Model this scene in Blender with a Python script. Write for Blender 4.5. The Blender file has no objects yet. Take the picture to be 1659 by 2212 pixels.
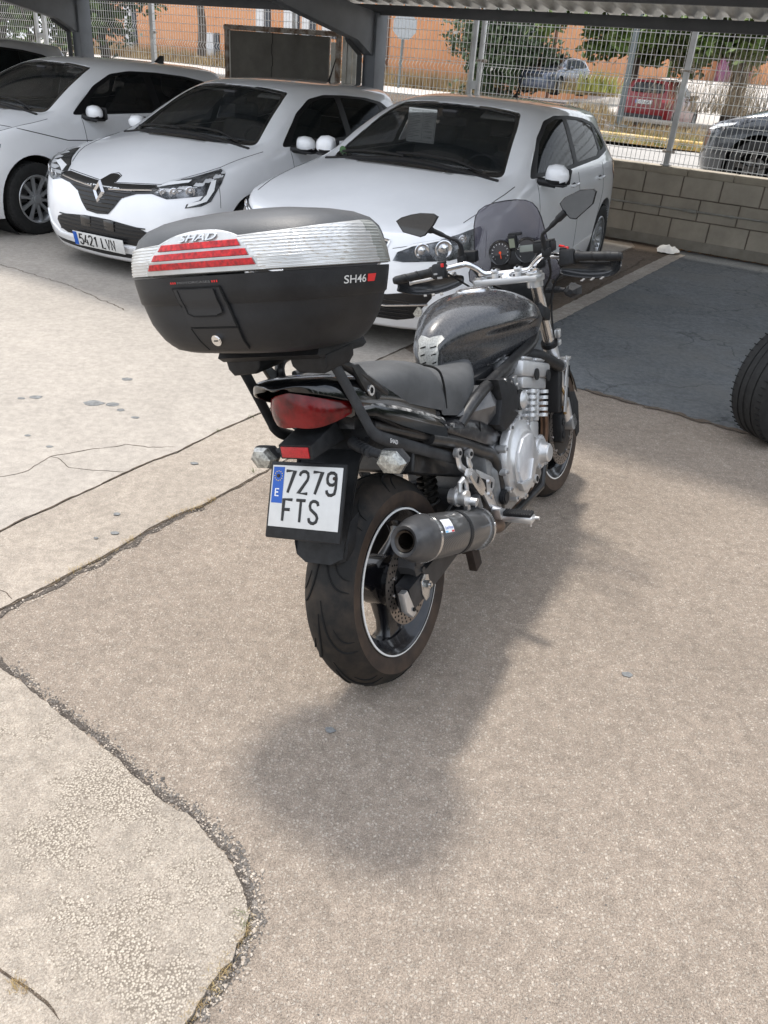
import bpy, bmesh, math, random
from math import sin, cos, pi, radians, tan, atan2, sqrt, hypot
from mathutils import Vector, Matrix, Euler
from mathutils.bvhtree import BVHTree
from mathutils import noise as mnoise
random.seed(7)
S = bpy.context.scene
COL = S.collection
# ------------------------------------------------------------------ camera
TH, RO, HC = 0.5110, 0.0824, 1.6521
_f = Vector((0, cos(TH), -sin(TH))); _r0 = Vector((1, 0, 0)); _u0 = _r0.cross(_f)
_r = cos(RO)*_r0 + sin(RO)*_u0; _u = -sin(RO)*_r0 + cos(RO)*_u0
cam = bpy.data.cameras.new('camera'); camo = bpy.data.objects.new('camera', cam); COL.objects.link(camo)
camo.matrix_world = Matrix(((_r.x, _u.x, -_f.x, 0), (_r.y, _u.y, -_f.y, 0), (_r.z, _u.z, -_f.z, HC), (0, 0, 0, 1)))
cam.sensor_fit = 'HORIZONTAL'; cam.sensor_width = 36; cam.lens = 36*1731.8/1659
cam.clip_end = 600; cam.clip_start = .05
S.camera = camo
# ------------------------------------------------------------------ world and sun
SUN_AZ, SUN_EL = radians(128), radians(68)      # azimuth counted from +x towards +y
W = bpy.data.worlds.new('World'); S.world = W; W.use_nodes = True
nt = W.node_tree; bg = nt.nodes['Background']
sky = nt.nodes.new('ShaderNodeTexSky'); sky.sky_type = 'NISHITA'; sky.sun_disc = False
sky.sun_elevation = SUN_EL; sky.sun_rotation = pi/2 - SUN_AZ
sky.dust_density = 4.0; sky.air_density = 1.4; sky.ozone_density = 1.0
mixw = nt.nodes.new('ShaderNodeMix'); mixw.data_type = 'RGBA'; mixw.inputs[0].default_value = .62
nt.links.new(sky.outputs[0], mixw.inputs[6])
# bright overcast veil: near white, a little brighter towards the sun side and overhead
gw = nt.nodes.new('ShaderNodeTexCoord'); nz = nt.nodes.new('ShaderNodeTexNoise'); nz.inputs['Scale'].default_value = 2.2; nz.inputs['Detail'].default_value = 5
rp = nt.nodes.new('ShaderNodeValToRGB'); rp.color_ramp.elements[0].position = .35; rp.color_ramp.elements[1].position = .68
rp.color_ramp.elements[0].color = (5.6, 6.2, 7.2, 1); rp.color_ramp.elements[1].color = (13.0, 13.3, 13.8, 1)
nt.links.new(gw.outputs['Generated'], nz.inputs['Vector']); nt.links.new(nz.outputs[0], rp.inputs[0]); nt.links.new(rp.outputs[0], mixw.inputs[7])
nt.links.new(mixw.outputs[2], bg.inputs['Color']); bg.inputs['Strength'].default_value = .135
sl = bpy.data.lights.new('sun', 'SUN'); sl.energy = 2.3; sl.angle = radians(5.5); sl.color = (1, .95, .88)
so = bpy.data.objects.new('sun', sl); COL.objects.link(so)
sd = Vector((cos(SUN_AZ)*cos(SUN_EL), sin(SUN_AZ)*cos(SUN_EL), sin(SUN_EL)))
so.rotation_euler = sd.to_track_quat('Z', 'Y').to_euler()
S.view_settings.view_transform = 'Standard'; S.view_settings.look = 'None'; S.view_settings.exposure = .72; S.view_settings.gamma = 1
S.cycles.use_denoising = True; S.cycles.max_bounces = 8; S.cycles.transparent_max_bounces = 24
# ------------------------------------------------------------------ materials
MATS = {}
def srgb(h):
    h = h.lstrip('#'); c = [int(h[i:i+2], 16)/255 for i in (0, 2, 4)]
    return tuple(((x+.055)/1.055)**2.4 if x > .04045 else x/12.92 for x in c)
def mat(name, col, rough=.5, metal=0., coat=0., var=0., vscale=20., col2=None, bump=0., bscale=200., spec=.5, coatr=.05,
        trans=0., alpha=1., emis=0., thr=None, detail=6, rvar=0., ior=1.45):
    if name in MATS: return MATS[name]
    m = bpy.data.materials.new(name); m.use_nodes = True; t = m.node_tree; b = t.nodes['Principled BSDF']
    b.inputs['Base Color'].default_value = (*col, 1); b.inputs['Roughness'].default_value = rough; b.inputs['Metallic'].default_value = metal
    b.inputs['Coat Weight'].default_value = coat; b.inputs['Coat Roughness'].default_value = coatr
    b.inputs['Specular IOR Level'].default_value = spec; b.inputs['IOR'].default_value = ior
    b.inputs['Transmission Weight'].default_value = trans; b.inputs['Alpha'].default_value = alpha
    if emis: b.inputs['Emission Color'].default_value = (*col, 1); b.inputs['Emission Strength'].default_value = emis
    tc = t.nodes.new('ShaderNodeTexCoord')
    if col2 is not None or var:
        n = t.nodes.new('ShaderNodeTexNoise'); n.inputs['Scale'].default_value = vscale; n.inputs['Detail'].default_value = detail; n.inputs['Roughness'].default_value = .62
        t.links.new(tc.outputs['Object'], n.inputs['Vector'])
        r = t.nodes.new('ShaderNodeValToRGB'); a, c = thr or (.36, .66); r.color_ramp.elements[0].position = a; r.color_ramp.elements[1].position = c
        c2 = col2 if col2 is not None else tuple(min(1, x*(1+var)) for x in col); c1 = col if col2 is not None else tuple(x*(1-var) for x in col)
        r.color_ramp.elements[0].color = (*c1, 1); r.color_ramp.elements[1].color = (*c2, 1)
        t.links.new(n.outputs[0], r.inputs[0]); t.links.new(r.outputs[0], b.inputs['Base Color'])
        if rvar:
            mr = t.nodes.new('ShaderNodeMapRange'); mr.inputs['From Min'].default_value = a; mr.inputs['From Max'].default_value = c
            mr.inputs['To Min'].default_value = rough; mr.inputs['To Max'].default_value = rough+rvar
            t.links.new(n.outputs[0], mr.inputs['Value']); t.links.new(mr.outputs[0], b.inputs['Roughness'])
    if bump:
        n2 = t.nodes.new('ShaderNodeTexNoise'); n2.inputs['Scale'].default_value = bscale; n2.inputs['Detail'].default_value = 3
        t.links.new(tc.outputs['Object'], n2.inputs['Vector'])
        bp = t.nodes.new('ShaderNodeBump'); bp.inputs['Strength'].default_value = bump; bp.inputs['Distance'].default_value = .002
        t.links.new(n2.outputs[0], bp.inputs['Height']); t.links.new(bp.outputs[0], b.inputs['Normal'])
    MATS[name] = m; return m
# ------------------------------------------------------------------ mesh helpers
def prop(o, label=None, cat=None, group=None, kind=None):
    if label: o['label'] = label
    if cat: o['category'] = cat
    if group: o['group'] = group
    if kind: o['kind'] = kind
    return o
def empty(name, loc=(0, 0, 0), rz=0, label=None, cat=None, group=None, mw=None):
    o = bpy.data.objects.new(name, None); COL.objects.link(o); o.empty_display_size = .1
    if mw is not None: o.matrix_world = mw
    else: o.location = loc; o.rotation_euler = (0, 0, rz)
    return prop(o, label, cat, group)
class MB:
    def __init__(s): s.bm = bmesh.new()
    def add(s, vs, fs, mi=0):
        v = [s.bm.verts.new(p) for p in vs]
        for f in fs:
            try:
                q = s.bm.faces.new([v[i] for i in f]); q.material_index = mi; q.smooth = True
            except ValueError: pass
        return v
    def box(s, c, d, rot=None, mi=0, bev=0, seg=2):
        x, y, z = d[0]/2, d[1]/2, d[2]/2
        P = [Vector(p) for p in ((-x, -y, -z), (x, -y, -z), (x, y, -z), (-x, y, -z), (-x, -y, z), (x, -y, z), (x, y, z), (-x, y, z))]
        M = Matrix.Identity(3) if rot is None else (rot.to_matrix() if isinstance(rot, Euler) else rot)
        v = s.add([M @ p + Vector(c) for p in P], [(3, 2, 1, 0), (4, 5, 6, 7), (0, 1, 5, 4), (1, 2, 6, 5), (2, 3, 7, 6), (3, 0, 4, 7)], mi)
        if bev:
            e = list({e for q in v for e in q.link_edges}); r = bmesh.ops.bevel(s.bm, geom=e, offset=bev, segments=seg, affect='EDGES', profile=.5, clamp_overlap=True)
            for f in r['faces']: f.smooth = True; f.material_index = mi
        return s
    def ring(s, c, ax, up, rx, ry, n, ph=0):
        sd_ = ax.cross(up).normalized(); return [c + up*ry*sin(2*pi*i/n+ph) + sd_*rx*cos(2*pi*i/n+ph) for i in range(n)]
    def cyl(s, p0, p1, r0, r1=None, n=16, mi=0, caps=True):
        r1 = r0 if r1 is None else r1; p0, p1 = Vector(p0), Vector(p1); ax = (p1-p0).normalized(); up = ax.orthogonal().normalized()
        A = s.ring(p0, ax, up, r0, r0, n); B = s.ring(p1, ax, up, r1, r1, n)
        s.add(A+B, [(i, (i+1) % n, n+(i+1) % n, n+i)[::-1] for i in range(n)]+([tuple(range(n)), tuple(range(2*n-1, n-1, -1))] if caps else []), mi); return s
    def tube(s, pts, r, n=8, mi=0, caps=True, closed=False, ry=None, up=None):
        pts = [Vector(p) for p in pts]; m = len(pts); R = r if isinstance(r, (list, tuple)) else [r]*m
        u = up and Vector(up); rings = []
        for i, p in enumerate(pts):
            a = pts[(i-1) % m] if (i or closed) else p; b = pts[(i+1) % m] if (i < m-1 or closed) else p
            t = (b-a).normalized()
            if u is None: u = t.orthogonal().normalized()
            u2 = (u - t*u.dot(t))
            u2 = u2.normalized() if u2.length > 1e-6 else t.orthogonal().normalized()
            if up is None: u = u2
            k = 1
            if 0 < i < m-1: 
                c_ = (p-a).normalized().dot((b-p).normalized()); k = min(1.6, 1/max(.5, sqrt(max(.01, (1+c_)/2))))
            rings.append(s.ring(p, t, u2, R[i]*k, (R[i] if ry is None else ry*R[i]/R[0])*1, n))
        vs = [q for g in rings for q in g]; fs = []
        for j in range(m if closed else m-1):
            k = (j+1) % m
            for i in range(n): fs.append((j*n+i, k*n+i, k*n+(i+1) % n, j*n+(i+1) % n))
        if caps and not closed: fs += [tuple(range(n))[::1], tuple(range(m*n-1, (m-1)*n-1, -1))]
        s.add(vs, fs, mi); return s
    def loft(s, secs, mi=0, closed=True, caps=True):
        n = len(secs[0]); vs = [q for g in secs for q in g]; fs = []
        for j in range(len(secs)-1):
            for i in range(n if closed else n-1): fs.append((j*n+i, j*n+(i+1) % n, (j+1)*n+(i+1) % n, (j+1)*n+i))
        if caps and closed: fs += [tuple(range(n))[::-1], tuple(range((len(secs)-1)*n, len(secs)*n))]
        s.add(vs, fs, mi); return s
    def lathe(s, prof, c=(0, 0, 0), ax='y', n=48, mi=0, a0=0, a1=2*pi):
        "prof: (radius, along) pairs"
        c = Vector(c); full = abs(a1-a0-2*pi) < 1e-6; vs = []; m = len(prof)
        N = n if full else n+1
        for i in range(N):
            a = a0+(a1-a0)*i/n
            for r, h in prof:
                vs.append(c+{'y': Vector((r*cos(a), h, r*sin(a))), 'z': Vector((r*cos(a), r*sin(a), h)), 'x': Vector((h, r*cos(a), r*sin(a)))}[ax])
        fs = []
        for i in range(n):
            k = (i+1) % N
            for j in range(m-1): fs.append((i*m+j, k*m+j, k*m+j+1, i*m+j+1))
        s.add(vs, fs, mi); return s
    def prism(s, poly, axis, a, b, mi=0, bev=0, seg=2):
        "extrude a 2D polygon: axis 'y' -> poly in (x,z); 'x' -> (y,z); 'z' -> (x,y)"
        def P(q, h): return {'y': (q[0], h, q[1]), 'x': (h, q[0], q[1]), 'z': (q[0], q[1], h)}[axis]
        n = len(poly); v = s.add([P(q, a) for q in poly]+[P(q, b) for q in poly],
              [tuple(range(n)), tuple(range(2*n-1, n-1, -1))]+[(i, n+i, n+(i+1) % n, (i+1) % n) for i in range(n)], mi)
        bmesh.ops.recalc_face_normals(s.bm, faces=list({f for q in v for f in q.link_faces}))
        if bev:
            e = list({e for q in v for e in q.link_edges if any(len(f.verts) == n for f in e.link_faces)} if n > 4 else {e for q in v for e in q.link_edges})
            r = bmesh.ops.bevel(s.bm, geom=e, offset=bev, segments=seg, affect='EDGES', profile=.5, clamp_overlap=True)
            for f in r['faces']: f.smooth = True; f.material_index = mi
        return s
    def sphere(s, c, r, mi=0, n=16, sc=(1, 1, 1), rot=None):
        M = rot.to_matrix().to_4x4() if rot else Matrix.Identity(4)
        r_ = bmesh.ops.create_uvsphere(s.bm, u_segments=n, v_segments=max(6, n//2), radius=r, matrix=Matrix.Translation(c) @ M @ Matrix.Diagonal((*sc, 1)))
        for v in r_['verts']:
            for f in v.link_faces: f.material_index = mi; f.smooth = True
        return s
    def mesh(s, name, mats, ang=35, recalc=True):
        if recalc: bmesh.ops.recalc_face_normals(s.bm, faces=s.bm.faces)
        me = bpy.data.meshes.new(name); s.bm.to_mesh(me); s.bm.free()
        for m in (mats if isinstance(mats, (list, tuple)) else [mats]): me.materials.append(m)
        if ang is not None: me.set_sharp_from_angle(angle=radians(ang))
        return me
    def build(s, name, mats, parent=None, ang=35, recalc=True, mw=None):
        o = bpy.data.objects.new(name, s.mesh(name, mats, ang, recalc)); COL.objects.link(o)
        if parent is not None: o.parent = parent
        if mw is not None: o.matrix_world = mw
        return o
def build_each(mb, name, mats, parent=None, ang=35):
    "every loose piece of the mesh becomes an object of its own"
    bm = mb.bm if isinstance(mb, MB) else mb; bm.verts.ensure_lookup_table(); seen = set(); out = []
    for v in bm.verts:
        if v in seen: continue
        st = [v]; comp = []; seen.add(v)
        while st:
            q = st.pop(); comp.append(q)
            for e in q.link_edges:
                w = e.other_vert(q)
                if w not in seen: seen.add(w); st.append(w)
        n = MB(); mp = {q: n.bm.verts.new(q.co) for q in comp}
        for f in {f for q in comp for f in q.link_faces}:
            g = n.bm.faces.new([mp[q] for q in f.verts]); g.material_index = f.material_index if len(mats if isinstance(mats, (list, tuple)) else [1]) > 1 else 0; g.smooth = True
        out.append(n.build(name, mats, parent, ang, recalc=True))
    bm.free(); return out
def bevmod(o, w, seg=2, ang=30):
    m = o.modifiers.new('bevel', 'BEVEL'); m.width = w; m.segments = seg; m.limit_method = 'ANGLE'; m.angle_limit = radians(ang); m.harden_normals = False; return o
def submod(o, lv=2):
    m = o.modifiers.new('sub', 'SUBSURF'); m.levels = lv; m.render_levels = lv; return o
def copy_tree(o, parent=None, loc=None, rz=None, mw=None):
    kids = [c for c in COL.objects if c.parent is o] if parent is not False else []
    c = o.copy(); COL.objects.link(c)
    if parent: c.parent = parent
    if mw is not None: c.matrix_world = mw
    if loc is not None: c.location = loc
    if rz is not None: c.rotation_euler = (0, 0, rz)
    for k in kids: copy_tree(k, c)
    return c
def smooth_path(pts, k=6, closed=False):
    "Catmull-Rom through pts"
    P = [Vector(p) for p in pts]; n = len(P); out = []
    for i in range(n if closed else n-1):
        p0 = P[(i-1) % n] if (i or closed) else P[0]*2-P[1]; p1 = P[i]; p2 = P[(i+1) % n]; p3 = P[(i+2) % n] if (i < n-2 or closed) else P[-1]*2-P[-2]
        for j in range(k):
            t = j/k; out.append(.5*((2*p1)+(p2-p0)*t+(2*p0-5*p1+4*p2-p3)*t*t+(3*p1-p0-3*p2+p3)*t**3))
    if not closed: out.append(P[-1])
    return out
def text_mesh(txt, h, depth=.001, font_w=1.0, shear=0., offset=0., space=1.0):
    "bmesh of lettering: base line at the origin, running +x, up +y, height h of a capital; returns (verts, faces, width)"
    cu = bpy.data.curves.new('t', 'FONT'); cu.body = txt; cu.size = h/.69; cu.extrude = depth; cu.shear = shear; cu.offset = offset*h; cu.space_character = space
    cu.resolution_u = 4
    o = bpy.data.objects.new('t', cu); COL.objects.link(o)
    dg = bpy.context.evaluated_depsgraph_get(); me = bpy.data.meshes.new_from_object(o.evaluated_get(dg))
    vs = [v.co.copy() for v in me.vertices]; fs = [tuple(p.vertices) for p in me.polygons]
    COL.objects.unlink(o); bpy.data.objects.remove(o); bpy.data.meshes.remove(me)
    x0 = min(v.x for v in vs); x1 = max(v.x for v in vs)
    vs = [Vector(((v.x-x0)*font_w, v.y, v.z)) for v in vs]
    return vs, fs, (x1-x0)*font_w
def put_text(mb, txt, h, M, depth=.001, mi=0, center=True, fit=None, **kw):
    "M: 4x4 taking lettering space (x right, y up, z out) to where it goes"
    vs, fs, w = text_mesh(txt, h, depth, **kw); k = (fit/w) if fit else 1
    dx = -w*k/2 if center else 0
    v = mb.add([M @ Vector((p.x*k+dx, p.y, p.z)) for p in vs], fs, mi)
    for q in v:
        for f in q.link_faces: f.smooth = False
    return mb
def frame(o, x, y):
    "4x4 with origin o, x axis x, y axis made perpendicular"
    x = Vector(x).normalized(); y = Vector(y); z = x.cross(y).normalized(); y = z.cross(x)
    return Matrix(((x.x, y.x, z.x, o[0]), (x.y, y.y, z.y, o[1]), (x.z, y.z, z.z, o[2]), (0, 0, 0, 1)))
# stroke lettering for registration plates: each glyph as polylines in a 1 x 2 cell
GL = {'7': [[(0, 2), (.95, 2), (.3, 0)]], '2': [[(.02, 1.6), (.1, 1.85), (.35, 2), (.65, 2), (.9, 1.85), (.97, 1.55), (.9, 1.25), (0, 0), (1, 0)]],
 '9': [[(.98, 1.45), (.9, 1.1), (.65, .92), (.35, .92), (.1, 1.1), (.02, 1.45), (.1, 1.85), (.35, 2), (.65, 2), (.9, 1.85), (.98, 1.5), (.98, .6), (.88, .15), (.6, 0), (.3, 0), (.08, .2), (.03, .42)]],
 'F': [[(1, 2), (.05, 2), (.05, 0)], [(.05, 1.08), (.8, 1.08)]], 'T': [[(0, 2), (1, 2)], [(.5, 2), (.5, 0)]],
 'S': [[(.95, 1.6), (.85, 1.88), (.6, 2), (.35, 2), (.12, 1.85), (.05, 1.55), (.15, 1.25), (.8, .8), (.95, .5), (.85, .15), (.6, 0), (.35, 0), (.1, .15), (.02, .45)]],
 '5': [[(.92, 2), (.15, 2), (.08, 1.12), (.4, 1.25), (.7, 1.18), (.93, .9), (.96, .5), (.82, .14), (.55, 0), (.3, 0), (.08, .2), (.02, .42)]],
 '4': [[(.62, 2), (.0, .5), (1, .5)], [(.72, 1.1), (.72, 0)]], '1': [[(.2, 1.6), (.58, 2), (.58, 0)]], 'L': [[(.08, 2), (.08, 0), (.95, 0)]],
 'V': [[(0, 2), (.5, 0), (1, 2)]], 'N': [[(.05, 0), (.05, 2), (.95, 0), (.95, 2)]], 'E': [[(.95, 2), (.08, 2), (.08, 0), (.95, 0)], [(.08, 1.05), (.8, 1.05)]],
 '6': [[(.9, 1.7), (.7, 2), (.35, 2), (.08, 1.75), (.03, .6), (.12, .15), (.35, 0), (.65, 0), (.9, .2), (.97, .55), (.88, .95), (.6, 1.12), (.35, 1.08), (.05, .85)]],
 'K': [[(.05, 2), (.05, 0)], [(.95, 2), (.08, .95)], [(.4, 1.25), (.98, 0)]], 'G': [[(.95, 1.6), (.8, 1.9), (.5, 2), (.2, 1.9), (.03, 1.5), (.03, .5), (.2, .1), (.5, 0), (.8, .1), (.97, .45), (.97, .95), (.6, .95)]],
 'P': [[(.05, 0), (.05, 2), (.6, 2), (.9, 1.85), (.97, 1.5), (.88, 1.15), (.6, 1), (.05, 1)]]}
def strokes(mb, txt, M, ch, cw, gap, r, mi=0, flat=.35):
    x = 0
    for c in txt:
        if c != ' ':
            for pl in GL[c]:
                pts = [M @ Vector((x+p[0]*cw, p[1]*ch/2, 0)) for p in pl]
                up = (M.to_3x3() @ Vector((0, 0, 1)))
                mb.tube(pts, r, n=6, mi=mi, up=up, ry=r*flat)
                for p in pts: mb.sphere(p, r*.98, mi=mi, n=6, sc=(1, 1, 1)) if flat > .9 else None
        x += (cw+gap)*(1 if c != ' ' else .55)
    return mb
# ================================================================== SETTING
A31 = radians(-31); DV = Vector((cos(A31), sin(A31), 0)); NV = Vector((sin(A31), -cos(A31), 0)); W0 = Vector((3.17, 9.68, 0))
WM = Matrix(((DV.x, NV.x*-1, 0, W0.x), (DV.y, NV.y*-1, 0, W0.y), (0, 0, 1, 0), (0, 0, 0, 1)))   # wall frame: x along the wall, -y towards the lot
def Wp(s, t, z=0.): return W0+DV*s+NV*t+Vector((0, 0, z))
def L2(s, t): p = Wp(s, t); return (p.x, p.y)
def wl(p): v = Vector((p[0], p[1], 0))-W0; return v.dot(DV), v.dot(NV)
# ---- ground materials
def ground_mat(name, base, chips, dark, chip_scale=95., chip_amt=.45, bump=.6, stain=.12, fine=900., big=.55, tint=None, crackle=0., erode=0, sc_p=330., pitk=.62):
    m = bpy.data.materials.new(name); m.use_nodes = True; t = m.node_tree; b = t.nodes['Principled BSDF']; N = t.nodes.new; L = t.links.new
    b.inputs['Roughness'].default_value = .93; b.inputs['Specular IOR Level'].default_value = .25
    tc = N('ShaderNodeTexCoord'); V = tc.outputs['Object']
    def noise(sc, det=5, rough=.6, dis=0.):
        n = N('ShaderNodeTexNoise'); n.inputs['Scale'].default_value = sc; n.inputs['Detail'].default_value = det; n.inputs['Roughness'].default_value = rough; n.inputs['Distortion'].default_value = dis; L(V, n.inputs['Vector']); return n.outputs[0]
    def ramp(x, a, b_, c0, c1):
        r = N('ShaderNodeValToRGB'); r.color_ramp.elements[0].position = a; r.color_ramp.elements[1].position = b_; r.color_ramp.elements[0].color = (*c0, 1); r.color_ramp.elements[1].color = (*c1, 1); L(x, r.inputs[0]); return r.outputs[0]
    def mix(fac, A, B, mode='MIX'):
        x = N('ShaderNodeMix'); x.data_type = 'RGBA'; x.blend_type = mode
        if isinstance(fac, float): x.inputs[0].default_value = fac
        else: L(fac, x.inputs[0])
        for k, q in ((6, A), (7, B)):
            if isinstance(q, tuple): x.inputs[k].default_value = (*q, 1)
            else: L(q, x.inputs[k])
        return x.outputs[2]
    def math_(op, a, b_):
        x = N('ShaderNodeMath'); x.operation = op
        for k, q in ((0, a), (1, b_)):
            if isinstance(q, (int, float)): x.inputs[k].default_value = q
            else: L(q, x.inputs[k])
        return x.outputs[0]
    c = mix(noise(fine, 4, .7), dark, base)
    grain = ramp(noise(260., 3, .6), .42, .6, tuple(x*.62 for x in base), tuple(min(1, x*1.12) for x in base)); c = mix(.5, c, grain)  # fine random grain, darker and paler than the base
    # aggregate chips: two sizes of cells, only some of them pale
    hs = []
    for sc, amt in ((chip_scale, chip_amt), (chip_scale*2.1, chip_amt*.8)):
        v = N('ShaderNodeTexVoronoi'); v.inputs['Scale'].default_value = sc; v.inputs['Randomness'].default_value = 1
        dn = N('ShaderNodeTexNoise'); dn.inputs['Scale'].default_value = sc*1.4; dn.inputs['Detail'].default_value = 2; L(V, dn.inputs['Vector'])
        vm = N('ShaderNodeVectorMath'); vm.operation = 'MULTIPLY_ADD'; L(dn.outputs['Color'], vm.inputs[0]); vm.inputs[1].default_value = (1.1/sc,)*3; L(V, vm.inputs[2]); L(vm.outputs[0], v.inputs['Vector'])
        sep = N('ShaderNodeSeparateColor'); L(v.outputs['Color'], sep.inputs[0])
        pick = math_('GREATER_THAN', sep.outputs[0], 1-amt); inside = math_('LESS_THAN', v.outputs['Distance'], .38)
        fac = math_('MULTIPLY', math_('MULTIPLY', pick, inside), .8)
        cc = mix(sep.outputs[1], chips, tuple(x*.72 for x in chips)); c = mix(fac, c, cc); hs.append((v.outputs['Distance'], sc))
    pit = ramp(noise(sc_p, 5, .75), .30, .44, (pitk,)*3, (1, 1, 1)); c = mix(1., c, pit, 'MULTIPLY')
    patchy = ramp(noise(28., 4, .7, .3), .36, .62, (1-stain*.9,)*3, (1.05,)*3); c = mix(1., c, patchy, 'MULTIPLY')
    # wide stains and wear
    st = ramp(noise(big, 6, .62, .4), .3, .7, (1-stain,)*3, (1+stain*.6,)*3); c = mix(1., c, st, 'MULTIPLY')
    st2 = ramp(noise(7., 5, .7), .3, .75, (1-stain*.7,)*3, (1.06,)*3); c = mix(1., c, st2, 'MULTIPLY')
    if tint: c = mix(ramp(noise(1.3, 5, .6), .45, .7, (0, 0, 0), (.7, .7, .7)), c, tint)
    if crackle:
        v = N('ShaderNodeTexVoronoi'); v.feature = 'DISTANCE_TO_EDGE'; v.inputs['Scale'].default_value = 1.3; 
        nn = N('ShaderNodeTexNoise'); nn.inputs['Scale'].default_value = 3.; nn.inputs['Detail'].default_value = 6; L(V, nn.inputs['Vector'])
        vm = N('ShaderNodeVectorMath'); vm.operation = 'MULTIPLY_ADD'; L(nn.outputs['Color'], vm.inputs[0]); vm.inputs[1].default_value = (.5, .5, .5); L(V, vm.inputs[2]); L(vm.outputs[0], v.inputs['Vector'])
        msk = ramp(noise(.9, 3), .42, .56, (0, 0, 0), (1, 1, 1))
        line = ramp(v.outputs['Distance'], .0, .014, (crackle,)*3, (0, 0, 0)); c = mix(math_('MULTIPLY', line, msk), c, tuple(x*.35 for x in dark))
    if erode:
        ms = ramp(math_('ADD', math_('MULTIPLY', noise(2.6, 4, .6, .3), .75), math_('MULTIPLY', noise(60., 3, .7), .3)), .52, .60, (0, 0, 0), (1, 1, 1))
        v = N('ShaderNodeTexVoronoi'); v.inputs['Scale'].default_value = 190.; L(V, v.inputs['Vector']); sp = N('ShaderNodeSeparateColor'); L(v.outputs['Color'], sp.inputs[0])
        st = ramp(v.outputs['Distance'], .30, .62, (.56, .50, .42), (.15, .125, .10)); st = mix(math_('MULTIPLY', sp.outputs[0], .5), st, (.30, .26, .21))
        c = mix(math_('MULTIPLY', ms, .9), c, st)
    L(c, b.inputs['Base Color'])
    h = math_('MULTIPLY', noise(fine*.7, 3, .7), .5)
    for d, sc in hs: h = math_('ADD', h, math_('MULTIPLY', math_('MINIMUM', d, .55), -1.1))
    bp = N('ShaderNodeBump'); bp.inputs['Strength'].default_value = bump; bp.inputs['Distance'].default_value = .004; L(h, bp.inputs['Height']); L(bp.outputs[0], b.inputs['Normal'])
    MATS[name] = m; return m
ASPH = ground_mat('worn_asphalt', (.420, .350, .285), (.56, .495, .42), (.105, .08, .062), 118., .42, 1.0, .16, fine=480., pitk=.46, big=.8)
CONC = ground_mat('pale_concrete', (.425, .388, .345), (.46, .42, .37), (.32, .29, .25), 150., .22, .22, .13, fine=500.)
STRIP = ground_mat('rough_concrete', (.44, .385, .325), (.52, .465, .40), (.25, .21, .17), 150., .35, .6, .16)
PATCH = ground_mat('eroded_concrete', (.50, .44, .37), (.58, .52, .445), (.26, .21, .165), 125., .35, .8, .2, erode=1)
BROWN = ground_mat('brown_asphalt', (.21, .165, .128), (.30, .25, .21), (.11, .085, .065), 120., .3, .5, .3, tint=(.15, .11, .08))
BLUE = ground_mat('blue_paint', (.215, .228, .237), (.27, .28, .285), (.11, .118, .12), 150., .22, .5, .25, tint=(.17, .168, .158), crackle=.6)
LINE = ground_mat('faded_line', (.56, .51, .45), (.47, .42, .365), (.24, .20, .165), 120., .35, .5, .22)
STREET = ground_mat('street_asphalt', (.40, .38, .35), (.48, .46, .44), (.3, .28, .26), 40., .3, .2, .1)
PLAZA = ground_mat('pale_plaza', (.62, .58, .54), (.7, .66, .6), (.5, .46, .42), 30., .3, .1, .08)
DIRT = ground_mat('dirt', (.17, .13, .095), (.36, .3, .24), (.06, .046, .035), 160., .4, 1., .3)
GRAV = ground_mat('dark_gravel', (.17, .145, .125), (.40, .35, .30), (.055, .048, .042), 150., .35, 1., .35)
def sheet(name, poly, z, m, label=None, skirt=0.):
    b = MB(); n = len(poly); b.add([(p[0], p[1], z) for p in poly], [tuple(range(n))]); 
    if skirt:
        v = [(p[0], p[1], z) for p in poly]+[(p[0], p[1], z-skirt) for p in poly]; b.add(v, [(i, (i+1) % n, n+(i+1) % n, n+i) for i in range(n)])
    bmesh.ops.triangulate(b.bm, faces=[f for f in b.bm.faces if len(f.verts) > 4])
    for f in b.bm.faces: f.smooth = False
    o = b.build(name, m, ang=None); o['kind'] = 'structure'; return o
def jag(pts, amp, step=.03, seed=0, closed=False):
    out = []; n = len(pts); rnd = random.Random(seed)
    for i in range(n if closed else n-1):
        a, c = Vector(pts[i][:2]), Vector(pts[(i+1) % n][:2]); k = max(1, int((c-a).length/step)); d = (c-a).normalized() if (c-a).length > 0 else Vector((1, 0)); nn = Vector((-d.y, d.x))
        for j in range(k):
            p = a.lerp(c, j/k); w = amp*(mnoise.noise(Vector((p.x*9, p.y*9, seed)))*1.4+mnoise.noise(Vector((p.x*40, p.y*40, seed+5)))*.8+rnd.uniform(-.25, .25)); out.append(tuple(p+nn*w))
    if not closed: out.append(tuple(pts[-1][:2]))
    return out
def ribbon(name, pts, w, z, m, seed=0, amp=.006, wv=.5, step=.02):
    P = [Vector(p) for p in jag(pts, amp, step, seed)]; b = MB(); L_, R_ = [], []
    for i, p in enumerate(P):
        d = (P[min(i+1, len(P)-1)]-P[max(i-1, 0)]).normalized(); nn = Vector((-d.y, d.x)); k = w*(1+wv*1.6*mnoise.noise(Vector((p.x*14, p.y*14, seed+3))))*(.25 if i in (0, len(P)-1) else 1); k2 = w*(1+wv*1.6*mnoise.noise(Vector((p.x*14, p.y*14, seed+9))))*(.25 if i in (0, len(P)-1) else 1)
        L_.append((*(p+nn*abs(k)/2), z)); R_.append((*(p-nn*abs(k2)/2), z))
    n = len(P); b.add(L_+R_, [(i, n+i, n+i+1, i+1) for i in range(n-1)])
    o = b.build(name, m, ang=None); o['kind'] = 'structure'; return o
D60 = Vector((cos(radians(60)), sin(radians(60))))
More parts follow.
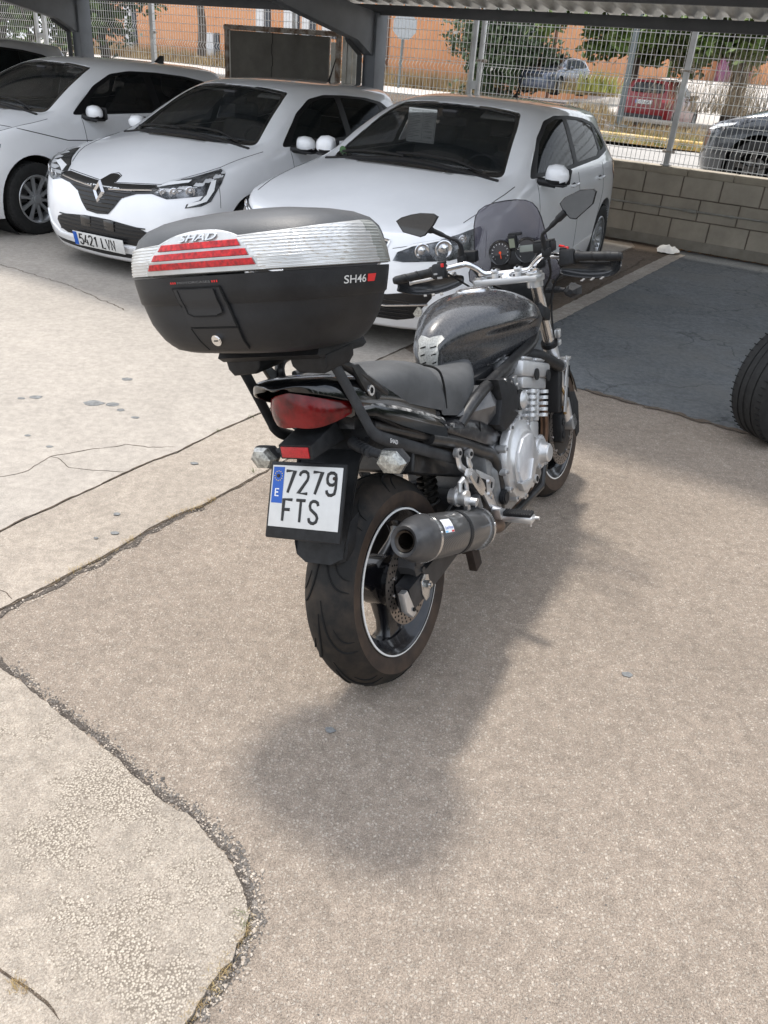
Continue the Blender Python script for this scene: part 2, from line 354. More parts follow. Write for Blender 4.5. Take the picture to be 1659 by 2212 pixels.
J1 = [(-2.6, .5), (-1.95, 1.66), (-1.437, 2.54), (-1.397, 2.63), (-1.316, 2.765), (-1.227, 2.931), (-1.138, 3.096), (-1.068, 3.218), (-.983, 3.333), (-.911, 3.478), (-.833, 3.633), (-.772, 3.734), (-.681, 3.886), (0., 5.1), (1., 6.85), (1.95, 8.5), (2.6, 9.6)]
J2 = [(-2.2, .4), (-1.7, 1.27), (-1.227, 2.083), (-1.172, 2.167), (-1.125, 2.236), (-1.072, 2.338), (-1.029, 2.405), (-.983, 2.491), (-.936, 2.591), (-.873, 2.717), (-.813, 2.802), (-.752, 2.861), (-.712, 2.939), (-.647, 3.056), (-.595, 3.154), (-.538, 3.246), (-.3, 3.68)]
# base sheet of the lot: coarse asphalt everywhere, other pavings lie on it 4 mm apart
b = MB(); b.add([Wp(-45, 30, 0), Wp(20, 30, 0), Wp(20, -.02, 0), Wp(-45, -.02, 0)], [(0, 1, 2, 3)]); o = b.build('ground', ASPH, ang=None); o['kind'] = 'structure'
# concrete yard left of the first joint, and the strip between the two joints
jj1 = jag(J1, .004, .04, 1); jj2 = jag(J2[:-1], .006, .03, 2)
sheet('concrete_yard', jj1+[L2(-45, 0.02), L2(-45, 29), (-5, -2)], .008, CONC)
sheet('concrete_strip', [(p[0]+.005, p[1]) for p in jj1[:300] if p[1] < 5.2][::1]+[(.15, 5.0), (-.3, 3.68)]+jj2[::-1], .006, STRIP, skirt=.006)
# brown asphalt under the parked cars, right of the joint, up to the painted bay line
sheet('bay_asphalt', jag([(.30, 4.86), (-.02, 5.06)], .02, .05, 3)+[(2.62, 9.62), L2(-.6, 0.), L2(-.25, .02), (2.95, 9.36), (.6, 5.3)], .004, BROWN)
sheet('blue_bay', jag([(.42, 5.06), (.8, 4.84), (1.172, 4.65), (1.495, 4.46), (1.771, 4.3), (2.068, 4.12), (2.6, 3.83), (3.6, 3.2)], .01, .03, 5)+jag([(6.6, 2.6), L2(3.8, .03)], .01, .1)+jag([L2(3.8, .03), L2(-.22, .03), (3.1, 9.36)], .012, .05, 6)+[(.42, 5.06)], .005, BLUE)
def line_strip(name, a, c, w, seed):
    a, c = Vector(a), Vector(c); d = (c-a).normalized(); nn = Vector((-d.y, d.x))*w/2
    return sheet(name, jag([a-nn, c-nn], .006, .03, seed)+jag([c+nn, a+nn], .006, .03, seed+1), .009, LINE)
line_strip('bay_line', (.37, 4.88), (3.05, 9.37), .15, 11)
line_strip('bay_line', (-4.05, 6.9), (-2.2, 10.4), .1, 15); line_strip('bay_line', (-6.1, 8.3), (-4.2, 11.7), .1, 17)
PT = [(-1.098, 1.803), (-1.037, 1.759), (-.98, 1.721), (-.905, 1.668), (-.817, 1.61), (-.731, 1.55), (-.673, 1.507), (-.599, 1.447), (-.539, 1.408), (-.479, 1.363), (-.425, 1.334), (-.377, 1.297), (-.347, 1.267), (-.313, 1.238), (-.284, 1.204), (-.254, 1.159), (-.236, 1.12), (-.224, 1.082), (-.223, 1.05), (-.236, 1.018), (-.239, .983), (-.26, .947), (-.279, .909), (-.293, .872), (-.302, .854), (-.36, .7), (-.5, .5)]
pj = jag(PT, .006, .012, 21)
sheet('concrete_patch', [(-1.9, 2.3), (-1.35, 1.97), (-1.2, 1.9)]+pj+[(-.9, .3), (-2.4, .3)], .0125, PATCH, skirt=.0125)
ribbon('gravel_band', [(-1.28, 2.0)]+[(p[0]+.012, p[1]+.010) for p in PT], .019, .0025, GRAV, 31, .012, 1.3, .012)
ribbon('crack', J1, .0075, .0095, DIRT, 33, .004, .9); ribbon('crack', J2[:-1], .014, .0035, DIRT, 34, .006, .9)
ribbon('crack', [(p[0]+.018, p[1]-.01) for p in J2[1:12]], .020, .0022, GRAV, 40, .014, .9)
ribbon('crack', [(-1.72, 2.9), (-1.63, 2.961), (-1.577, 2.997), (-1.54, 3.037), (-1.535, 3.084), (-1.502, 3.191), (-1.44, 3.232), (-1.358, 3.298), (-1.266, 3.342), (-1.227, 3.37), (-1.122, 3.365), (-.998, 3.389)], .004, .0093, DIRT, 35, .006, .9)
ribbon('crack', [(-1.52, 3.19), (-1.471, 3.178), (-1.389, 3.099), (-1.263, 3.088), (-1.14, 3.1)], .003, .0091, DIRT, 36, .005)
ribbon('crack', [(-1.4, 2.24), (-1.271, 2.18), (-1.243, 2.17), (-1.208, 2.135)], .003, .0073, DIRT, 37, .004)
ribbon('crack', [(-.8, .97), (-.695, .925), (-.66, .91), (-.619, .89), (-.577, .867), (-.539, .839)], .005, .0140, DIRT, 38, .004, .9)
ribbon('crack', [(2.58, 8.996), (2.288, 8.4), (1.97, 7.852), (1.705, 7.317), (1.444, 6.835), (1.236, 6.414), (.7, 5.4)], .022, .0055, DIRT, 39, .02, .9)
ribbon('crack', [(-3.9, 7.), (-3.2, 6.45), (-2.5, 6.0), (-1.9, 5.5)], .006, .0093, DIRT, 41, .02, .9)
ribbon('dirt_edge', [(1.15, 4.66), (1.5, 4.45), (2.07, 4.1), (3., 3.6)], .035, .0068, BROWN, 42, .02, .9)
ribbon('dirt_edge', [L2(-4.2, .05), L2(-.9, .05), L2(.4, .04), L2(3.5, .04)], .09, .0105, DIRT, 43, .03, .9)
# oil spots
OIL = mat('oil_stain', (.16, .165, .165), .8, var=.3, vscale=60)
rs = random.Random(4)
sp = [(-1.537, 3.824, .05), (-1.446, 3.828, .035), (-1.842, 3.84, .03), (-1.91, 3.809, .02), (-1.487, 4.197, .03), (-1.383, 3.765, .022), (-1.284, 3.686, .022), (-1.55, 3.283, .016), (-1.692, 3.38, .015), (-.873, 3.236, .018), (-1.02, 2.595, .016), (-1.059, 2.736, .014), (-1.076, 2.548, .01), (.819, 2.015, .02), (-.102, 1.665, .016)]
b = MB()
for x, y, r in sp:
    n = 14; ph = rs.random()*9; an = rs.uniform(0, 3)
    b.add([(x+r*cos(2*pi*i/n)*(1+.5*mnoise.noise(Vector((cos(2*pi*i/n)*1.5, sin(2*pi*i/n)*1.5, ph)))), y+r*.7*sin(2*pi*i/n)*(1+.5*mnoise.noise(Vector((cos(2*pi*i/n)*1.5, 3, ph)))), .0098 if x < -.6 else .0028) for i in range(n)], [tuple(range(n))])
o = b.build('oil_stains', OIL, ang=None); o['kind'] = 'structure'
# loose gravel along the broken edges, dry grass in the joints
STONE = mat('pale_stones', (.26, .22, .185), .9, col2=(.50, .44, .37), vscale=35, thr=(.35, .65)); DSTONE = mat('dark_stones', (.07, .065, .06), .9, col2=(.2, .18, .16), vscale=35)
def stones(name, line, n, spread, m, seed, r0=.0015, r1=.0042, zz=.002):
    rnd = random.Random(seed); b = MB(); P = [Vector(p) for p in line]
    for _ in range(n):
        i = rnd.randrange(len(P)-1); p = P[i].lerp(P[i+1], rnd.random()); d = (P[i+1]-P[i]).normalized(); p = p+Vector((-d.y, d.x))*rnd.gauss(0, spread); r = rnd.uniform(r0, r1)*(1 if rnd.random() < .93 else 1.8)
        vs = [];
        for q in ((1, 0, 0), (0, 1, 0), (-1, 0, 0), (0, -1, 0), (0, 0, .8), (.6, .6, .45), (-.6, .5, .4)): vs.append((p.x+q[0]*r*rnd.uniform(.7, 1.3), p.y+q[1]*r*rnd.uniform(.7, 1.3), zz+q[2]*r*rnd.uniform(.7, 1.2)))
        b.add(vs, [(0, 5, 4), (5, 1, 4), (1, 6, 4), (6, 2, 4), (2, 3, 4), (3, 0, 4), (0, 1, 5), (1, 2, 6)])
    o = b.build(name, m, ang=None); prop(o, kind='stuff'); o['label'] = 'small loose stones lying along the broken concrete edge'; o['category'] = 'gravel'; return o
edge = [(p[0]+.020, p[1]+.016) for p in PT]
stones('gravel', edge, 800, .013, STONE, 1, .0012, .0034); stones('gravel', edge, 1500, .011, DSTONE, 2, .0012, .0034)
stones('gravel', [(p[0]+.03, p[1]-.02) for p in J2[1:]], 500, .02, STONE, 3, .0012, .003)
stones('gravel', [(-1.1, 1.15), (-.75, 1.05), (-.45, .98)], 700, .10, STONE, 4, .001, .0026, .013)
stones('gravel', [(-1.25, 1.35), (-.6, 1.15), (-.3, 1.1)], 500, .09, STONE, 8, .001, .0026, .013)
b0 = [(-.5, .9), (.9, .9), (1.6, 2.8), (.2, 2.6)]
def scatter(n, seed, m, r0, r1):
    rnd = random.Random(seed); b = MB()
    for _ in range(n):
        u, v = rnd.random(), rnd.random(); p = Vector((-.9+3.2*u, .85+2.9*v, 0))
        if p.x < -.25 and p.y < 2.0: continue
        r = rnd.uniform(r0, r1); a = rnd.random()*6.28; c_, s_ = cos(a), sin(a)
        q = [(1, 0, 0), (0, .7, 0), (-1, 0, 0), (0, -.7, 0), (.1, .05, .22)]
        b.add([(p.x+(x*c_-y*s_)*r, p.y+(x*s_+y*c_)*r, .0005+z_*r) for x, y, z_ in q], [(0, 1, 4), (1, 2, 4), (2, 3, 4), (3, 0, 4)])
    o = b.build('aggregate', m, ang=None); prop(o, kind='stuff'); o['label'] = 'worn stone chips showing in the coarse asphalt'; o['category'] = 'gravel'
scatter(700, 9, STONE, .0015, .0048); scatter(600, 10, DSTONE, .0012, .0036)
STRAW = mat('dry_grass', (.30, .20, .085), .8, col2=(.5, .39, .2), vscale=30); WEED = mat('green_weed', (.07, .1, .03), .7, col2=(.16, .19, .06), vscale=30)
def tufts(name, spots, n, h, spread, m, seed, label, z=.004, w=.0012, lean=1., kind='stuff', cat='grass'):
    rnd = random.Random(seed); b = MB()
    for (x, y) in spots:
        for _ in range(n):
            px, py = x+rnd.gauss(0, spread), y+rnd.gauss(0, spread); a = rnd.random()*2*pi; hh = h*rnd.uniform(.4, 1.2); l = lean*rnd.uniform(.2, 1.1)*hh; ww = w*rnd.uniform(.6, 1.3)
            dx, dy = cos(a), sin(a); pp = [(px-dy*ww, py+dx*ww, z), (px+dy*ww, py-dx*ww, z), (px+dx*l*.4+dy*ww*.7, py+dy*l*.4-dx*ww*.7, z+hh*.6), (px+dx*l*.4-dy*ww*.7, py+dy*l*.4+dx*ww*.7, z+hh*.6), (px+dx*l, py+dy*l, z+hh*(1-.4*lean*rnd.random()))]
            b.add(pp, [(0, 1, 2, 3), (3, 2, 4)])
    o = b.build(name, m, ang=None, recalc=False); prop(o, label, cat, kind=kind); return o
def along(line, n, seed):
    rnd = random.Random(seed); P = [Vector(p) for p in line]; out = []
    for _ in range(n): i = rnd.randrange(len(P)-1); out.append(tuple(P[i].lerp(P[i+1], rnd.random())))
    return out
tufts('dry_grass', along(J2[4:9], 26, 1)+along(J2[8:13], 30, 2), 9, .016, .008, STRAW, 5, 'dry straw coloured grass growing in the joint of the concrete strip', .003, .0007)
tufts('dry_grass', along(PT[17:25], 34, 3), 12, .018, .009, STRAW, 6, 'dry grass and moss growing beside the broken concrete edge', .003, .0006)
tufts('dry_grass', [(-.655, .903), (-.64, .897), (-.625, .888), (-.648, .89)], 26, .014, .006, STRAW, 7, 'tuft of dry grass in the crack at the bottom left corner', .0135, .0006)
tufts('green_weed', [(-.848, 3.6), (-.722, 3.81), (-.6, 3.2)], 14, .02, .008, WEED, 8, 'tiny green weeds growing in the concrete joint', .009, .0009, kind='stuff', cat='weed')
tufts('green_weed', [(-.23, 1.06), (-.24, 1.09)], 26, .018, .006, WEED, 11, 'small green weed at the edge of the broken concrete patch', .004, .0007, cat='weed')
tufts('dry_leaves', along([L2(-.2, .06), L2(.9, .06), L2(2.2, .06)], 40, 6), 3, .01, .02, mat('brown_leaf', (.12, .06, .03), .8, col2=(.3, .16, .07), vscale=20), 12, 'dry brown leaves lying along the foot of the wall', .012, .012, 1.6, cat='leaves')
# ---- crumpled paper by the wall
b = MB(); rnd = random.Random(3); c = Vector((2.93, 9.39, .012)); n, m_ = 9, 7; vs = []
for j in range(m_):
    for i in range(n):
        u, v = i/(n-1)-.5, j/(m_-1)-.5; vs.append(c+DV*(u*.26*(1-.6*abs(v)))+NV*(v*.2)+Vector((0, 0, .075*max(0, 1-(2*v)**2)*(1-(1.7*u)**2)*rnd.uniform(.6, 1.1)+.006+rnd.uniform(0, .01))))
b.add(vs, [(j*n+i, j*n+i+1, (j+1)*n+i+1, (j+1)*n+i) for j in range(m_-1) for i in range(n-1)])
b.build('crumpled_paper', mat('white_paper', (.78, .77, .74), .8, var=.08, vscale=30), ang=25); prop(bpy.data.objects['crumpled_paper'], 'crumpled white paper lying on the ground at the foot of the block wall', 'litter')
# ---- block wall with coping and conduit
BLOCK = mat('grey_block', (.32, .285, .23), .92, col2=(.50, .445, .365), vscale=3.2, bump=.5, bscale=120, thr=(.3, .75)); MORT = mat('mortar', (.19, .16, .13), .95, var=.2, vscale=8)
COPE = mat('coping', (.30, .265, .21), .9, col2=(.42, .37, .29), vscale=5, bump=.4, bscale=90)
wall = empty('block_wall', mw=WM.copy(), label='low wall of large grey concrete blocks with a coping below the mesh fence', cat='wall')
b = MB(); b.box((-20, .10, .41), (52, .17, .82)); b.build('mortar_bed', MORT, wall, mw=None)
zr = [(-.02, .10), (.108, .322), (.334, .548), (.560, .776)]
b = MB(); x0s = [0, -.06, -.34, -.155]
for r, (z0, z1) in enumerate(zr):
    x = -44+x0s[r]%.43
    base = {0: 0., 1: .25-.012, 2: .09-.012, 3: .28-.012}[r]
    k = math.floor((-44-base)/.43)
    while base+k*.43 < 6:
        xa = base+k*.43; b.box((xa+.215, .10, (z0+z1)/2), (.43-.014, .2, z1-z0), bev=.004, seg=1) if xa > -16 else None
        k += 1
b.box((-30, .10, .39), (28, .2, .78)); b.build('blocks', BLOCK, wall)
b = MB(); 
for k in range(-30, 12): b.box((k*.5+.12, .10, .812), (.494, .235, .075), bev=.008, seg=2)
b.box((-31, .1, .812), (31, .235, .075)); b.build('coping', COPE, wall)
b = MB(); b.tube([(-14, -.02, .418), (-2, -.02, .424), (-.06, -.02, .43), (2.5, -.02, .455)], .011, n=8)
for x in (-3, -1.4, -.07, 0, .45, 1.6): b.box((x, -.012, .43), (.03, .03, .034), bev=.004)
b.box((0.02, -.02, .431), (.09, .036, .036), bev=.006); b.build('conduit', mat('grey_pipe', (.30, .29, .26), .6, var=.2, vscale=9), wall)
# render band of grey cement at the wall foot
b = MB(); b.box((-4, .0, .06), (16, .008, .12)); b.build('cement_band', mat('cement', (.25, .225, .185), .95, col2=(.33, .30, .25), vscale=6, bump=.5, bscale=60), wall)
# ---- welded mesh fence, posts
WIRE = mat('white_wire', (.86, .85, .82), .45, spec=.5, var=.06, vscale=8); POSTM = mat('galvanised_post', (.56, .56, .55), .4, .25, var=.12, vscale=6); RUST = mat('rust_clamp', (.33, .25, .19), .7, col2=(.5, .47, .42), vscale=40)
fence = empty('mesh_fence', mw=WM.copy(), label='white welded wire mesh fence on the block wall behind the parked cars', cat='fence')
def fpanel(s0, s1, vz, ztop=2.66, z0=.87, pitch=.0525):
    "vz: heights of the V folds"
    b = MB(); 
    def off(z):
        for v in vz:
            if abs(z-v) < .045: return -.035*(1-abs(z-v)/.045)
        return 0.
    zs = [z0]; 
    for v in sorted(vz): zs += [v-.045, v, v+.045]
    zs.append(ztop); n = int((s1-s0)/pitch); r = .0034
    for i in range(n+1):
        x = s0+(s1-s0)*i/n; b.tube([(x, off(z), z) for z in zs], r, n=4, caps=False)
    hz = []; z = sorted(vz)[0]
    grid = set()
    for v in vz: grid |= {round(v-.045, 3), round(v+.045, 3)}
    z = z0+.02
    while z < ztop:
        if all(abs(z-v) > .06 for v in vz): grid.add(round(z, 3))
        z += .103
    for z in grid: b.tube([(s0, .005+off(z), z), (s1, .005+off(z), z)], .0048, n=4, caps=False)
    return b.build('mesh_panel', WIRE, fence)
fpanel(-.36, 2.9, (1.035, 1.64, 2.3)); fpanel(-2.86, -.44, (1.035, 1.64, 2.3)); fpanel(-5.75, -3.02, (1.035, 1.64, 2.3)); fpanel(-8.48, -5.78, (1.035, 1.66, 2.3)); fpanel(-11.0, -8.56, (1.2, 1.84, 2.4)); fpanel(-14.4, -11.36, (1.2, 1.86, 2.4)); fpanel(-18, -14.45, (1.2, 1.86, 2.4))
for x, w in ((-.4, .06), (-2.99, .055), (-2.88, .055), (-8.52, .07), (-11.3, .06), (-11.09, .07), (-5.76, .05), (2.95, .06), (-14.43, .06)):
    b = MB(); b.box((x, .03, 1.77), (w, w*.8, 1.86), bev=.004); b.box((x, .03, .865), (w*1.8, w*1.6, .012)); b.build('post', POSTM, fence)
for x, z in ((-.4, 1.0), (-.4, 1.79), (-2.86, 1.74), (-8.5, 1.78)):
    b = MB(); b.cyl((x-.055, .02, z), (x+.055, .02, z), .017, n=12); b.sphere((x-.055, .02, z), .019, n=8); b.sphere((x+.055, .02, z), .019, n=8); b.build('clamp', RUST, fence)
b = MB(); b.box((-11.2, .03, 1.61), (.18, .04, .07), bev=.006); b.build('cross_plate', POSTM, fence)
b = MB(); b.box((-2.935, .03, 1.475), (.12, .04, .09)); b.build('cross_plate', POSTM, fence)
# ---- rusty framed panel standing in front of the fence
RSTEEL = mat('rusty_steel', (.16, .105, .07), .85, col2=(.36, .33, .29), vscale=9, thr=(.4, .62)); DPAN = mat('grimy_panel', (.085, .078, .066), .8, col2=(.15, .14, .12), vscale=2.5, thr=(.3, .75)); OLDW = mat('old_white_paint', (.45, .42, .36), .7, col2=(.62, .6, .55), vscale=5)
pn = empty('rusty_panel', mw=WM @ Matrix.Translation((-5.82, -.2, 0)), label='grimy dark sheet panel in a rusty steel frame standing in front of the fence', cat='panel')
b = MB(); b.box((-.03, 0, .96), (1.72, .03, 1.83)); b.build('sheet', DPAN, pn)
b = MB(); b.box((-.96, 0, .97), (.06, .06, 1.94)); b.box((.98, 0, .97), (.05, .06, 1.94)); build_each(b, 'frame_upright', RSTEEL, pn)
b = MB(); b.box((0, 0, 1.905), (2.0, .07, .05)); 
for i in range(40): b.cyl((-.97+i*.05, -.04, 1.93), (-.97+i*.05, .04, 1.93), .013, n=6)
b.build('frame_top', RSTEEL, pn)
b = MB(); b.box((-.905, 0, .95), (.02, .03, 1.84)); b.box((.90, .0, .93), (.07, .03, 1.76)); build_each(b, 'white_strip', OLDW, pn)
b = MB(); b.box((1.07, .03, .96), (.07, .05, 1.92)); b.box((1.22, .05, .96), (.055, .05, 1.92)); b.box((1.14, .04, 1.89), (.2, .05, .06)); b.box((1.14, .04, .95), (.07, .03, 1.84)); b.build('second_frame', OLDW, pn)
b = MB(); b.tube([(-.13+.006*sin(i*2.1)+.01*sin(i*.7), -.018, 1.88-.03*i) for i in range(40)], .004, n=4); b.build('crack_line', mat('dark_crack', (.02, .018, .015), .9), pn)
for s0_, z0_ in ((-.55, 1.95), (-.35, 1.95), (.05, 1.95), (.3, 1.95), (-.78, 1.95)): pass
# ---- carport
STEEL = mat('grey_steel_paint', (.145, .155, .168), .5, var=.1, vscale=4, bump=.15, bscale=60); DKSTEEL = mat('dark_purlin', (.075, .078, .082), .5, var=.1, vscale=5)
TIN = mat('galvanised_sheet', (.52, .51, .48), .45, .35, var=.14, vscale=5)
cp = empty('carport', mw=WM.copy(), label='grey steel carport with a corrugated sheet roof over the parked cars', cat='carport')
def zr_(t): return 2.12+.125*t
for s in (-15.35, -9.8, -4.25, 1.7):
    b = MB(); b.box((s+.02, -.27, 1.08), (.185, .24, 2.16), bev=.006)
    b.prism([(-.16, 1.84), (-.16, 2.125), (-.16, 2.14), (-1.0, 2.235), (-5.6, 2.80), (-5.6, 2.67), (-2.17, 2.115), (-1.0, 1.905), (-.72, 1.855), (-.4, 1.70)], 'x', s-.075, s+.075, bev=.004)
    b.build('column', STEEL, cp)
    b = MB(); b.tube([(s-.09, -.72, 1.86), (s-.09, -.44, 1.70), (s-.09, -.43, .0)], .04, n=4, up=(1, 0, 0)); b.build('brace', DKSTEEL, cp)
for t in (.3, 1.33, 2.5, 3.7, 4.8, 5.55):
    z = zr_(t)+(.0 if t > 1 else -.02)
    b = MB(); b.box((-6.5, -t, z+.055), (19, .06, .11), bev=.006); b.build('purlin', DKSTEEL, cp)
b = MB(); pit = .2125; x = -16.; prof = []
while x < 3.2: prof += [(x, .0), (x+.055, .0), (x+.10, .045), (x+.165, .045)]; x += pit
z0 = zr_(.2)+.095; z1 = zr_(5.75)+.115
secs = [[Vector((q[0]+.06, -t, zz+q[1])) for q in prof] for t, zz in ((.1, z0-.0), (5.75, z1))]
b.loft(secs, closed=False); o = b.build('roof_sheet', TIN, cp, ang=20); so_ = o.modifiers.new('s', 'SOLIDIFY'); so_.thickness = .004; so_.offset = 1
# ================================================================== STREET AND BACKGROUND (wall frame, t negative beyond the wall)
def smst(x, a, c): x = max(0, min(1, (x-a)/(c-a))); return x*x*(3-2*x)
def zs(s, t):
    p = Wp(s, t)
    return .6+1.3*smst(p.y, 27, 44)*smst(p.x-.2*p.y, .2, 3)+.1*smst(-p.x, 4, 20)-.42*smst(p.y, 15, 24)*(1-smst(p.y, 31, 38))*smst(p.x-.2*p.y, 0, 1)
def st_sheet(name, s0, s1, t0, t1, dz, m, ns=30, ntt=30):
    b = MB(); vs = []
    for j in range(ntt+1):
        for i in range(ns+1):
            s = s0+(s1-s0)*i/ns; t = t0+(t1-t0)*j/ntt; vs.append((*Wp(s, t)[:2], zs(s, t)+dz))
    b.add(vs, [(j*(ns+1)+i, j*(ns+1)+i+1, (j+1)*(ns+1)+i+1, (j+1)*(ns+1)+i) for j in range(ntt) for i in range(ns)])
    o = b.build(name, m, ang=None); o['kind'] = 'structure'; return o
st_sheet('street', -140, 140, -.22, -160, 0, STREET, 90, 80)
st_sheet('dry_verge', -22, 40, -7.35, -16.5, .08, DIRT, 30, 12)
st_sheet('plaza', -60, 90, -16.5, -150, .02, PLAZA, 120, 120)
YEL = mat('yellow_kerb', (.55, .36, .13), .8, col2=(.45, .38, .26), vscale=3, thr=(.5, .62), bump=.3)
b = MB(); b.box((0, 0, 0), (34, .30, .16), bev=.02); o = b.build('yellow_kerb', YEL, mw=WM @ Matrix.Translation((12, 7.25, .67))); prop(o, 'faded yellow painted kerb across the street behind the fence', 'kerb')
b = MB(); b.box((0, 0, 0), (60, .15, .12), bev=.02); o = b.build('concrete_kerb', CONC, mw=WM @ Matrix.Translation((-8, 16.6, .66))); prop(o, 'pale concrete kerb behind the dry verge in front of the red car', 'kerb')
ORG = mat('orange_cladding', (.53, .24, .11), .75, col2=(.58, .285, .14), vscale=.8, bump=.2, bscale=8); PALE = mat('pale_trim', (.6, .6, .6), .6); GLD = mat('dark_window', (.03, .035, .045), .15); PURP = mat('purple_cladding', (.20, .06, .17), .7, var=.08, vscale=2); GRN = mat('green_cladding', (.11, .25, .12), .7, var=.08, vscale=2); DGREY = mat('dark_gutter', (.12, .06, .035), .7)
def Wb(az_u, d):
    "a point at distance d (m) from the camera in direction az_u radians clockwise from straight ahead"
    return Vector((sin(az_u)*d, cos(az_u)*d, 0))
def facade(name, a, c, z0, z1, depth, m, label, seams=0, sm=None, cat='building'):
    a, c = Vector((*a, 0)), Vector((*c, 0)); d = (c-a); Lh = d.length; d.normalize(); n = Vector((-d.y, d.x, 0))
    if n.y < 0: n = -n
    M = Matrix(((d.x, n.x, 0, a.x), (d.y, n.y, 0, a.y), (0, 0, 1, 0), (0, 0, 0, 1)))
    e = empty(name, mw=M, label=label, cat=cat)
    b = MB(); b.box((Lh/2, depth/2, (z0+z1)/2), (Lh, depth, z1-z0)); b.build('wall', m, e)
    b = MB(); b.box((Lh/2, depth/2, z1+.15), (Lh+.3, depth+.3, .3)); b.build('roof', PALE, e)
    b = MB()
    for i in range(1, seams): b.box((Lh*i/seams, -.03, (z0+z1)/2), (.12, .06, z1-z0))
    if seams: build_each(b, 'downpipe', sm or DGREY, e)
    else: b.bm.free()
    return e, Lh
def at(u, v, y):
    "world point on the sight line of photo point (u, v), at forward distance y"
    d = _f + _r*((u-829.5)/1731.8) - _u*((v-1106)/1731.8); return Vector((0, 0, HC))+d*(y/d.y)
# orange warehouse: long facade running behind the fence
p0, p1, p2_ = at(150, 118, 62), at(1085, 192, 42), at(1275, 180, 46)
fc, Lf = facade('warehouse', p0[:2], p1[:2], .2, 11, 20, ORG, 'long orange clad warehouse behind the fence with tall pale windows', 5)
def facade_x(u, v): # distance along the facade of the sight line through (u, v)
    d = _f + _r*((u-829.5)/1731.8) - _u*((v-1106)/1731.8); o = Vector((0, 0, HC)); a = fc.matrix_world.translation; n = fc.matrix_world.to_3x3() @ Vector((0, 1, 0))
    k = (a-o).dot(n)/d.dot(n); q = fc.matrix_world.inverted() @ (o+d*k); return q.x, q.z
for (u0, v0, u1, v1) in ((268, 12, 290, 118), (555, 18, 572, 110), (616, 20, 633, 108), (655, 30, 668, 112), (553+62, 0, 0, 0), (700, 24, 716, 84), (764, 26, 778, 84), (801, 28, 814, 84), (446, 70, 464, 122), (672, 190, 0, 0)):
    if not u1: continue
    xa, za = facade_x(u0, v0); xb, zb = facade_x(u1, v1)
    b = MB(); b.box(((xa+xb)/2, -.05, (za+zb)/2), (abs(xb-xa), .1, abs(za-zb))); w_ = b.build('window', PALE, fc)
    b = MB(); b.box((xb+.25, -.03, (za+zb)/2), (.4, .06, abs(za-zb))); b.build('pane', GLD, w_)
facade('warehouse_wing', p1[:2], p2_[:2], .2, 11, 12, ORG, 'shorter orange wing of the warehouse behind the big bush', 2)
pA = at(1262, 176, 78); pB = at(1700, 190, 78)
def bl(name, u0, u1, v0, v1, y, m, label, dep=8, seams=0, cat='building'):
    a, c = at(u0, v1, y), at(u1, v1, y); top = (at(u0, v0, y).z+at(u1, v0, y).z)/2
    return facade(name, a[:2], c[:2], min(a.z, c.z)-.6, top, dep, m, label, seams, cat=cat)
bl('green_warehouse', 1340, 1462, 120, 168, 62, GRN, 'green clad warehouse beyond the pale plaza', seams=4)
bl('orange_warehouse', 1462, 1548, 110, 180, 60, ORG, 'small orange building right of the green warehouse')
bl('purple_warehouse', 1548, 1625, 118, 186, 59, PURP, 'purple clad building behind the tree trunk', seams=3)
bl('orange_shed', 1625, 1760, 112, 190, 58, ORG, 'orange building at the far right edge beyond the plaza')
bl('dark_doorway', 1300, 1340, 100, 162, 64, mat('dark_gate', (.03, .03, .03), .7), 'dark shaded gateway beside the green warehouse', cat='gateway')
# ---- leaves
def leaf_mat(name, c1, c2, sc=1.2):
    m = mat(name, c1, .6, col2=c2, vscale=sc, thr=(.3, .7), spec=.3); m.node_tree.nodes['Principled BSDF'].inputs['Subsurface Weight'].default_value = 0; return m
LG = leaf_mat('green_leaf', (.035, .065, .014), (.13, .19, .045)); LD = leaf_mat('dark_leaf', (.02, .038, .012), (.06, .09, .03)); LB = leaf_mat('bush_leaf', (.03, .058, .028), (.13, .17, .09), 2.5)
BARK = mat('bark', (.06, .045, .035), .9, col2=(.13, .1, .08), vscale=12, bump=.6, bscale=30); FLW = mat('pale_flower', (.6, .6, .58), .7)
def leaves(b, c, rad, n, size, rnd, clump=None, mi=0, fl=0., flat=.5):
    cl = [Vector((rnd.gauss(0, .42)*rad[0], rnd.gauss(0, .42)*rad[1], rnd.gauss(0, .42)*rad[2])) for _ in range(clump or 24)]
    cr = min(rad)*.34
    for _ in range(n):
        k = cl[rnd.randrange(len(cl))]; p = c+k+Vector((rnd.gauss(0, 1), rnd.gauss(0, 1), rnd.gauss(0, .8)))*cr*.55
        e = Euler((rnd.uniform(-1, 1)*flat*2, rnd.uniform(-1, 1)*flat*2, rnd.random()*6.28)).to_matrix(); s = size*rnd.uniform(.6, 1.35)
        q = [(-.5, 0, 0), (-.1, -.3, .04), (.55, 0, 0), (-.1, .3, .04)]
        b.add([p+e @ (Vector(v)*s) for v in q], [(0, 1, 2, 3)], 1 if rnd.random() < fl else mi)
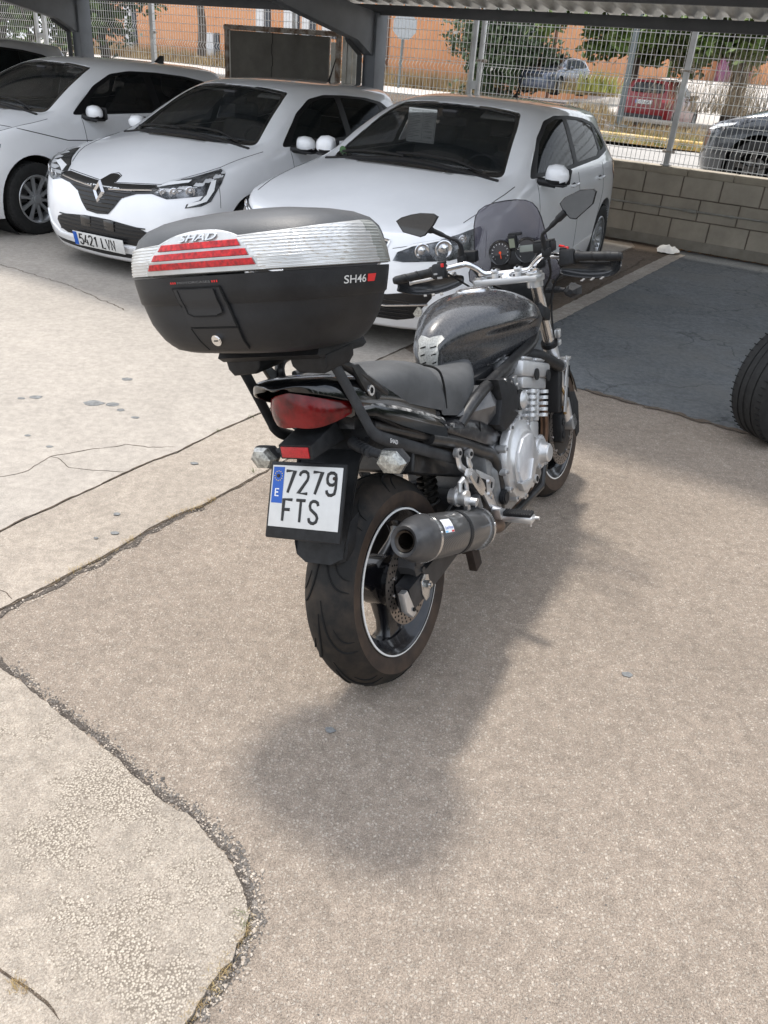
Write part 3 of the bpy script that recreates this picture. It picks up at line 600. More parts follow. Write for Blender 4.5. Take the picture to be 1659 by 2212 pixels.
def tree(name, base, h, crown, label, seed, n=3500, size=.2, lm=None, tr=.16, cat='tree', group=None, fl=0., trunk_h=None, clump=34, limbs=7):
    rnd = random.Random(seed); e = empty(name, base, label=label, cat=cat, group=group); lm = lm or LG
    b = MB(); th_ = trunk_h or h*.45; pts = [(0, 0, -.2), (tr*.3, .05, th_*.4), (-.05, tr*.2, th_*.8), (0, 0, th_)]; b.tube(smooth_path(pts, 4), [tr*1.25-.04*i*tr for i in range(13)], n=9)
    for k in range(limbs):
        a = rnd.random()*6.28; q = Vector((cos(a)*crown[0]*.7, sin(a)*crown[1]*.7, h-crown[2]*rnd.uniform(.3, 1.2))); m_ = Vector((q.x*.4, q.y*.4, th_+(q.z-th_)*.6)); b.tube(smooth_path([(0, 0, th_*rnd.uniform(.75, 1)), m_, q], 4), [tr*.6-.05*i*tr for i in range(9)], n=6)
    b.build('trunk', BARK, e, ang=None)
    b = MB(); leaves(b, Vector((0, 0, h-crown[2])), crown, n, size, rnd, clump, fl=fl); b.build('crown', [lm, FLW], e, ang=None, recalc=False); return e
def gz(u, v, y): return at(u, v, y)
t0 = at(1570, 268, 29.5); tree('street_tree', (t0.x, t0.y, t0.z), 4.05, (6.4, 3.0, 1.25), 'broad leaved street tree with a dark trunk behind the red car', 3, 17000, .32, LG, .24, trunk_h=2.9, clump=90, limbs=9)
t0 = at(1668, 262, 27); tree('street_tree', (t0.x, t0.y, t0.z), 4.0, (2.6, 2.2, 1.3), 'second street tree at the right edge of the picture', 4, 3500, .3, LG, .2, clump=40)
t0 = at(1352, 250, 31); tree('street_tree', (t0.x, t0.y, t0.z), 4.25, (3.4, 2.6, 1.2), 'street tree whose foliage hangs above the red car and the grey pole', 33, 9000, .30, LG, .12, trunk_h=3., clump=70)
t0 = at(1070, 197, 38.5); tree('oleander_bush', (t0.x+.1, t0.y, t0.z-.3), 4.3, (1.9, 1.5, 2.1), 'big rounded bush with pale flowers in front of the orange wall', 5, 15000, .22, LB, .07, 'bush', fl=.012, trunk_h=.5, clump=110)
t0 = at(445, 110, 40); tree('street_tree', (t0.x-.2, t0.y, t0.z), 5.2, (2.6, 2.0, 1.2), 'tree whose crown hangs before the orange warehouse left of the rusty panel', 6, 3600, .28, LG, .16, trunk_h=2.6, clump=34)
t0 = at(225, 120, 30); tree('dark_tree', (t0.x, t0.y, t0.z-.3), 4.6, (1.5, 1.3, 2.2), 'dense dark tree seen between the carport column and the warehouse', 7, 4500, .2, LD, .14, trunk_h=1., clump=50)
for i, (u, y) in enumerate(((-60, 26), (10, 27), (75, 26), (140, 28), (190, 30))):
    t0 = at(u, 120, y); tree('hedge_bush', (t0.x, t0.y, .4), 5.2, (1.7, 1.2, 2.4), ['leafy green bush at the left edge behind the fence', 'green bush behind the fence above the furthest white car', 'green bush behind the double fence post', 'green bush behind the left carport column', 'green bush right beside the left carport column'][i], 20+i, 3000, .2, LG, .08, 'bush', trunk_h=.8, clump=40, limbs=4)
# dry grass strips at the foot of the warehouse and on the verge
def grass_field(name, fn, n, h, w, m, seed, label, lean=.7):
    rnd = random.Random(seed); b = MB()
    for _ in range(n):
        x, y, z = fn(rnd); a = rnd.random()*6.28; hh = h*rnd.uniform(.35, 1.25); dx, dy = cos(a), sin(a); ww = w*rnd.uniform(.6, 1.3); l = lean*hh*rnd.random()
        b.add([(x-dy*ww, y+dx*ww, z), (x+dy*ww, y-dx*ww, z), (x+dx*l, y+dy*l, z+hh)], [(0, 1, 2)])
    o = b.build(name, m, ang=None, recalc=False); prop(o, label, 'grass', kind='stuff'); return o
DG = mat('dry_stalks', (.22, .15, .07), .85, col2=(.45, .35, .19), vscale=.8); GG = mat('olive_grass', (.10, .12, .035), .8, col2=(.27, .27, .1), vscale=1.2)
def fl1(r):
    k = r.random(); q = p0.lerp(p1, k); return q.x-.3+r.gauss(0, .3), q.y-1.6*r.random()-.2, .55+.1*(1-k)
grass_field('dry_grass', fl1, 9000, .8, .03, DG, 51, 'tall dry grass along the foot of the orange warehouse')
def fl2(r):
    s = r.uniform(-6.5, 2.5); t = -7.6-9*r.random()**1.3
    p = Wp(s, t); return p.x, p.y, zs(s, t)+.05+.25*max(0, 1-abs(t+12)/4)
def fl2b(r):
    x, y, z = fl2(r)
    while mnoise.noise(Vector((x*.5, y*.5, 2))) < -.15: x, y, z = fl2(r)
    return x, y, z
grass_field('dry_grass', fl2b, 8000, .30, .012, DG, 52, 'dry brown grass on the verge between the street and the red car')
grass_field('olive_grass', lambda r: (lambda p: (p.x, p.y, .62))(Wp(r.uniform(-6.5, 3), -7.05+r.gauss(0, .12)-.25*(r.random() < .5))), 1500, .22, .01, GG, 53, 'green and yellow weeds growing along the yellow kerb')
t0 = at(1290, 198, 37); grass_field('yellow_tuft', lambda r: (t0.x+r.gauss(0, .4), t0.y+r.gauss(0, .3), t0.z), 300, .75, .03, mat('yellow_green', (.2, .22, .05), .8, col2=(.42, .42, .12), vscale=3), 54, 'yellow green grass clump on the plaza behind the fence')
t0 = at(1230, 202, 38); grass_field('dry_grass', lambda r: (t0.x+r.gauss(0, 1.), t0.y+r.gauss(0, .4), t0.z), 500, .7, .03, DG, 55, 'dry grass standing right of the grey saloon')
def twigs(r):
    q = at(1590, 240, 24); return q.x+r.gauss(0, 1.), q.y+r.gauss(0, .6), q.z-.1
grass_field('bare_scrub', twigs, 700, 1.5, .008, mat('scrub', (.16, .12, .08), .9, col2=(.3, .25, .17), vscale=5), 56, 'bare brown scrub beside the tree trunk', .9)
# pole in front of the red car, road sign seen from behind
q = at(1335, 274, 21.5); e = empty('street_pole', q, label='grey steel pole standing in front of the red car', cat='pole')
b = MB(); b.cyl((0, 0, 0), (0, 0, 7), .075, .06, 14); b.cyl((0, 0, 0), (0, 0, .05), .22, .22, 14); b.build('pole', mat('grey_pole', (.13, .15, .15), .55, var=.1, vscale=3), e)
q = at(860, 190, 34); tp = at(875, 56, 34); e = empty('road_sign', q, label='octagonal road sign seen from behind on a thin pole', cat='road sign')
b = MB(); b.tube([(0, 0, 0), (tp.x-q.x, 0, 3.1)], .05, n=8); b.build('pole', mat('grey_pole', (.13, .15, .15), .55), e)
b = MB(); R_ = .46; b.prism([(tp.x-q.x+R_*cos(pi/8+i*pi/4), tp.z-q.z+R_*sin(pi/8+i*pi/4)) for i in range(8)], 'y', -.07, -.05); b.build('plate', mat('sign_back', (.42, .44, .45), .4, .3), e)

for i, (s_, t_) in enumerate(((5.6, -3.2), (7.2, -3.8), (9.0, -3.4), (11.2, -4), (13.5, -4.4))):  # trees added out of view so the car glass has something dark to reflect
    p = Wp(s_, t_); tree('dark_tree', (p.x, p.y, .5), 4.6, (1.7, 1.5, 2.1), ['dark tree added beside the street just outside the right edge', 'second added dark tree along the street outside the picture', 'third added dark tree along the street outside the picture', 'fourth added dark tree along the street outside the picture', 'last added dark tree along the street outside the picture'][i], 90+i, 1800, .26, LD, .1, group='dark trees added along the street', trunk_h=1., clump=50, limbs=3)
# ---- added unseen hedge behind and beside the camera, for glass and mirrors to reflect
HC_ = mat('hedge_light_block', (.012, .018, .008), .95)
for i, (x, y, r) in enumerate(((9.5, 3.2, 1.9), (10.5, .2, 2.0), (11, -3, 2.1), (10, -6, 2.), (8, -9, 2.2), (4.5, -11, 2.1), (.5, -12, 2.2), (-4, -12, 2.1))):
    e = empty('hedge_bush', (x, y, 0), label=['added green bush nearest the blue bay, out of view to the right', 'second green bush of the added hedge right of the camera', 'third green bush of the added hedge right of the camera', 'fourth green bush of the added hedge right of the camera', 'corner bush of the added hedge behind the camera', 'sixth green bush of the added hedge behind the camera', 'seventh green bush of the added hedge behind the camera', 'last green bush of the added hedge behind the camera'][i], cat='bush', group='bushes of the added hedge out of view'); rnd = random.Random(70+i)
    b = MB(); b.sphere((0, 0, 1.5), r*.75, n=14, sc=(1, 1, 1.0)); b.build('trunk', HC_, e); b = MB(); leaves(b, Vector((0, 0, 1.7)), (r*1.15, r*1.15, 1.7), 1500, .3, rnd, 50); b.build('crown', LG, e, ang=None, recalc=False)  # dark sphere added inside the leaves to block light
# ================================================================== MOTORCYCLE (local frame: x forward, y left, z up, origin at the rear contact patch)
GLOSS = mat('black_lacquer', (.004, .0045, .0055), .14, coat=.7, col2=(.012, .0125, .014), vscale=26, thr=(.55, .85), rvar=.2, coatr=.06)
TANKM = mat('dusty_black_lacquer', (.024, .025, .028), .22, coat=.8, col2=(.048, .049, .052), vscale=110, thr=(.38, .70), rvar=.18, coatr=.09, bump=.08, bscale=260, detail=5)
DUSTY = mat('dusty_black_trim', (.02, .02, .021), .35, coat=.2, col2=(.48, .47, .45), vscale=48, thr=(.44, .66), rvar=.4)
BPLAS = mat('black_plastic', (.009, .0095, .0105), .55, spec=.35, col2=(.018, .019, .021), vscale=40, bump=.25, bscale=500)
GPLAS = mat('worn_grey_plastic', (.018, .019, .021), .55, col2=(.04, .042, .045), spec=.4, vscale=18, bump=.25, bscale=400)
FRAMEM = mat('black_frame', (.012, .012, .013), .38, coat=.2, col2=(.04, .039, .037), vscale=40, thr=(.5, .75))
VINYL = mat('seat_vinyl', (.055, .057, .059), .6, col2=(.092, .095, .098), vscale=7, bump=.5, bscale=700, spec=.4)
RUB = mat('tyre_rubber', (.011, .0105, .010), .7, spec=.35, col2=(.052, .039, .029), vscale=9, thr=(.42, .74), bump=.3, bscale=220)
SIDEW = mat('tyre_sidewall', (.026, .018, .014), .7, col2=(.066, .043, .029), vscale=12, bump=.2, bscale=200)
GROOVE = mat('tyre_groove', (.003, .003, .003), .9)
ALU = mat('engine_silver', (.50, .505, .51), .33, .6, col2=(.62, .62, .62), vscale=16, bump=.25, bscale=300)
ALUD = mat('engine_silver_dull', (.26, .265, .27), .45, .7, var=.2, vscale=20, bump=.3, bscale=200)
POL = mat('polished_aluminium', (.62, .62, .62), .22, .95, var=.06, vscale=12)
CHR = mat('chrome', (.75, .75, .76), .08, 1.)
BRUSH = mat('cast_alloy', (.68, .68, .68), .32, .8, var=.08, vscale=30)
REDL = mat('red_lens', (.030, .0015, .002), .2, coat=.25, spec=.35, col2=(.20, .005, .007), vscale=11, thr=(.38, .62)); REDB = mat('red_reflector', (.38, .008, .010), .25, coat=.2, spec=.3, var=.45, vscale=110)
CLEAR = mat('clear_lens', (.36, .36, .33), .12, .45, coat=.8, var=.45, vscale=90, bump=.6, bscale=260)
WPLATE = mat('plate_white', (.62, .62, .605), .35, var=.04, vscale=30); PBLK = mat('plate_black', (.008, .008, .008), .4); PBLUE = mat('plate_blue', (.01, .09, .42), .4); PWHT = mat('white_ink', (.8, .8, .8), .5); YELL = mat('yellow_star', (.7, .5, .05), .5)
REDP = mat('red_plastic', (.6, .02, .02), .35); DISC = mat('brake_disc', (.30, .26, .23), .35, .8, var=.2, vscale=20); HOLE = mat('hole_black', (.004, .004, .004), .9)
LEAN = -.255; YAWB = 1.0979
BW = Matrix.Translation((.0763, 1.9558, 0)) @ Matrix.Rotation(YAWB, 4, 'Z') @ Matrix.Rotation(LEAN, 4, 'X')
bike = empty('motorcycle', mw=BW, label='black naked motorcycle with a big top case leaning on its stand in the foreground', cat='motorcycle')
Z = Vector
def wheel(name, cx, cz, R, hw, parent, front=False):
    c = Vector((cx, 0, cz)); rl = .2175; b = MB()
    b.lathe([(rl, -hw*.92), (rl+.006, -hw*.9), (rl+.004, -hw*.8), (rl-.012, -hw*.72), (rl-.03, -hw*.5), (rl-.033, 0), (rl-.03, hw*.5), (rl-.012, hw*.72), (rl+.004, hw*.8), (rl+.006, hw*.9), (rl, hw*.92)], c, 'y', 72)
    b.lathe([(rl, hw*.92), (rl-.008, hw*.86), (rl-.016, hw*.7), (rl-.038, hw*.45), (rl-.041, 0), (rl-.038, -hw*.45), (rl-.016, -hw*.7), (rl-.008, -hw*.86), (rl, -hw*.92)], c, 'y', 72)
    b.cyl(c+Z((0, -hw*.75, 0)), c+Z((0, hw*.75, 0)), .05 if not front else .035, n=24)
    b.cyl(c+Z((0, -.03, 0)), c+Z((0, .03, 0)), .075 if not front else .055, n=24)
    for k in range(3):
        a = radians((-93 if not front else -60)+120*k); d = Z((cos(a), 0, sin(a))); t = Z((-sin(a), 0, cos(a)))
        secs = []
        for r, w, h in ((.03, .05, .034), (.08, .036, .03), (.13, .029, .024), (.165, .033, .024), (.186, .052, .03)):
            secs.append([c+d*r+t*w*u+Z((0, h*v, 0)) for u, v in ((-1, -.5), (-.7, -1), (.7, -1), (1, -.5), (1, .5), (.7, 1), (-.7, 1), (-1, .5))])
        b.loft(secs)
    rim = b.build('front_wheel' if front else 'rear_wheel', mat('black_rim', (.008, .008, .01), .25, coat=.5, var=.3, vscale=30), parent, ang=40)
    b = MB(); b.lathe([(rl-.0025, -hw*.93-.0015), (rl+.0025, -hw*.915-.002), (rl+.0025, -hw*.9), (rl-.0025, -hw*.9)], c, 'y', 96); b.lathe([(rl-.0025, hw*.93+.0015), (rl+.0025, hw*.915+.002), (rl+.0025, hw*.9), (rl-.0025, hw*.9)], c, 'y', 96); b.build('rim_stripe', mat('white_stripe', (.72, .72, .7), .4), rim)
    pr = [(rl+.004, -hw*.86), (rl+.012, -hw*.93), (rl+.028, -hw*.985), (rl+.046, -hw*1.)]; tread = []
    n = 22
    for i in range(n+1):
        s = -1+2*i/n; tread.append((R-(R-rl-.052)*abs(s)**2.3, hw*s*(1-.0*abs(s))))
    b = MB(); b.lathe(tread, c, 'y', 96); b.lathe(pr[:1]+pr[1:]+[tread[0]], c, 'y', 96, mi=1); b.lathe([(r, -y) for r, y in pr]+[(tread[-1])], c, 'y', 96, mi=1)
    ty = b.build('tyre', [RUB, SIDEW], rim, ang=60)
    def surf(s, a, k=.0010):
        r = R-(R-rl-.052)*abs(s)**2.3+k; return c+Z((r*cos(a), hw*s, r*sin(a)))
    b = MB(); rnd = random.Random(2); m_ = 10 if not front else 12
    for k in range(m_):
        a0 = 2*pi*k/m_
        for sg in (-1, 1):
            L_ = [(.06, -.30), (.12, -.12), (.22, .04), (.40, .16), (.62, .23), (.90, .26)]
            b.tube(smooth_path([surf(sg*s, a0+(.12 if sg > 0 else 0)+a) for s, a in L_], 4), [.0012+.0020*min(1, min(i, 20-i)/4) for i in range(21)], n=5)
            L_ = [(.90, .02), (.72, .0), (.55, -.06), (.42, -.16)]
            b.tube(smooth_path([surf(sg*s, a0+.12+(.12 if sg > 0 else 0)+a) for s, a in L_], 4), [.0008+.0014*min(1, min(i, 12-i)/3) for i in range(13)], n=5)
    b.build('grooves', GROOVE, ty if False else rim)
    return rim
rw = wheel('rear_wheel', 0, .315, .315, .08, bike)
fw = wheel('front_wheel', 1.47, .300, .300, .06, bike, True)
def disc(cx, cz, y, ro, ri, parent, dots=30):
    c = Z((cx, y, cz)); b = MB(); b.lathe([(ri, -.0025), (ro, -.0025), (ro, .0025), (ri, .0025), (ri, -.0025)], c, 'y', 60)
    for k in range(dots):
        for j, rr in enumerate((.24, .52, .8)):
            a = 2*pi*(k+j*.33)/dots; p = c+Z((cos(a), 0, sin(a)))*(ri+(ro-ri)*rr); b.cyl(p+Z((0, -.0034, 0)), p+Z((0, -.0024, 0)), .0033, n=8, mi=1)
    for k in range(10):
        a = 2*pi*k/10; p = c+Z((cos(a), 0, sin(a)))*(ri-.004); b.cyl(p+Z((0, -.006, 0)), p+Z((0, .004, 0)), .007, n=10, mi=2)
    b.lathe([(.03, -.004), (ri-.018, -.004), (ri-.003, -.001), (ri-.003, .003), (.03, .003)], c, 'y', 10, mi=3)
    b.build('brake_disc', [DISC, HOLE, POL, mat('disc_carrier', (.02, .02, .021), .4, .5)], parent)
disc(0, .315, -.093, .122, .085, rw); disc(1.47, .30, -.075, .155, .118, fw, 34); disc(1.47, .30, .075, .155, .118, fw, 34)
# swingarm with axle hardware
b = MB()
for sg in (-1, 1):
    b.loft([[Z((x, sg*y, z+s*h)) for y, s in ((.105, -1), (.148, -.8), (.15, 0), (.148, .8), (.105, 1))] for x, z, h in ((-.085, .308, .044), (.0, .315, .046), (.12, .325, .046), (.3, .35, .05), (.5, .385, .055), (.6, .40, .05))])
b.box((.44, 0, .375), (.09, .24, .085), bev=.01); b.build('swingarm', mat('swingarm_black', (.02, .021, .024), .42, .2, col2=(.045, .045, .048), vscale=20), bike)
b = MB()
b.prism([(-.122, .350), (-.100, .350), (-.070, .262), (-.090, .258), (-.118, .290)], 'y', -.153, -.132, bev=.003); b.cyl((-.085, -.157, .282), (-.085, -.15, .282), .006, n=10, mi=1)
b.build('axle_adjuster', [BRUSH, HOLE], bike)
b = MB(); b.prism([(-.024, .298), (-.022, .338), (.0, .35), (.024, .338), (.028, .298), (.012, .27), (-.01, .268)], 'y', -.1535, -.149, bev=.001)
b.cyl((0, -.155, .318), (0, -.148, .318), .019, n=18); b.cyl((0, -.168, .318), (0, -.154, .318), .0125, n=6); b.cyl((0, -.174, .318), (0, -.167, .318), .006, n=12); b.build('axle_nut', POL, bike)
b = MB(); b.loft([[c_+Z((dx*1.0, 0, dz)) for dx, dz in ((-.018, -.024), (.02, -.028), (.03, .0), (.02, .028), (-.014, .026), (-.024, .0))] for c_ in (Z((-.02, -.15, .385)), Z((-.02, -.128, .39)), Z((-.02, -.095, .388)), Z((-.02, -.072, .385)))]); b.cyl((-.03, -.155, .40), (-.03, -.148, .40), .009, n=10); b.cyl((-.0, -.155, .365), (-.0, -.148, .365), .009, n=10)
b.tube([(-.01, -.13, .40), (.05, -.14, .43), (.2, -.13, .44), (.45, -.12, .48)], .005, n=6); b.prism([(.0, .37), (.03, .37), (.17, .36), (.17, .34), (.03, .345), (.0, .35)], 'y', -.135, -.125)
b.build('rear_caliper', mat('caliper_grey', (.055, .055, .058), .45, .4), bike)
# silencer
mu0, mu1 = Z((-.165, -.205, .537)), Z((.43, -.185, .313)); ax = (mu1-mu0).normalized(); upm = (Z((0, 0, 1))-ax*ax.z).normalized(); sdm = ax.cross(upm)
CARB = mat('carbon_weave', (.028, .028, .029), .32, coat=.5, var=.2, vscale=8)
def carbon(m):
    t = m.node_tree; b_ = t.nodes['Principled BSDF']; tc = t.nodes.new('ShaderNodeTexCoord'); 
    w1 = t.nodes.new('ShaderNodeTexWave'); w1.inputs['Scale'].default_value = 95; w1.bands_direction = 'DIAGONAL'; t.links.new(tc.outputs['Object'], w1.inputs['Vector'])
    r = t.nodes.new('ShaderNodeValToRGB'); r.color_ramp.elements[0].color = (.018, .018, .019, 1); r.color_ramp.elements[1].color = (.085, .085, .085, 1); t.links.new(w1.outputs[0], r.inputs[0]); t.links.new(r.outputs[0], b_.inputs['Base Color'])
carbon(CARB)
def mring(t, r, asp=1.08, n=36, off=0.): p = mu0+ax*t; return [p+upm*(r*asp)*sin(2*pi*i/n)+sdm*r*cos(2*pi*i/n) for i in range(n)]
b = MB(); b.loft([mring(t, r) for t, r in ((.105, .0575), (.11, .0595), (.30, .0600), (.31, .0595), (.315, .0565), (.322, .0565), (.327, .0595), (.335, .0600), (.50, .0595), (.505, .0575))]); sil = b.build('silencer', CARB, bike, ang=50)
b = MB(); b.loft([mring(t, r) for t, r in ((.112, .0605), (.10, .062), (.06, .057), (.025, .047), (.004, .041), (.0, .038), (.004, .030), (.012, .027), (.04, .026), (.09, .024))], caps=False); b.build('end_cap', mat('end_cap_grey', (.035, .036, .039), .42, coat=.2, col2=(.06, .06, .062), vscale=30), sil, ang=60)
b = MB(); b.loft([mring(t, r, 1.0) for t, r in ((.006, .0265), (.0045, .0285), (.0085, .0285), (.012, .0225), (.0105, .0215), (.03, .0205), (.1, .020))], caps=False); b.build('tail_pipe', mat('sooty_pipe', (.05, .042, .035), .35, .8, var=.3, vscale=30), sil, ang=30)
b = MB(); b.loft([mring(.09, .0235), mring(.0905, .0001)], caps=False); b.build('pipe_dark', HOLE, sil)
for t in (.108, .497):
    b = MB(); b.loft([mring(t-.007, .0605), mring(t-.007, .0622), mring(t+.007, .0622), mring(t+.007, .0605)], caps=False)
    for a in (.3, 1.7, 3.2, 4.7): p = mu0+ax*t+upm*.066*sin(a)+sdm*.062*cos(a); b.sphere(p, .0035, n=8)
    b.build('steel_band', POL, sil)
b = MB(); b.loft([mring(.5, .045, 1.), mring(.55, .03, 1.), mring(.62, .026, 1.)]); pts = [mu0+ax*.6, (.50, -.17, .28), (.56, -.10, .24), (.62, -.05, .20), (.9, -.05, .17)]; b.tube(smooth_path(pts, 5), .026, n=14); b.build('link_pipe', mat('brown_steel', (.16, .11, .085), .35, .9, var=.25, vscale=14), sil)
# maker's sticker on the silencer
b = MB(); p = mu0+ax*.165
def stk(t, a, r=.0612): return mu0+ax*t+upm*(r*1.08)*sin(a)+sdm*r*cos(a)
A0, A1 = pi*.925-.0, pi*.70
sgn = 1 if (mu0+sdm*.06-Z((-1.78, -1.2, 1.39))).length < (mu0-sdm*.06-Z((-1.78, -1.2, 1.39))).length else -1
def stq(t, h, r=.0612):
    a = radians(14)+h*radians(36); return mu0+ax*t+upm*(r*1.08)*sin(a)+sdm*sgn*r*cos(a)
def strip_patch(b, t0, t1, h0, h1, r, mi): 
    g = [[stq(t0+(t1-t0)*i/6, h0+(h1-h0)*j/4, r) for i in range(7)] for j in range(5)]; v = [q for row in g for q in row]
    b.add(v, [(j*7+i, j*7+i+1, (j+1)*7+i+1, (j+1)*7+i) for j in range(4) for i in range(6)], mi)
strip_patch(b, .132, .192, 0, 1, .0612, 0); strip_patch(b, .134, .150, .02, .14, .0615, 1); strip_patch(b, .174, .190, .02, .14, .0615, 2)
vs, fs, w_ = text_mesh('LeoVince', .0165, 0, shear=.35, offset=.012); k = .052/w_
b.add([stq(.137+v.x*k, .25+v.y*k/.0165*.36, .0616) for v in vs], fs, 3)
b.build('sticker', [mat('sticker_white', (.7, .72, .75), .35), mat('sticker_sky', (.2, .5, .75), .4), REDP, mat('sticker_blue', (.02, .07, .35), .4)], sil)
b = MB(); b.prism([(.27, .45), (.31, .43), (.33, .36), (.28, .37)], 'y', -.19, -.175); b.loft([mring(t, r) for t, r in ((.309, .0585), (.309, .0612), (.329, .0612), (.329, .0585))], caps=False); b.build('hanger_strap', BPLAS, sil)
# rear fender, number plate, reflectors, indicators
b = MB(); S_ = []
for x, z, h, hx in ((.06, .83, .11, .05), (-.06, .81, .105, .05), (-.14, .755, .10, .045), (-.185, .68, .095, .04), (-.215, .61, .088, .035), (-.245, .555, .08, .03)):
    S_.append([Z((x+hx, h*.92, z+.04)), Z((x-.01, h, z-.005)), Z((x-hx*.6, h*.93, z-.035)), Z((x-hx, h*.5, z-.05)), Z((x-hx, -h*.5, z-.05)), Z((x-hx*.6, -h*.93, z-.035)), Z((x-.01, -h, z-.005)), Z((x+hx, -h*.92, z+.04))])
b.loft(S_, closed=False); b.loft([[p+Z((.012, 0, .012)) for p in s] for s in S_], closed=False)
b.prism([(-.08, .84), (-.10, .78), (-.11, .76), (.16, .80), (.2, .84), (.1, .9), (-.1, .92)], 'y', -.105, .105, bev=.01)
b.build('rear_fender', BPLAS, bike, ang=40)
b = MB(); sec = []
for z, x, h in ((.60, -.215, .078), (.56, -.235, .077), (.525, -.248, .074), (.50, -.253, .066), (.492, -.254, .03)):
    sec.append([Z((x+.05, h, z+.01)), Z((x+.012, h*.98, z)), Z((x, h*.8, z-.0)), Z((x+.005, h*.35, z+.004)), Z((x+.005, -h*.35, z+.004)), Z((x, -h*.8, z)), Z((x+.012, -h*.98, z)), Z((x+.05, -h, z+.01))])
b.loft(sec, closed=False); b.loft([[p+Z((.005, 0, 0)) for p in s] for s in sec], closed=False); b.build('mud_flap', BPLAS, bike)
PM = frame((-.2745, 0, .6932), (0, -1, 0), (sin(.4729), 0, cos(.4729)))    # plate space: x to the right, y up, z towards the viewer
b = MB(); v0 = len(b.bm.verts); b.box((0, -.010, -.006), (.236, .2, .010), bev=.004)
for v in b.bm.verts: v.co = PM @ v.co
b.build('plate_holder', BPLAS, bike)
b = MB(); b.box((0, 0, 0), (.22, .16, .0015), bev=.0005)
b.box((-.0905, .0, .0008+.0002), (.033, .0, .0)); 
for v in b.bm.verts: v.co = PM @ v.co
pl = b.build('number_plate', WPLATE, bike)
b = MB(); b.box((-.0885, .0285, .0010), (.035, .094, .0007))
for v in b.bm.verts: v.co = PM @ v.co
b.build('blue_band', PBLUE, pl)
b = MB()
for k in range(12): a = k*pi/6; b.cyl((-.0885+.0125*cos(a), .052+.0125*sin(a), .0014), (-.0885+.0125*cos(a), .052+.0125*sin(a), .0018), .0016, n=5)
for v in b.bm.verts: v.co = PM @ v.co
b.build('stars', YELL, pl)
b = MB(); strokes(b, 'E', PM @ Matrix.Translation((-.0955, .0, .0016)), .018, .013, 0, .0016); b.build('country_letter', PWHT, pl)
b = MB(); strokes(b, '7279', PM @ Matrix.Translation((-.0640, .010, .0014)), .056, .0285, .0145, .0040); b.build('number', PBLK, pl)
b = MB(); strokes(b, 'FTS', PM @ Matrix.Translation((-.0660, -.064, .0014)), .056, .0285, .0135, .0040); b.build('letters', PBLK, pl)
b = MB()
for x in (-.0885, .088):
    b.cyl((x, .052, .001), (x, .052, .004), .0048, n=10)
for v in b.bm.verts: v.co = PM @ v.co
b.build('screw', mat('rusty_screw', (.03, .02, .015), .7), pl)
b = MB(); b.prism([(-.274, .797), (-.274, .834), (-.19, .85), (-.15, .86), (-.12, .80)], 'y', -.052, .052, bev=.005); rf = b.build('reflector_housing', BPLAS, bike)
b = MB(); b.box((-.2762, 0, .8155), (.004, .084, .028), bev=.001); b.build('reflector', mat('reflector_red', (.42, .012, .018), .3, coat=.4, var=.2, vscale=150), rf)
for sg, x, y, z in ((-1, -.178, -.215, .762), (1, -.195, .172, .766)):
    b = MB(); b.tube([(-.12, sg*.07, .79), (-.14, sg*.10, .783), (x+.018, y-sg*.02, z+.005)], [.017, .013, .012], n=10)
    for k in range(5): b.tube([(-.13-.006*k, sg*(.09+.012*k), .786-.002*k), (-.132-.006*k, sg*(.094+.012*k), .7855-.002*k)], .0155, n=10)
    C_ = Z((x, y, z)); o6 = [(-.044, .0), (-.02, .030), (.022, .031), (.041, .004), (.02, -.028), (-.022, -.028)]
    def hx(k, dx, dy=0): return [C_+Z((dx+.0, q[0]*k+dy, q[1]*k)) for q in o6]
    b.loft([hx(1.02, -.002), hx(1.0, .012), hx(.78, .034), hx(.35, .05)]); ind = b.build('indicator', GPLAS, bike, ang=50)
    b = MB(); b.loft([hx(1.0, .0), hx(.97, -.008), hx(.78, -.02), hx(.3, -.026)]); b.loft([hx(.985, -.004), hx(.9, .004)], mi=1); b.build('lens', [CLEAR, mat('amber_back', (.12, .12, .10), .3)], ind, ang=20)
# tail light: wraps round the tail
def tl(y, s):
    w = abs(y)/.135; zc = .917-.018*w; hh = .040*(1-w**2.6)+.004; x = -.262+2.6*y*y*(1+3*w*w*.5); return Z((x+.008*s*s, y, zc+hh*s))
b = MB(); ny, ns_ = 28, 10; vs = [tl(-.135+.27*i/ny, -1+2*j/ns_) for j in range(ns_+1) for i in range(ny+1)]
b.add(vs, [(j*(ny+1)+i, j*(ny+1)+i+1, (j+1)*(ny+1)+i+1, (j+1)*(ny+1)+i) for j in range(ns_) for i in range(ny)]); tlo = b.build('tail_light', REDL, bike, ang=60, recalc=False)
b = MB(); b.sphere((-.225, 0, .918), .03, sc=(.5, 1.6, .8)); b.build('bulb_reflector', mat('dark_red', (.12, .004, .004), .3), tlo)
b = MB(); b.prism([(-.17, .88), (-.20, .90), (-.20, .93), (-.15, .955), (0, .93), (0, .85)], 'y', -.08, .08, bev=.01); b.build('light_base', BPLAS, bike)
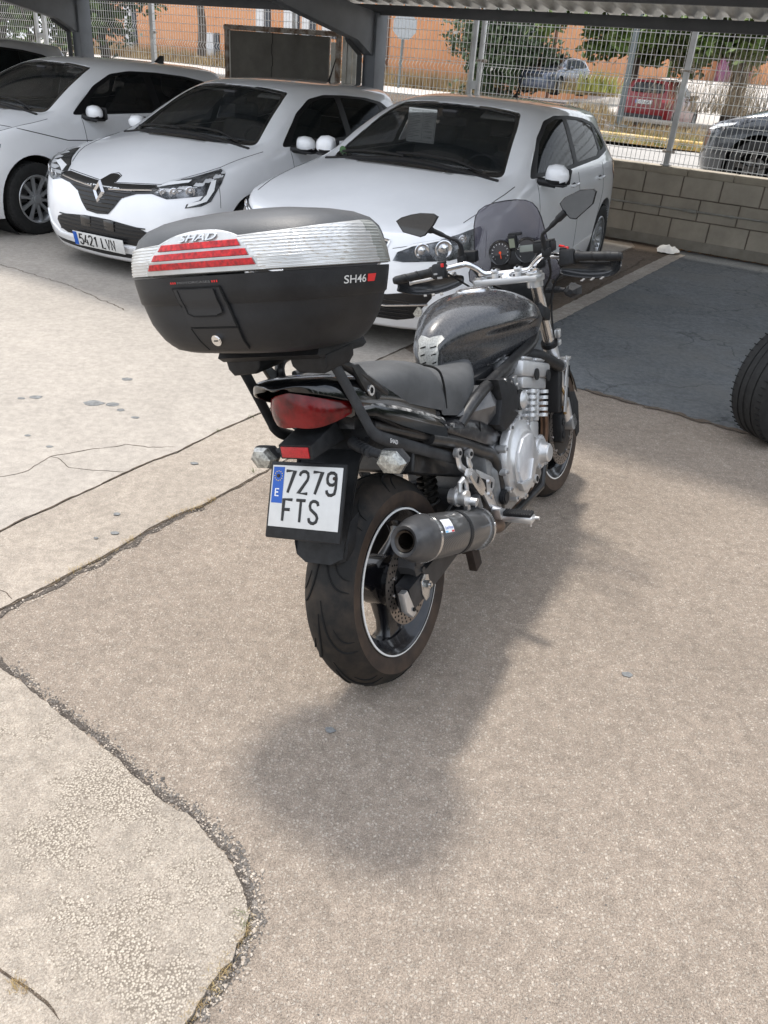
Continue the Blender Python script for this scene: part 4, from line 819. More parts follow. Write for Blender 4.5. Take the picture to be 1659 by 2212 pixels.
# tail cowl
def csec(x, hw, zt, zb, r=.35, n=8):
    o = []
    for i in range(n+1):
        a = pi*i/n; o.append(Z((x, -hw*cos(a)*1.0, zb+(zt-zb)*sin(a)**r)))
    return o
b = MB(); S_ = []
for x, hw, zt, zb in ((-.318, .035, .986, .978), (-.305, .085, .995, .972), (-.27, .118, 1.0, .958), (-.20, .137, .995, .925), (-.12, .142, .975, .895), (-.02, .145, .95, .86), (.1, .15, .90, .80), (.2, .155, .86, .745)):
    S_.append([Z((x+.02*(abs(u)**2), hw*u, zb+(zt-zb)*v)) for u, v in ((1, -.15), (1.0, .1), (.97, .45), (.85, .78), (.5, .95), (0, 1), (-.5, .95), (-.85, .78), (-.97, .45), (-1.0, .1), (-1, -.15))])
b.loft(S_, closed=False); 
for i in range(10): pass
o = b.build('tail_cowl', GLOSS, bike, ang=None); submod(o, 2); m_ = o.modifiers.new('s', 'SOLIDIFY'); m_.thickness = .006
for sg in (-1, 1):
    b = MB(); S_ = []
    for x, y, zt, zb in ((-.175, .128, .905, .875), (-.105, .146, .893, .852), (.0, .160, .848, .79), (.12, .168, .795, .728), (.22, .170, .748, .682), (.232, .160, .742, .684)):
        S_.append([Z((x, sg*(y-.045), zt+.012)), Z((x, sg*(y-.008), zt+.002)), Z((x, sg*y, zt-.008)), Z((x, sg*(y+.001), (zt+zb)/2)), Z((x, sg*y, zb+.006)), Z((x, sg*(y-.012), zb)), Z((x, sg*(y-.05), zb+.005))])
    b.loft(S_)
    for f in b.bm.faces:
        if f.calc_center_median().z > 0 and abs(f.normal.z) > .0: pass
    bmesh.ops.recalc_face_normals(b.bm, faces=b.bm.faces)
    for f in b.bm.faces: f.material_index = 1 if f.normal.z > .55 else 0
    o = b.build('tail_panel', [GLOSS, DUSTY], bike, ang=40)
    b = MB(); S_ = []
    for x, y, zt, zb in ((.235, .160, .735, .688), (.25, .168, .728, .684), (.36, .172, .704, .628), (.46, .175, .668, .578), (.54, .172, .625, .548), (.60, .165, .585, .550), (.632, .150, .566, .558)):
        S_.append([Z((x, sg*(y-.05), zt+.010)), Z((x, sg*(y-.014), zt)), Z((x, sg*y, zt-.014)), Z((x, sg*(y+.006), (zt+zb)/2)), Z((x, sg*y, zb+.008)), Z((x, sg*(y-.012), zb)), Z((x, sg*(y-.05), zb+.005))])
    b.loft(S_); sc = b.build('side_cover', mat('satin_black_dusty', (.014, .014, .016), .32, coat=.3, col2=(.10, .10, .098), vscale=60, thr=(.5, .8), rvar=.3), bike, ang=40)
    b = MB(); b.cyl((.252, sg*.168, .716), (.252, sg*.178, .716), .0075, n=14); b.build('bolt', POL, sc)
    b = MB(); b.box((.425, sg*.1795, .655), (.004, .004, .03)); b.build('slot', HOLE, sc)
# saddle
def seat_sec(x, hw, zt, zb, cr=.012):
    return [Z((x, hw*u, zt+cr*(1-u*u)*1 - (0 if abs(u) < .9 else 0) if v is None else zb+(zt-zb)*v)) for u, v in ((1.0, 0), (1.03, .35), (1.0, .72), (.86, .95), (.5, None), (0, None), (-.5, None), (-.86, .95), (-1.0, .72), (-1.03, .35), (-1.0, 0))]
b = MB(); b.loft([seat_sec(*q) for q in ((-.135, .07, .945, .925), (-.128, .10, .955, .915), (-.08, .125, .962, .90), (.03, .145, .948, .855), (.14, .153, .93, .805), (.215, .155, .915, .775), (.25, .155, .892, .76), (.262, .150, .845, .755))], closed=False)
o = b.build('pillion_seat', VINYL, bike, ang=None); submod(o, 2)
b = MB(); b.loft([seat_sec(*q) for q in ((.235, .150, .87, .75), (.25, .154, .872, .748), (.31, .158, .858, .728), (.38, .156, .842, .708), (.46, .146, .834, .712), (.54, .122, .832, .735), (.60, .095, .835, .75), (.66, .06, .84, .76))], closed=False)
o = b.build('rider_seat', VINYL, bike, ang=None); submod(o, 2)
b = MB(); b.tube(smooth_path([(.262, -.155, .765), (.258, -.158, .84), (.252, -.145, .885), (.25, -.08, .902), (.25, 0, .905), (.25, .08, .902), (.252, .145, .885), (.258, .158, .84)], 5), .0035, n=6); b.build('seam', HOLE, bike)
b = MB(); b.tube(smooth_path([(-.09, .10, .968), (-.02, .11, .96), (.08, .11, .952), (.16, .09, .942)], 4), .008, n=8); b.build('seat_strap', VINYL, bike)
# tank
def tsec(x, zt, hw, zw, kw, zb, shoulder=.9):
    P_ = [(0, zt), (.42, zt-.006), (.76, zt-.03), (.96*shoulder/.9, zt-(zt-zw)*.62), (1.0, zw)]
    L_ = [Z((x, hw*u, z)) for u, z in P_]+[Z((x, hw*.975, zw-.010)), Z((x, kw*1.0+(hw-kw)*.25, zw-.030)), Z((x, kw, zw-.062)), Z((x, kw*.98, (zw+zb)/2-.03)), Z((x, kw*.94, zb+.012)), Z((x, kw*.72, zb))]
    return L_[::-1]+[Z((p.x, -p.y, p.z)) for p in L_[1:]]
TS = [(.452, .885, .034, .87, .034, .80), (.470, .925, .048, .89, .046, .785), (.51, .962, .062, .903, .056, .775), (.58, .988, .090, .912, .078, .765), (.65, 1.004, .122, .914, .100, .765), (.72, 1.010, .156, .912, .118, .765), (.81, 1.014, .188, .908, .136, .77), (.92, 1.007, .198, .895, .150, .775), (1.01, .982, .190, .875, .160, .785), (1.08, .955, .172, .855, .156, .795), (1.13, .925, .14, .845, .13, .80), (1.155, .90, .09, .845, .085, .81)]
b = MB(); b.loft([tsec(*q) for q in TS], closed=False); v = [tuple(tsec(*TS[0]))]; b.add(tsec(*TS[0]), [tuple(range(21))]); b.add(tsec(*TS[-1]), [tuple(range(21))[::-1]]); bmesh.ops.remove_doubles(b.bm, verts=b.bm.verts, dist=1e-5)
tank = b.build('fuel_tank', TANKM, bike, ang=None); submod(tank, 3)
cra = tank.data.attributes.new('crease_edge', 'FLOAT', 'EDGE')
for e_ in tank.data.edges:
    p_, q_ = (tank.data.vertices[i].co for i in e_.vertices); on = []
    for p in (p_, q_): on.append(any(abs(p.x-t[0]) < 1e-4 and abs(abs(p.y)-t[2]) < 1e-4 and abs(p.z-t[3]) < 1e-4 for t in TS[3:]))
    if all(on) and abs(p_.x-q_.x) > .01: cra.data[e_.index].value = .8
bpy.context.view_layer.update()
def bvh_of(o):
    dg = bpy.context.evaluated_depsgraph_get(); return BVHTree.FromObject(o, dg)
TB = bvh_of(tank)
def drape(b, poly, o, d, bv, off=.0012, step=.012, mi=0, thick=0.):
    "polygon given as 3D points near the surface: cut into a grid, thrown along d on to the surface bv"
    d = Z(d).normalized(); up = Z((0, 0, 1)) if abs(d.z) < .9 else Z((1, 0, 0)); X = d.cross(up).normalized(); Y = X.cross(d)
    q = [(Z(p).dot(X), Z(p).dot(Y)) for p in poly]; t = bmesh.new(); t.faces.new([t.verts.new((x, y, 0)) for x, y in q])
    for k, ax_ in ((0, Z((1, 0, 0))), (1, Z((0, 1, 0)))):
        lo, hi = min(p[k] for p in q), max(p[k] for p in q); n = int((hi-lo)/step)
        for i in range(1, n+1):
            bmesh.ops.bisect_plane(t, geom=t.verts[:]+t.edges[:]+t.faces[:], plane_co=ax_*(lo+(hi-lo)*i/(n+1)), plane_no=ax_)
    bmesh.ops.triangulate(t, faces=[f for f in t.faces if len(f.verts) > 4])
    t.verts.index_update(); vs = []; base = sum((Z(p) for p in poly), Z())/len(poly); dep = base.dot(d)
    last = None
    for v in t.verts:
        org = X*v.co.x+Y*v.co.y+d*(dep-o); h = bv.ray_cast(org, d)
        if h[0] is None: h2 = bv.find_nearest(org+d*o); h = h2
        nn = h[1]; nn = nn if nn.dot(d) < 0 else -nn
        vs.append(h[0]+nn*off)
    b.add(vs, [tuple(v.index for v in f.verts) for f in t.faces], mi); t.free(); return b
b = MB(); PAD = [(.515, -.022, .968), (.545, .012, .97), (.575, -.002, .97), (.60, -.02, .97), (.605, -.05, .96), (.58, -.062, .95), (.56, -.06, .94), (.52, -.065, .93), (.49, -.06, .90), (.45, -.075, .87), (.44, -.05, .85), (.44, 0., .85), (.45, .05, .87), (.47, .04, .9)]
padp = [(0, -.072, .835), (0, -.050, .868), (0, -.056, .905), (0, -.062, .925), (0, -.058, .948), (0, -.078, .968), (0, -.062, .980), (0, -.035, .978), (0, -.012, .972), (0, .012, .978), (0, .040, .982), (0, .056, .968), (0, .040, .948), (0, .045, .922), (0, .036, .89), (0, .05, .85), (0, .03, .84)]
padp = [(0, y*.62-.006, z) for _, y, z in padp]
drape(b, [(.3, y, z) for _, y, z in padp], .3, (1, 0, -.25), TB, .002, .008)
PADM = mat('silver_tank_pad', (.42, .42, .40), .35, .4, col2=(.28, .28, .26), vscale=240, thr=(.4, .6), bump=.6, bscale=420)
b.build('tank_pad', PADM, tank, ang=40)
b = MB()
for z, ya, yb in ((.942, -.05, -.02), (.942, .0, .03), (.918, -.052, -.028), (.918, .005, .03), (.893, -.05, -.032), (.893, .0, .026), (.868, -.045, -.02), (.868, .005, .03)):
    ya, yb = ya*.62-.006, yb*.62-.006; drape(b, [(.3, ya, z), (.3, yb, z-.004), (.3, yb, z+.000), (.3, ya, z+.005)], .3, (1, 0, -.25), TB, .0032, .01)
b.build('pad_slot', HOLE, tank)
b = MB(); b.lathe([(.0, .006), (.035, .006), (.044, .004), (.048, 0), (.048, -.012)], (.87, .0, 1.011), 'z', 36); b.lathe([(.050, .001), (.058, .001), (.062, -.006)], (.87, 0, 1.011), 'z', 36); b.build('filler_cap', POL, tank)
b = MB(); drape(b, [(1.0, -.5, .885), (1.07, -.5, .86), (1.10, -.5, .83), (1.08, -.5, .825), (1.0, -.5, .845), (.93, -.5, .865)], .4, (0, 1, 0), TB, .0015, .012); b.build('side_badge', mat('badge_grey', (.09, .085, .08), .3, .4, var=.4, vscale=90), tank)
# frame tubes
b = MB()
for sg in (-1, 1):
    b.tube(smooth_path([(1.13, sg*.10, .845), (1.02, sg*.150, .793), (.80, sg*.158, .772), (.60, sg*.162, .757), (.46, sg*.165, .74), (.38, sg*.160, .715), (.33, sg*.155, .69)], 5), .0205, n=12)
    b.tube(smooth_path([(1.12, sg*.09, .80), (.95, sg*.14, .748), (.75, sg*.155, .742), (.60, sg*.16, .735)], 4), .014, n=10)
    b.tube(smooth_path([(.14, sg*.15, .715), (.3, sg*.155, .645), (.45, sg*.16, .565), (.52, sg*.16, .53), (.555, sg*.16, .48), (.57, sg*.16, .40), (.56, sg*.155, .33), (.55, sg*.15, .25)], 5), .021, n=12)
    b.tube(smooth_path([(-.1, sg*.12, .83), (.14, sg*.14, .72), (.3, sg*.15, .66)], 4), .016, n=10)
    b.tube([(.55, sg*.15, .27), (.62, sg*.13, .22), (1.05, sg*.12, .20), (1.16, sg*.11, .30), (1.2, sg*.08, .6), (1.15, sg*.05, .82)], .016, n=10)
b.tube([(1.10, 0, .93), (1.17, 0, .78)], .034, n=16); b.box((.1, 0, .79), (.5, .2, .05), rot=Euler((0, .28, 0))); b.box((.50, 0, .30), (.12, .26, .16), bev=.02)
b.box((.30, 0, .62), (.34, .2, .16), rot=Euler((0, .4, 0)), bev=.01); b.build('frame', FRAMEM, bike, ang=50)
b = MB(); b.cyl((.556, -.172, .362), (.556, -.186, .362), .026, n=20); b.cyl((.556, -.186, .362), (.556, -.190, .362), .019, n=20); b.build('pivot_cap', BPLAS, bike)
b = MB(); pts = [(.36+.03*cos(k*pi/5), .0+.03*sin(k*pi/5), .40+.0022*k) for k in range(90)]; b.tube(pts, .0055, n=6); b.cyl((.36, 0, .38), (.40, 0, .64), .019, n=12); b.build('rear_spring', mat('dark_spring', (.012, .011, .009), .5), bike)
# engine
EU, EF = Z((.29, 0, .957)), Z((.957, 0, -.29))         # up and forward directions of the inclined cylinders
def ep(f, u, y): return Z((.80, 0, .50))+EF*f+EU*u+Z((0, y, 0))
def ebox(b, f0, f1, u0, u1, y0, y1, bev=.006, mi=0):
    P_ = [ep(f, u, y) for f, u, y in ((f0, u0, y0), (f1, u0, y0), (f1, u0, y1), (f0, u0, y1), (f0, u1, y0), (f1, u1, y0), (f1, u1, y1), (f0, u1, y1))]
    v = b.add(P_, [(3, 2, 1, 0), (4, 5, 6, 7), (0, 1, 5, 4), (1, 2, 6, 5), (2, 3, 7, 6), (3, 0, 4, 7)], mi)
    if bev:
        e = list({e for q in v for e in q.link_edges}); r = bmesh.ops.bevel(b.bm, geom=e, offset=bev, segments=2, affect='EDGES', profile=.5)
        for f in r['faces']: f.smooth = True; f.material_index = mi
b = MB(); b.box((.74, 0, .38), (.46, .34, .22), bev=.03); b.box((.60, 0, .44), (.22, .32, .24), bev=.03); b.box((.82, 0, .26), (.26, .2, .08), bev=.02); ebox(b, -.07, .12, -.10, .06, -.17, .17, .01); b.build('crankcase', ALUD, bike, ang=40)
b = MB(); ebox(b, -.055, .145, .05, .165, -.172, .172, .006)
for k in range(5): ebox(b, -.03+.0, .158, .064+.021*k, .077+.021*k, -.190, .190, .005)
ebox(b, .02, .04, .05, .165, -.19, .19, .004); ebox(b, .08, .10, .05, .165, -.19, .19, .004); ebox(b, .03, .115, -.10, .05, -.185, .185, .01)
ebox(b, .07, .13, -.2, -.06, -.17, .17, .012)
for f in (.0, .12):
    for k in range(5): p = ep(f, .072+.021*k, -.197); b.cyl(p-EU*.006, p+EU*.006, .017, n=14)
b.build('cylinder_block', ALU, bike, ang=35)
b = MB(); ebox(b, -.07, .165, .165, .205, -.19, .19, .006); ebox(b, -.09, .19, .205, .262, -.198, .198, .014); ebox(b, -.06, .03, .262, .275, -.19, .19, .008); ebox(b, .06, .15, .262, .275, -.19, .19, .008)
b.build('cylinder_head', ALU, bike, ang=35)
b = MB()
for f in (.035, .155): p = ep(f, .215, -.199); b.cyl(p, p+Z((0, -.004, 0)), .021, n=20)
build_each(b, 'rubber_plug', BPLAS, bike)
CC = Z((.690, -.17, .447)); b = MB()
prf = [(.140, .0), (.140, .022), (.136, .028), (.122, .030), (.112, .036), (.106, .046), (.098, .048), (.0, .049)]
def blob(a, r): return r*(1+.035*cos(a-.9)-.05*cos(2*(a-.4)))
vs = []; n = 64; m_ = len(prf)
for i in range(n):
    a = 2*pi*i/n
    for r, h in prf: rr = blob(a, r) if r > .11 else r; vs.append(CC+Z((rr*cos(a), -h, rr*sin(a))))
b.add(vs, [(i*m_+j, ((i+1) % n)*m_+j, ((i+1) % n)*m_+j+1, i*m_+j+1) for i in range(n) for j in range(m_-1)])
b.lathe([(.142, -.0), (.142, .03), (.13, .03)], CC+Z((0, .03, 0)), 'y', 48)
for k in range(11):
    a = 2*pi*k/11+.25; p = CC+Z((blob(a, .138)*cos(a), 0, blob(a, .138)*sin(a))); b.cyl(p+Z((0, .01, 0)), p+Z((0, -.026, 0)), .0135, n=12)
cl = b.build('clutch_cover', ALU, bike, ang=35)
b = MB()
for k in range(11):
    a = 2*pi*k/11+.25; p = CC+Z((blob(a, .138)*cos(a), 0, blob(a, .138)*sin(a))); b.cyl(p+Z((0, -.026, 0)), p+Z((0, -.033, 0)), .0062, n=6)
build_each(b, 'cover_bolt', POL, cl)
b = MB(); fc_ = [(-.10, -.01), (-.085, .06), (-.035, .098), (.03, .096), (.060, .085), (.068, .05), (.035, -.03), (.0, -.085), (-.02, -.095), (-.07, -.07)]
b.prism([(CC.x+x*.92, CC.z+z*.92) for x, z in fc_], 'y', -.226, -.21, bev=.003); b.build('cover_face', mat('cover_face', (.74, .75, .77), .3, .5, col2=(.62, .63, .65), vscale=30), cl)
b = MB(); b.prism([(.59, .40), (.61, .365), (.67, .352), (.695, .37), (.73, .44), (.72, .445), (.68, .385)], 'y', -.232, -.21, bev=.004); b.cyl((.775, -.205, .345), (.775, -.217, .345), .016, n=18); b.build('cover_rib', ALU, cl)
b = MB(); b.cyl((.775, -.214, .345), (.775, -.2185, .345), .011, n=18); b.build('sight_glass', HOLE, cl)
b = MB(); C2 = Z((.905, -.165, .398)); b.lathe([(.062, .0), (.062, .022), (.058, .027), (.042, .029), (.038, .036), (.034, .055), (.028, .06), (.0, .061)][::1], C2, 'y', 7 if False else 40)
b.bm.verts.ensure_lookup_table()
for v in b.bm.verts: v.co.y = 2*C2.y-v.co.y
for k in range(5):
    a = 2*pi*k/5+.2; p = C2+Z((.056*cos(a), 0, .056*sin(a))); b.cyl(p, p+Z((0, -.03, 0)), .011, n=10); b.cyl(p+Z((0, -.03, 0)), p+Z((0, -.036, 0)), .006, n=6)
b.build('pulse_cover', ALU, bike, ang=35)
# lathes above are built with +y out of the plane; mirror the clutch to the right side
for o_, c_ in ((cl, CC),): pass
b = MB(); ebox(b, -.18, -.07, .10, .16, -.12, .12, .02); 
for y in (-.12, -.04, .04, .12): p = ep(-.09, .13, y); b.cyl(p, ep(-.22, .16, y), .026, n=14)
for q in ((-.13, .17, -.19, .012, .05), (-.15, .11, -.175, .018, .03), (-.10, .06, -.18, .014, .035)): p = ep(*q[:3]); b.cyl(p+Z((0, .03, 0)), p+Z((0, -.008, 0)), q[3], n=12); b.box(p+Z((0, .02, .01)), (.03, .04, q[4]), bev=.004)
b.build('throttle_bodies', ALUD, bike, ang=40)
b = MB(); p = ep(-.075, .125, -.175); b.cyl(p, p+Z((0, -.01, 0)), .036, n=24); b.build('intake_flange', BPLAS, bike)
b = MB(); p = ep(-.06, .125, -.18); b.sphere(p+EF*.01, .034, sc=(1, .6, 1)); b.build('intake_port', ALU, bike)
b = MB(); b.tube(smooth_path([(.86, -.10, .78), (.98, -.165, .745), (1.1, -.175, .695), (1.2, -.17, .652), (1.27, -.16, .63)], 5), .0225, n=14); hs = b.build('coolant_hose', BPLAS, bike)
b = MB(); b.tube([(1.245, -.164, .638), (1.262, -.162, .632)], .0255, n=16); b.build('hose_clip', POL, hs)
b = MB(); b.prism([(1.235, .655), (1.285, .64), (1.235, .45), (1.19, .462)], 'y', -.165, .165, bev=.004); rd = b.build('radiator', mat('radiator_black', (.008, .008, .009), .5), bike)
b = MB(); b.prism([(1.292, .665), (1.322, .655), (1.318, .62), (1.255, .445), (1.222, .455), (1.262, .545), (1.248, .555), (1.292, .64)], 'y', -.180, -.174, bev=.001); b.box((1.30, -.16, .648), (.06, .05, .008)); b.build('radiator_guard', BRUSH, rd)
b = MB(); b.box((1.302, -.183, .60), (.004, .004, .045), rot=Euler((0, .33, 0))); b.box((1.277, -.183, .52), (.004, .004, .04), rot=Euler((0, .33, 0))); b.build('guard_slot', HOLE, rd)
for k in range(18): pass
b = MB()
for y in (-.13, -.045, .045, .13): b.tube(smooth_path([(ep(.16, .14, y)), (1.12, y, .50), (1.13, y*.9, .36), (1.08, y*.6, .22), (.95, y*.4, .16), (.7, -.03, .155)], 4), .017, n=10)
b.build('exhaust_headers', mat('brown_steel', (.16, .11, .085), .35, .9), bike)
# airbox panels
b = MB(); A_ = [(.318, -.160, .722), (.520, -.175, .762), (.560, -.185, .70), (.556, -.18, .648), (.505, -.165, .632)]
for sg in (-1, 1):
    cpt = Z((.50, sg*.205, .70)); P_ = [Z((x, -y*sg*-1 if sg < 0 else -y, z)) for x, y, z in A_]; P_ = [Z((x, sg*abs(y), z)) for x, y, z in A_]
    b.add(P_+[cpt]+[Z((p.x, sg*.10, p.z)) for p in P_], [(i, (i+1) % 5, 5) for i in range(5)]+[(i, 6+i, 6+(i+1) % 5, (i+1) % 5) for i in range(5)])
for f in b.bm.faces: f.smooth = False
build_each(b, 'air_duct_cover', mat('satin_grey', (.05, .052, .056), .38, coat=.2, col2=(.09, .09, .092), vscale=22), bike, ang=10)
b = MB()
for sg in (-1, 1):
    P_ = [(.545, .772), (.65, .752), (.70, .705), (.692, .61), (.575, .592), (.52, .63), (.562, .70)]; b.prism([(x, z) for x, z in P_], 'y', sg*.205, sg*.12, bev=.010, seg=2)
b.box((.6, 0, .70), (.2, .25, .16)); ab = b.build('airbox', BPLAS, bike, ang=40)
b = MB()
for x, z in ((.648, .735), (.668, .63), (.60, .755)): b.cyl((x, -.2, z), (x, -.208, z), .005, n=10)
b.build('screw', POL, ab)
# footrest brackets and pegs (right side, mirrored on the left)
for sg in (-1, 1):
    b = MB()
    for p_ in ([(.262, .626), (.268, .585), (.295, .56), (.315, .545)], [(.335, .595), (.332, .57), (.345, .55)]): b.tube(smooth_path([(x, sg*.172, z) for x, z in p_], 4), [.014]*1 and [.0145-.0004*i for i in range(len(smooth_path([(0, 0, 0)]*len(p_), 4)))], n=10, ry=.007, up=(0, 1, 0))
    b.cyl((.262, sg*.165, .626), (.262, sg*.182, .626), .0155, n=18); b.cyl((.336, sg*.165, .597), (.336, sg*.182, .597), .0155, n=18)
    pb = b.build('pillion_bracket', BRUSH, bike, ang=40)
    b = MB(); b.cyl((.262, sg*.180, .626), (.262, sg*.185, .626), .007, n=12); b.cyl((.336, sg*.180, .597), (.336, sg*.185, .597), .007, n=12); b.build('bolt', HOLE, pb)
    b = MB(); S_ = []
    for t, w, h in ((0, .014, .012), (.02, .021, .014), (.05, .023, .015), (.09, .022, .014), (.115, .016, .012)):
        c_ = Z((.268, sg*.2, .563))+Z((.62, 0, -.78))*t; S_.append([c_+Z((.78, 0, .62))*w*u+Z((0, sg*h*v, 0)) for u, v in ((-1, -.6), (-.7, -1), (.7, -1), (1, -.6), (1, .6), (.7, 1), (-.7, 1), (-1, .6))])
    b.loft(S_); b.build('pillion_peg', POL, pb, ang=40)
    b = MB(); c_ = Z((.268, sg*.2145, .563))+Z((.62, 0, -.78))*.045; b.box(c_, (.012, .002, .02), rot=Euler((0, .65, 0))); b.build('peg_window', HOLE, pb)
    b = MB(); y0, y1 = sg*.168, sg*.178
    P_ = [(.352, .532), (.372, .532), (.485, .462), (.498, .448), (.488, .428), (.466, .418), (.492, .36), (.486, .343), (.455, .35), (.432, .385), (.398, .44)]
    b.prism(P_, 'y', y0, y1, bev=.0015); hb = b.build('heel_plate', BRUSH, bike, ang=40)
    b = MB(); b.prism([(.378, .505), (.43, .474), (.425, .43), (.41, .445)], 'y', sg*.1785, sg*.167); b.prism([(.465, .455), (.478, .447), (.468, .43), (.458, .435)], 'y', sg*.1785, sg*.167); b.build('plate_opening', HOLE, hb)
    b = MB()
    for x, z in ((.447, .462), (.44, .42), (.455, .405), (.462, .365)): b.cyl((x, y1, z), (x, sg*.184, z), .008, n=14)
    b.build('bolt', POL, hb)
    b = MB(); b.cyl((.452, sg*.18, .36), (.452, sg*.205, .352), .017, n=12); b.prism([(.42, .375), (.47, .36), (.475, .33), (.43, .335)], 'y', sg*.19, sg*.218, bev=.003)
    e1 = Z((.458, sg*.215, .345)); e2 = Z((.462, sg*.315, .350)); b.box((e1+e2)/2+Z((0, 0, -.014)), (.040, .105, .024), bev=.007); b.cyl(e2+Z((0, -sg*.012, -.02)), e2+Z((0, -sg*.012, -.045)), .004, n=8); b.cyl(e2+Z((.01, 0, -.018)), e2+Z((.01, sg*.016, -.018)), .006, n=10)
    fp = b.build('footpeg', BRUSH, bike, ang=40)
    b = MB(); b.box((e1+e2)/2+Z((0, 0, .002)), (.036, .095, .012), bev=.003)
    for k in range(11): b.box((.46, sg*(.22+.0085*k), .3555), (.034, .0035, .004))
    b.build('peg_rubber', BPLAS, fp)
b = MB(); b.cyl((.228, -.150, .50), (.228, -.205, .495), .024, n=24); b.cyl((.228, -.17, .50), (.228, -.178, .50), .032, n=24); b.cyl((.25, -.2, .478), (.25, -.225, .474), .013, n=14); b.tube([(.215, -.19, .52), (.22, -.19, .545), (.245, -.19, .55), (.262, -.19, .53), (.26, -.19, .50)], .007, n=8)
b.box((.25, -.19, .46), (.02, .012, .06)); b.build('linkage', BRUSH, bike, ang=40)
b = MB(); b.cyl((.36, -.165, .44), (.375, -.165, .40), .017, n=14); b.cyl((.375, -.165, .40), (.39, -.17, .35), .006, n=8); b.build('brake_cylinder', ALUD, bike)
b = MB(); b.box((.43, -.10, .19), (.05, .03, .09), rot=Euler((0, -.2, 0)), bev=.004); b.box((.46, -.09, .22), (.10, .05, .03), bev=.004); b.build('centre_stand_lug', mat('rusty_black', (.03, .02, .016), .7, var=.3, vscale=40), bike)
b = MB(); b.tube([(.52, .15, .26), (.50, .25, .14), (.475, .335, .012-.0)], .011, n=10); b.box((.475, .345, .008+.0), (.06, .05, .01), rot=Euler((-LEAN*0+.25, 0, 0)), bev=.002); b.build('side_stand', BPLAS, bike)
# forks, clamps, bars
b = MB()
F0 = lambda s, t: Z((1.205+(1.475-1.205)*t, s*.105, .985+(.315-.985)*t))
for sg in (-1, 1):
    b.cyl(F0(sg, -.04), F0(sg, .44), .0225, n=20)
build_each(b, 'fork_tube', POL, bike)
b = MB()
for sg in (-1, 1):
    b.cyl(F0(sg, .40), F0(sg, .98), .029, n=20); b.cyl(F0(sg, .395), F0(sg, .42), .034, n=20, mi=1); b.cyl(F0(sg, .97)+Z((0, sg*.03, 0)), F0(sg, .97)-Z((0, sg*.02, 0)), .034, n=18)
b.build('fork_slider', [BRUSH, BPLAS], bike, ang=40)
b = MB(); b.box(F0(-1, .36)+Z((.02, -.035, .005)), (.03, .02, .035), bev=.005); b.box(F0(-1, .395)+Z((.02, -.03, -.01)), (.026, .024, .022), bev=.005); b.build('fork_bracket', BRUSH, bike)
b = MB(); b.box((1.245, 0, .845), (.09, .26, .05), rot=Euler((0, .38, 0)), bev=.01); b.build('lower_clamp', BPLAS, bike)
b = MB(); b.prism([(1.165, .0), (1.175, .085), (1.165, .125), (1.19, .142), (1.225, .138), (1.25, .09), (1.24, 0), (1.25, -.09), (1.225, -.138), (1.19, -.142), (1.165, -.125), (1.175, -.085)], 'z', .975, 1.0, bev=.004)
for y in (-.105, .105): b.cyl((1.205, y, .955), (1.202, y, 1.008), .031, n=24)
tc_ = b.build('top_clamp', mat('clamp_alu', (.56, .56, .56), .28, .7), bike, ang=40)
for y in (-.105, .105):
    b = MB(); b.cyl((1.202, y, 1.008), (1.2, y, 1.014), .022, n=24); b.cyl((1.2, y, 1.014), (1.198, y, 1.024), .014, n=6); b.cyl((1.198, y, 1.024), (1.196, y, 1.045), .006, n=10); b.build('fork_cap', CHR, tc_)
b = MB(); b.lathe([(0, .018), (.02, .018), (.026, .01), (.028, 0)], (1.195, 0, 1.0), 'z', 24); b.build('ignition_lock', CHR, tc_)
SR = Matrix.Translation((1.2, 0, 0)) @ Matrix.Rotation(.12, 4, 'Z') @ Matrix.Translation((-1.2, 0, 0))    # steering a little to the left
def SV(x, y, z): return SR @ Z((x, y, z))
b = MB(); bp_ = [(.40, 1.12, 1.043), (.27, 1.135, 1.055), (.17, 1.155, 1.066), (.145, 1.165, 1.066), (.115, 1.185, 1.045), (.09, 1.195, 1.022), (.06, 1.20, 1.016), (0, 1.2, 1.015)]
bar = smooth_path([SV(x, y, z) for y, x, z in bp_]+[SV(x, -y, z) for y, x, z in bp_[-2::-1]], 6); b.tube(bar, .0112, n=14); hbar = b.build('handlebar', CHR, bike)
for y in (-.045, .045):
    b = MB(); b.box(SV(1.2, y, 1.0), (.034, .026, .045), bev=.006); b.box(SV(1.198, y, 1.024), (.046, .027, .02), rot=Euler((0, .2, 0)), bev=.007); r_ = b.build('bar_riser', mat('clamp_alu', (.56, .56, .56), .28, .7), bike, ang=40)
    b = MB(); b.cyl(SV(1.182, y, 1.034), SV(1.18, y, 1.041), .006, n=12); b.cyl(SV(1.216, y, 1.028), SV(1.216, y, 1.035), .006, n=12); b.build('bolt', HOLE, r_)
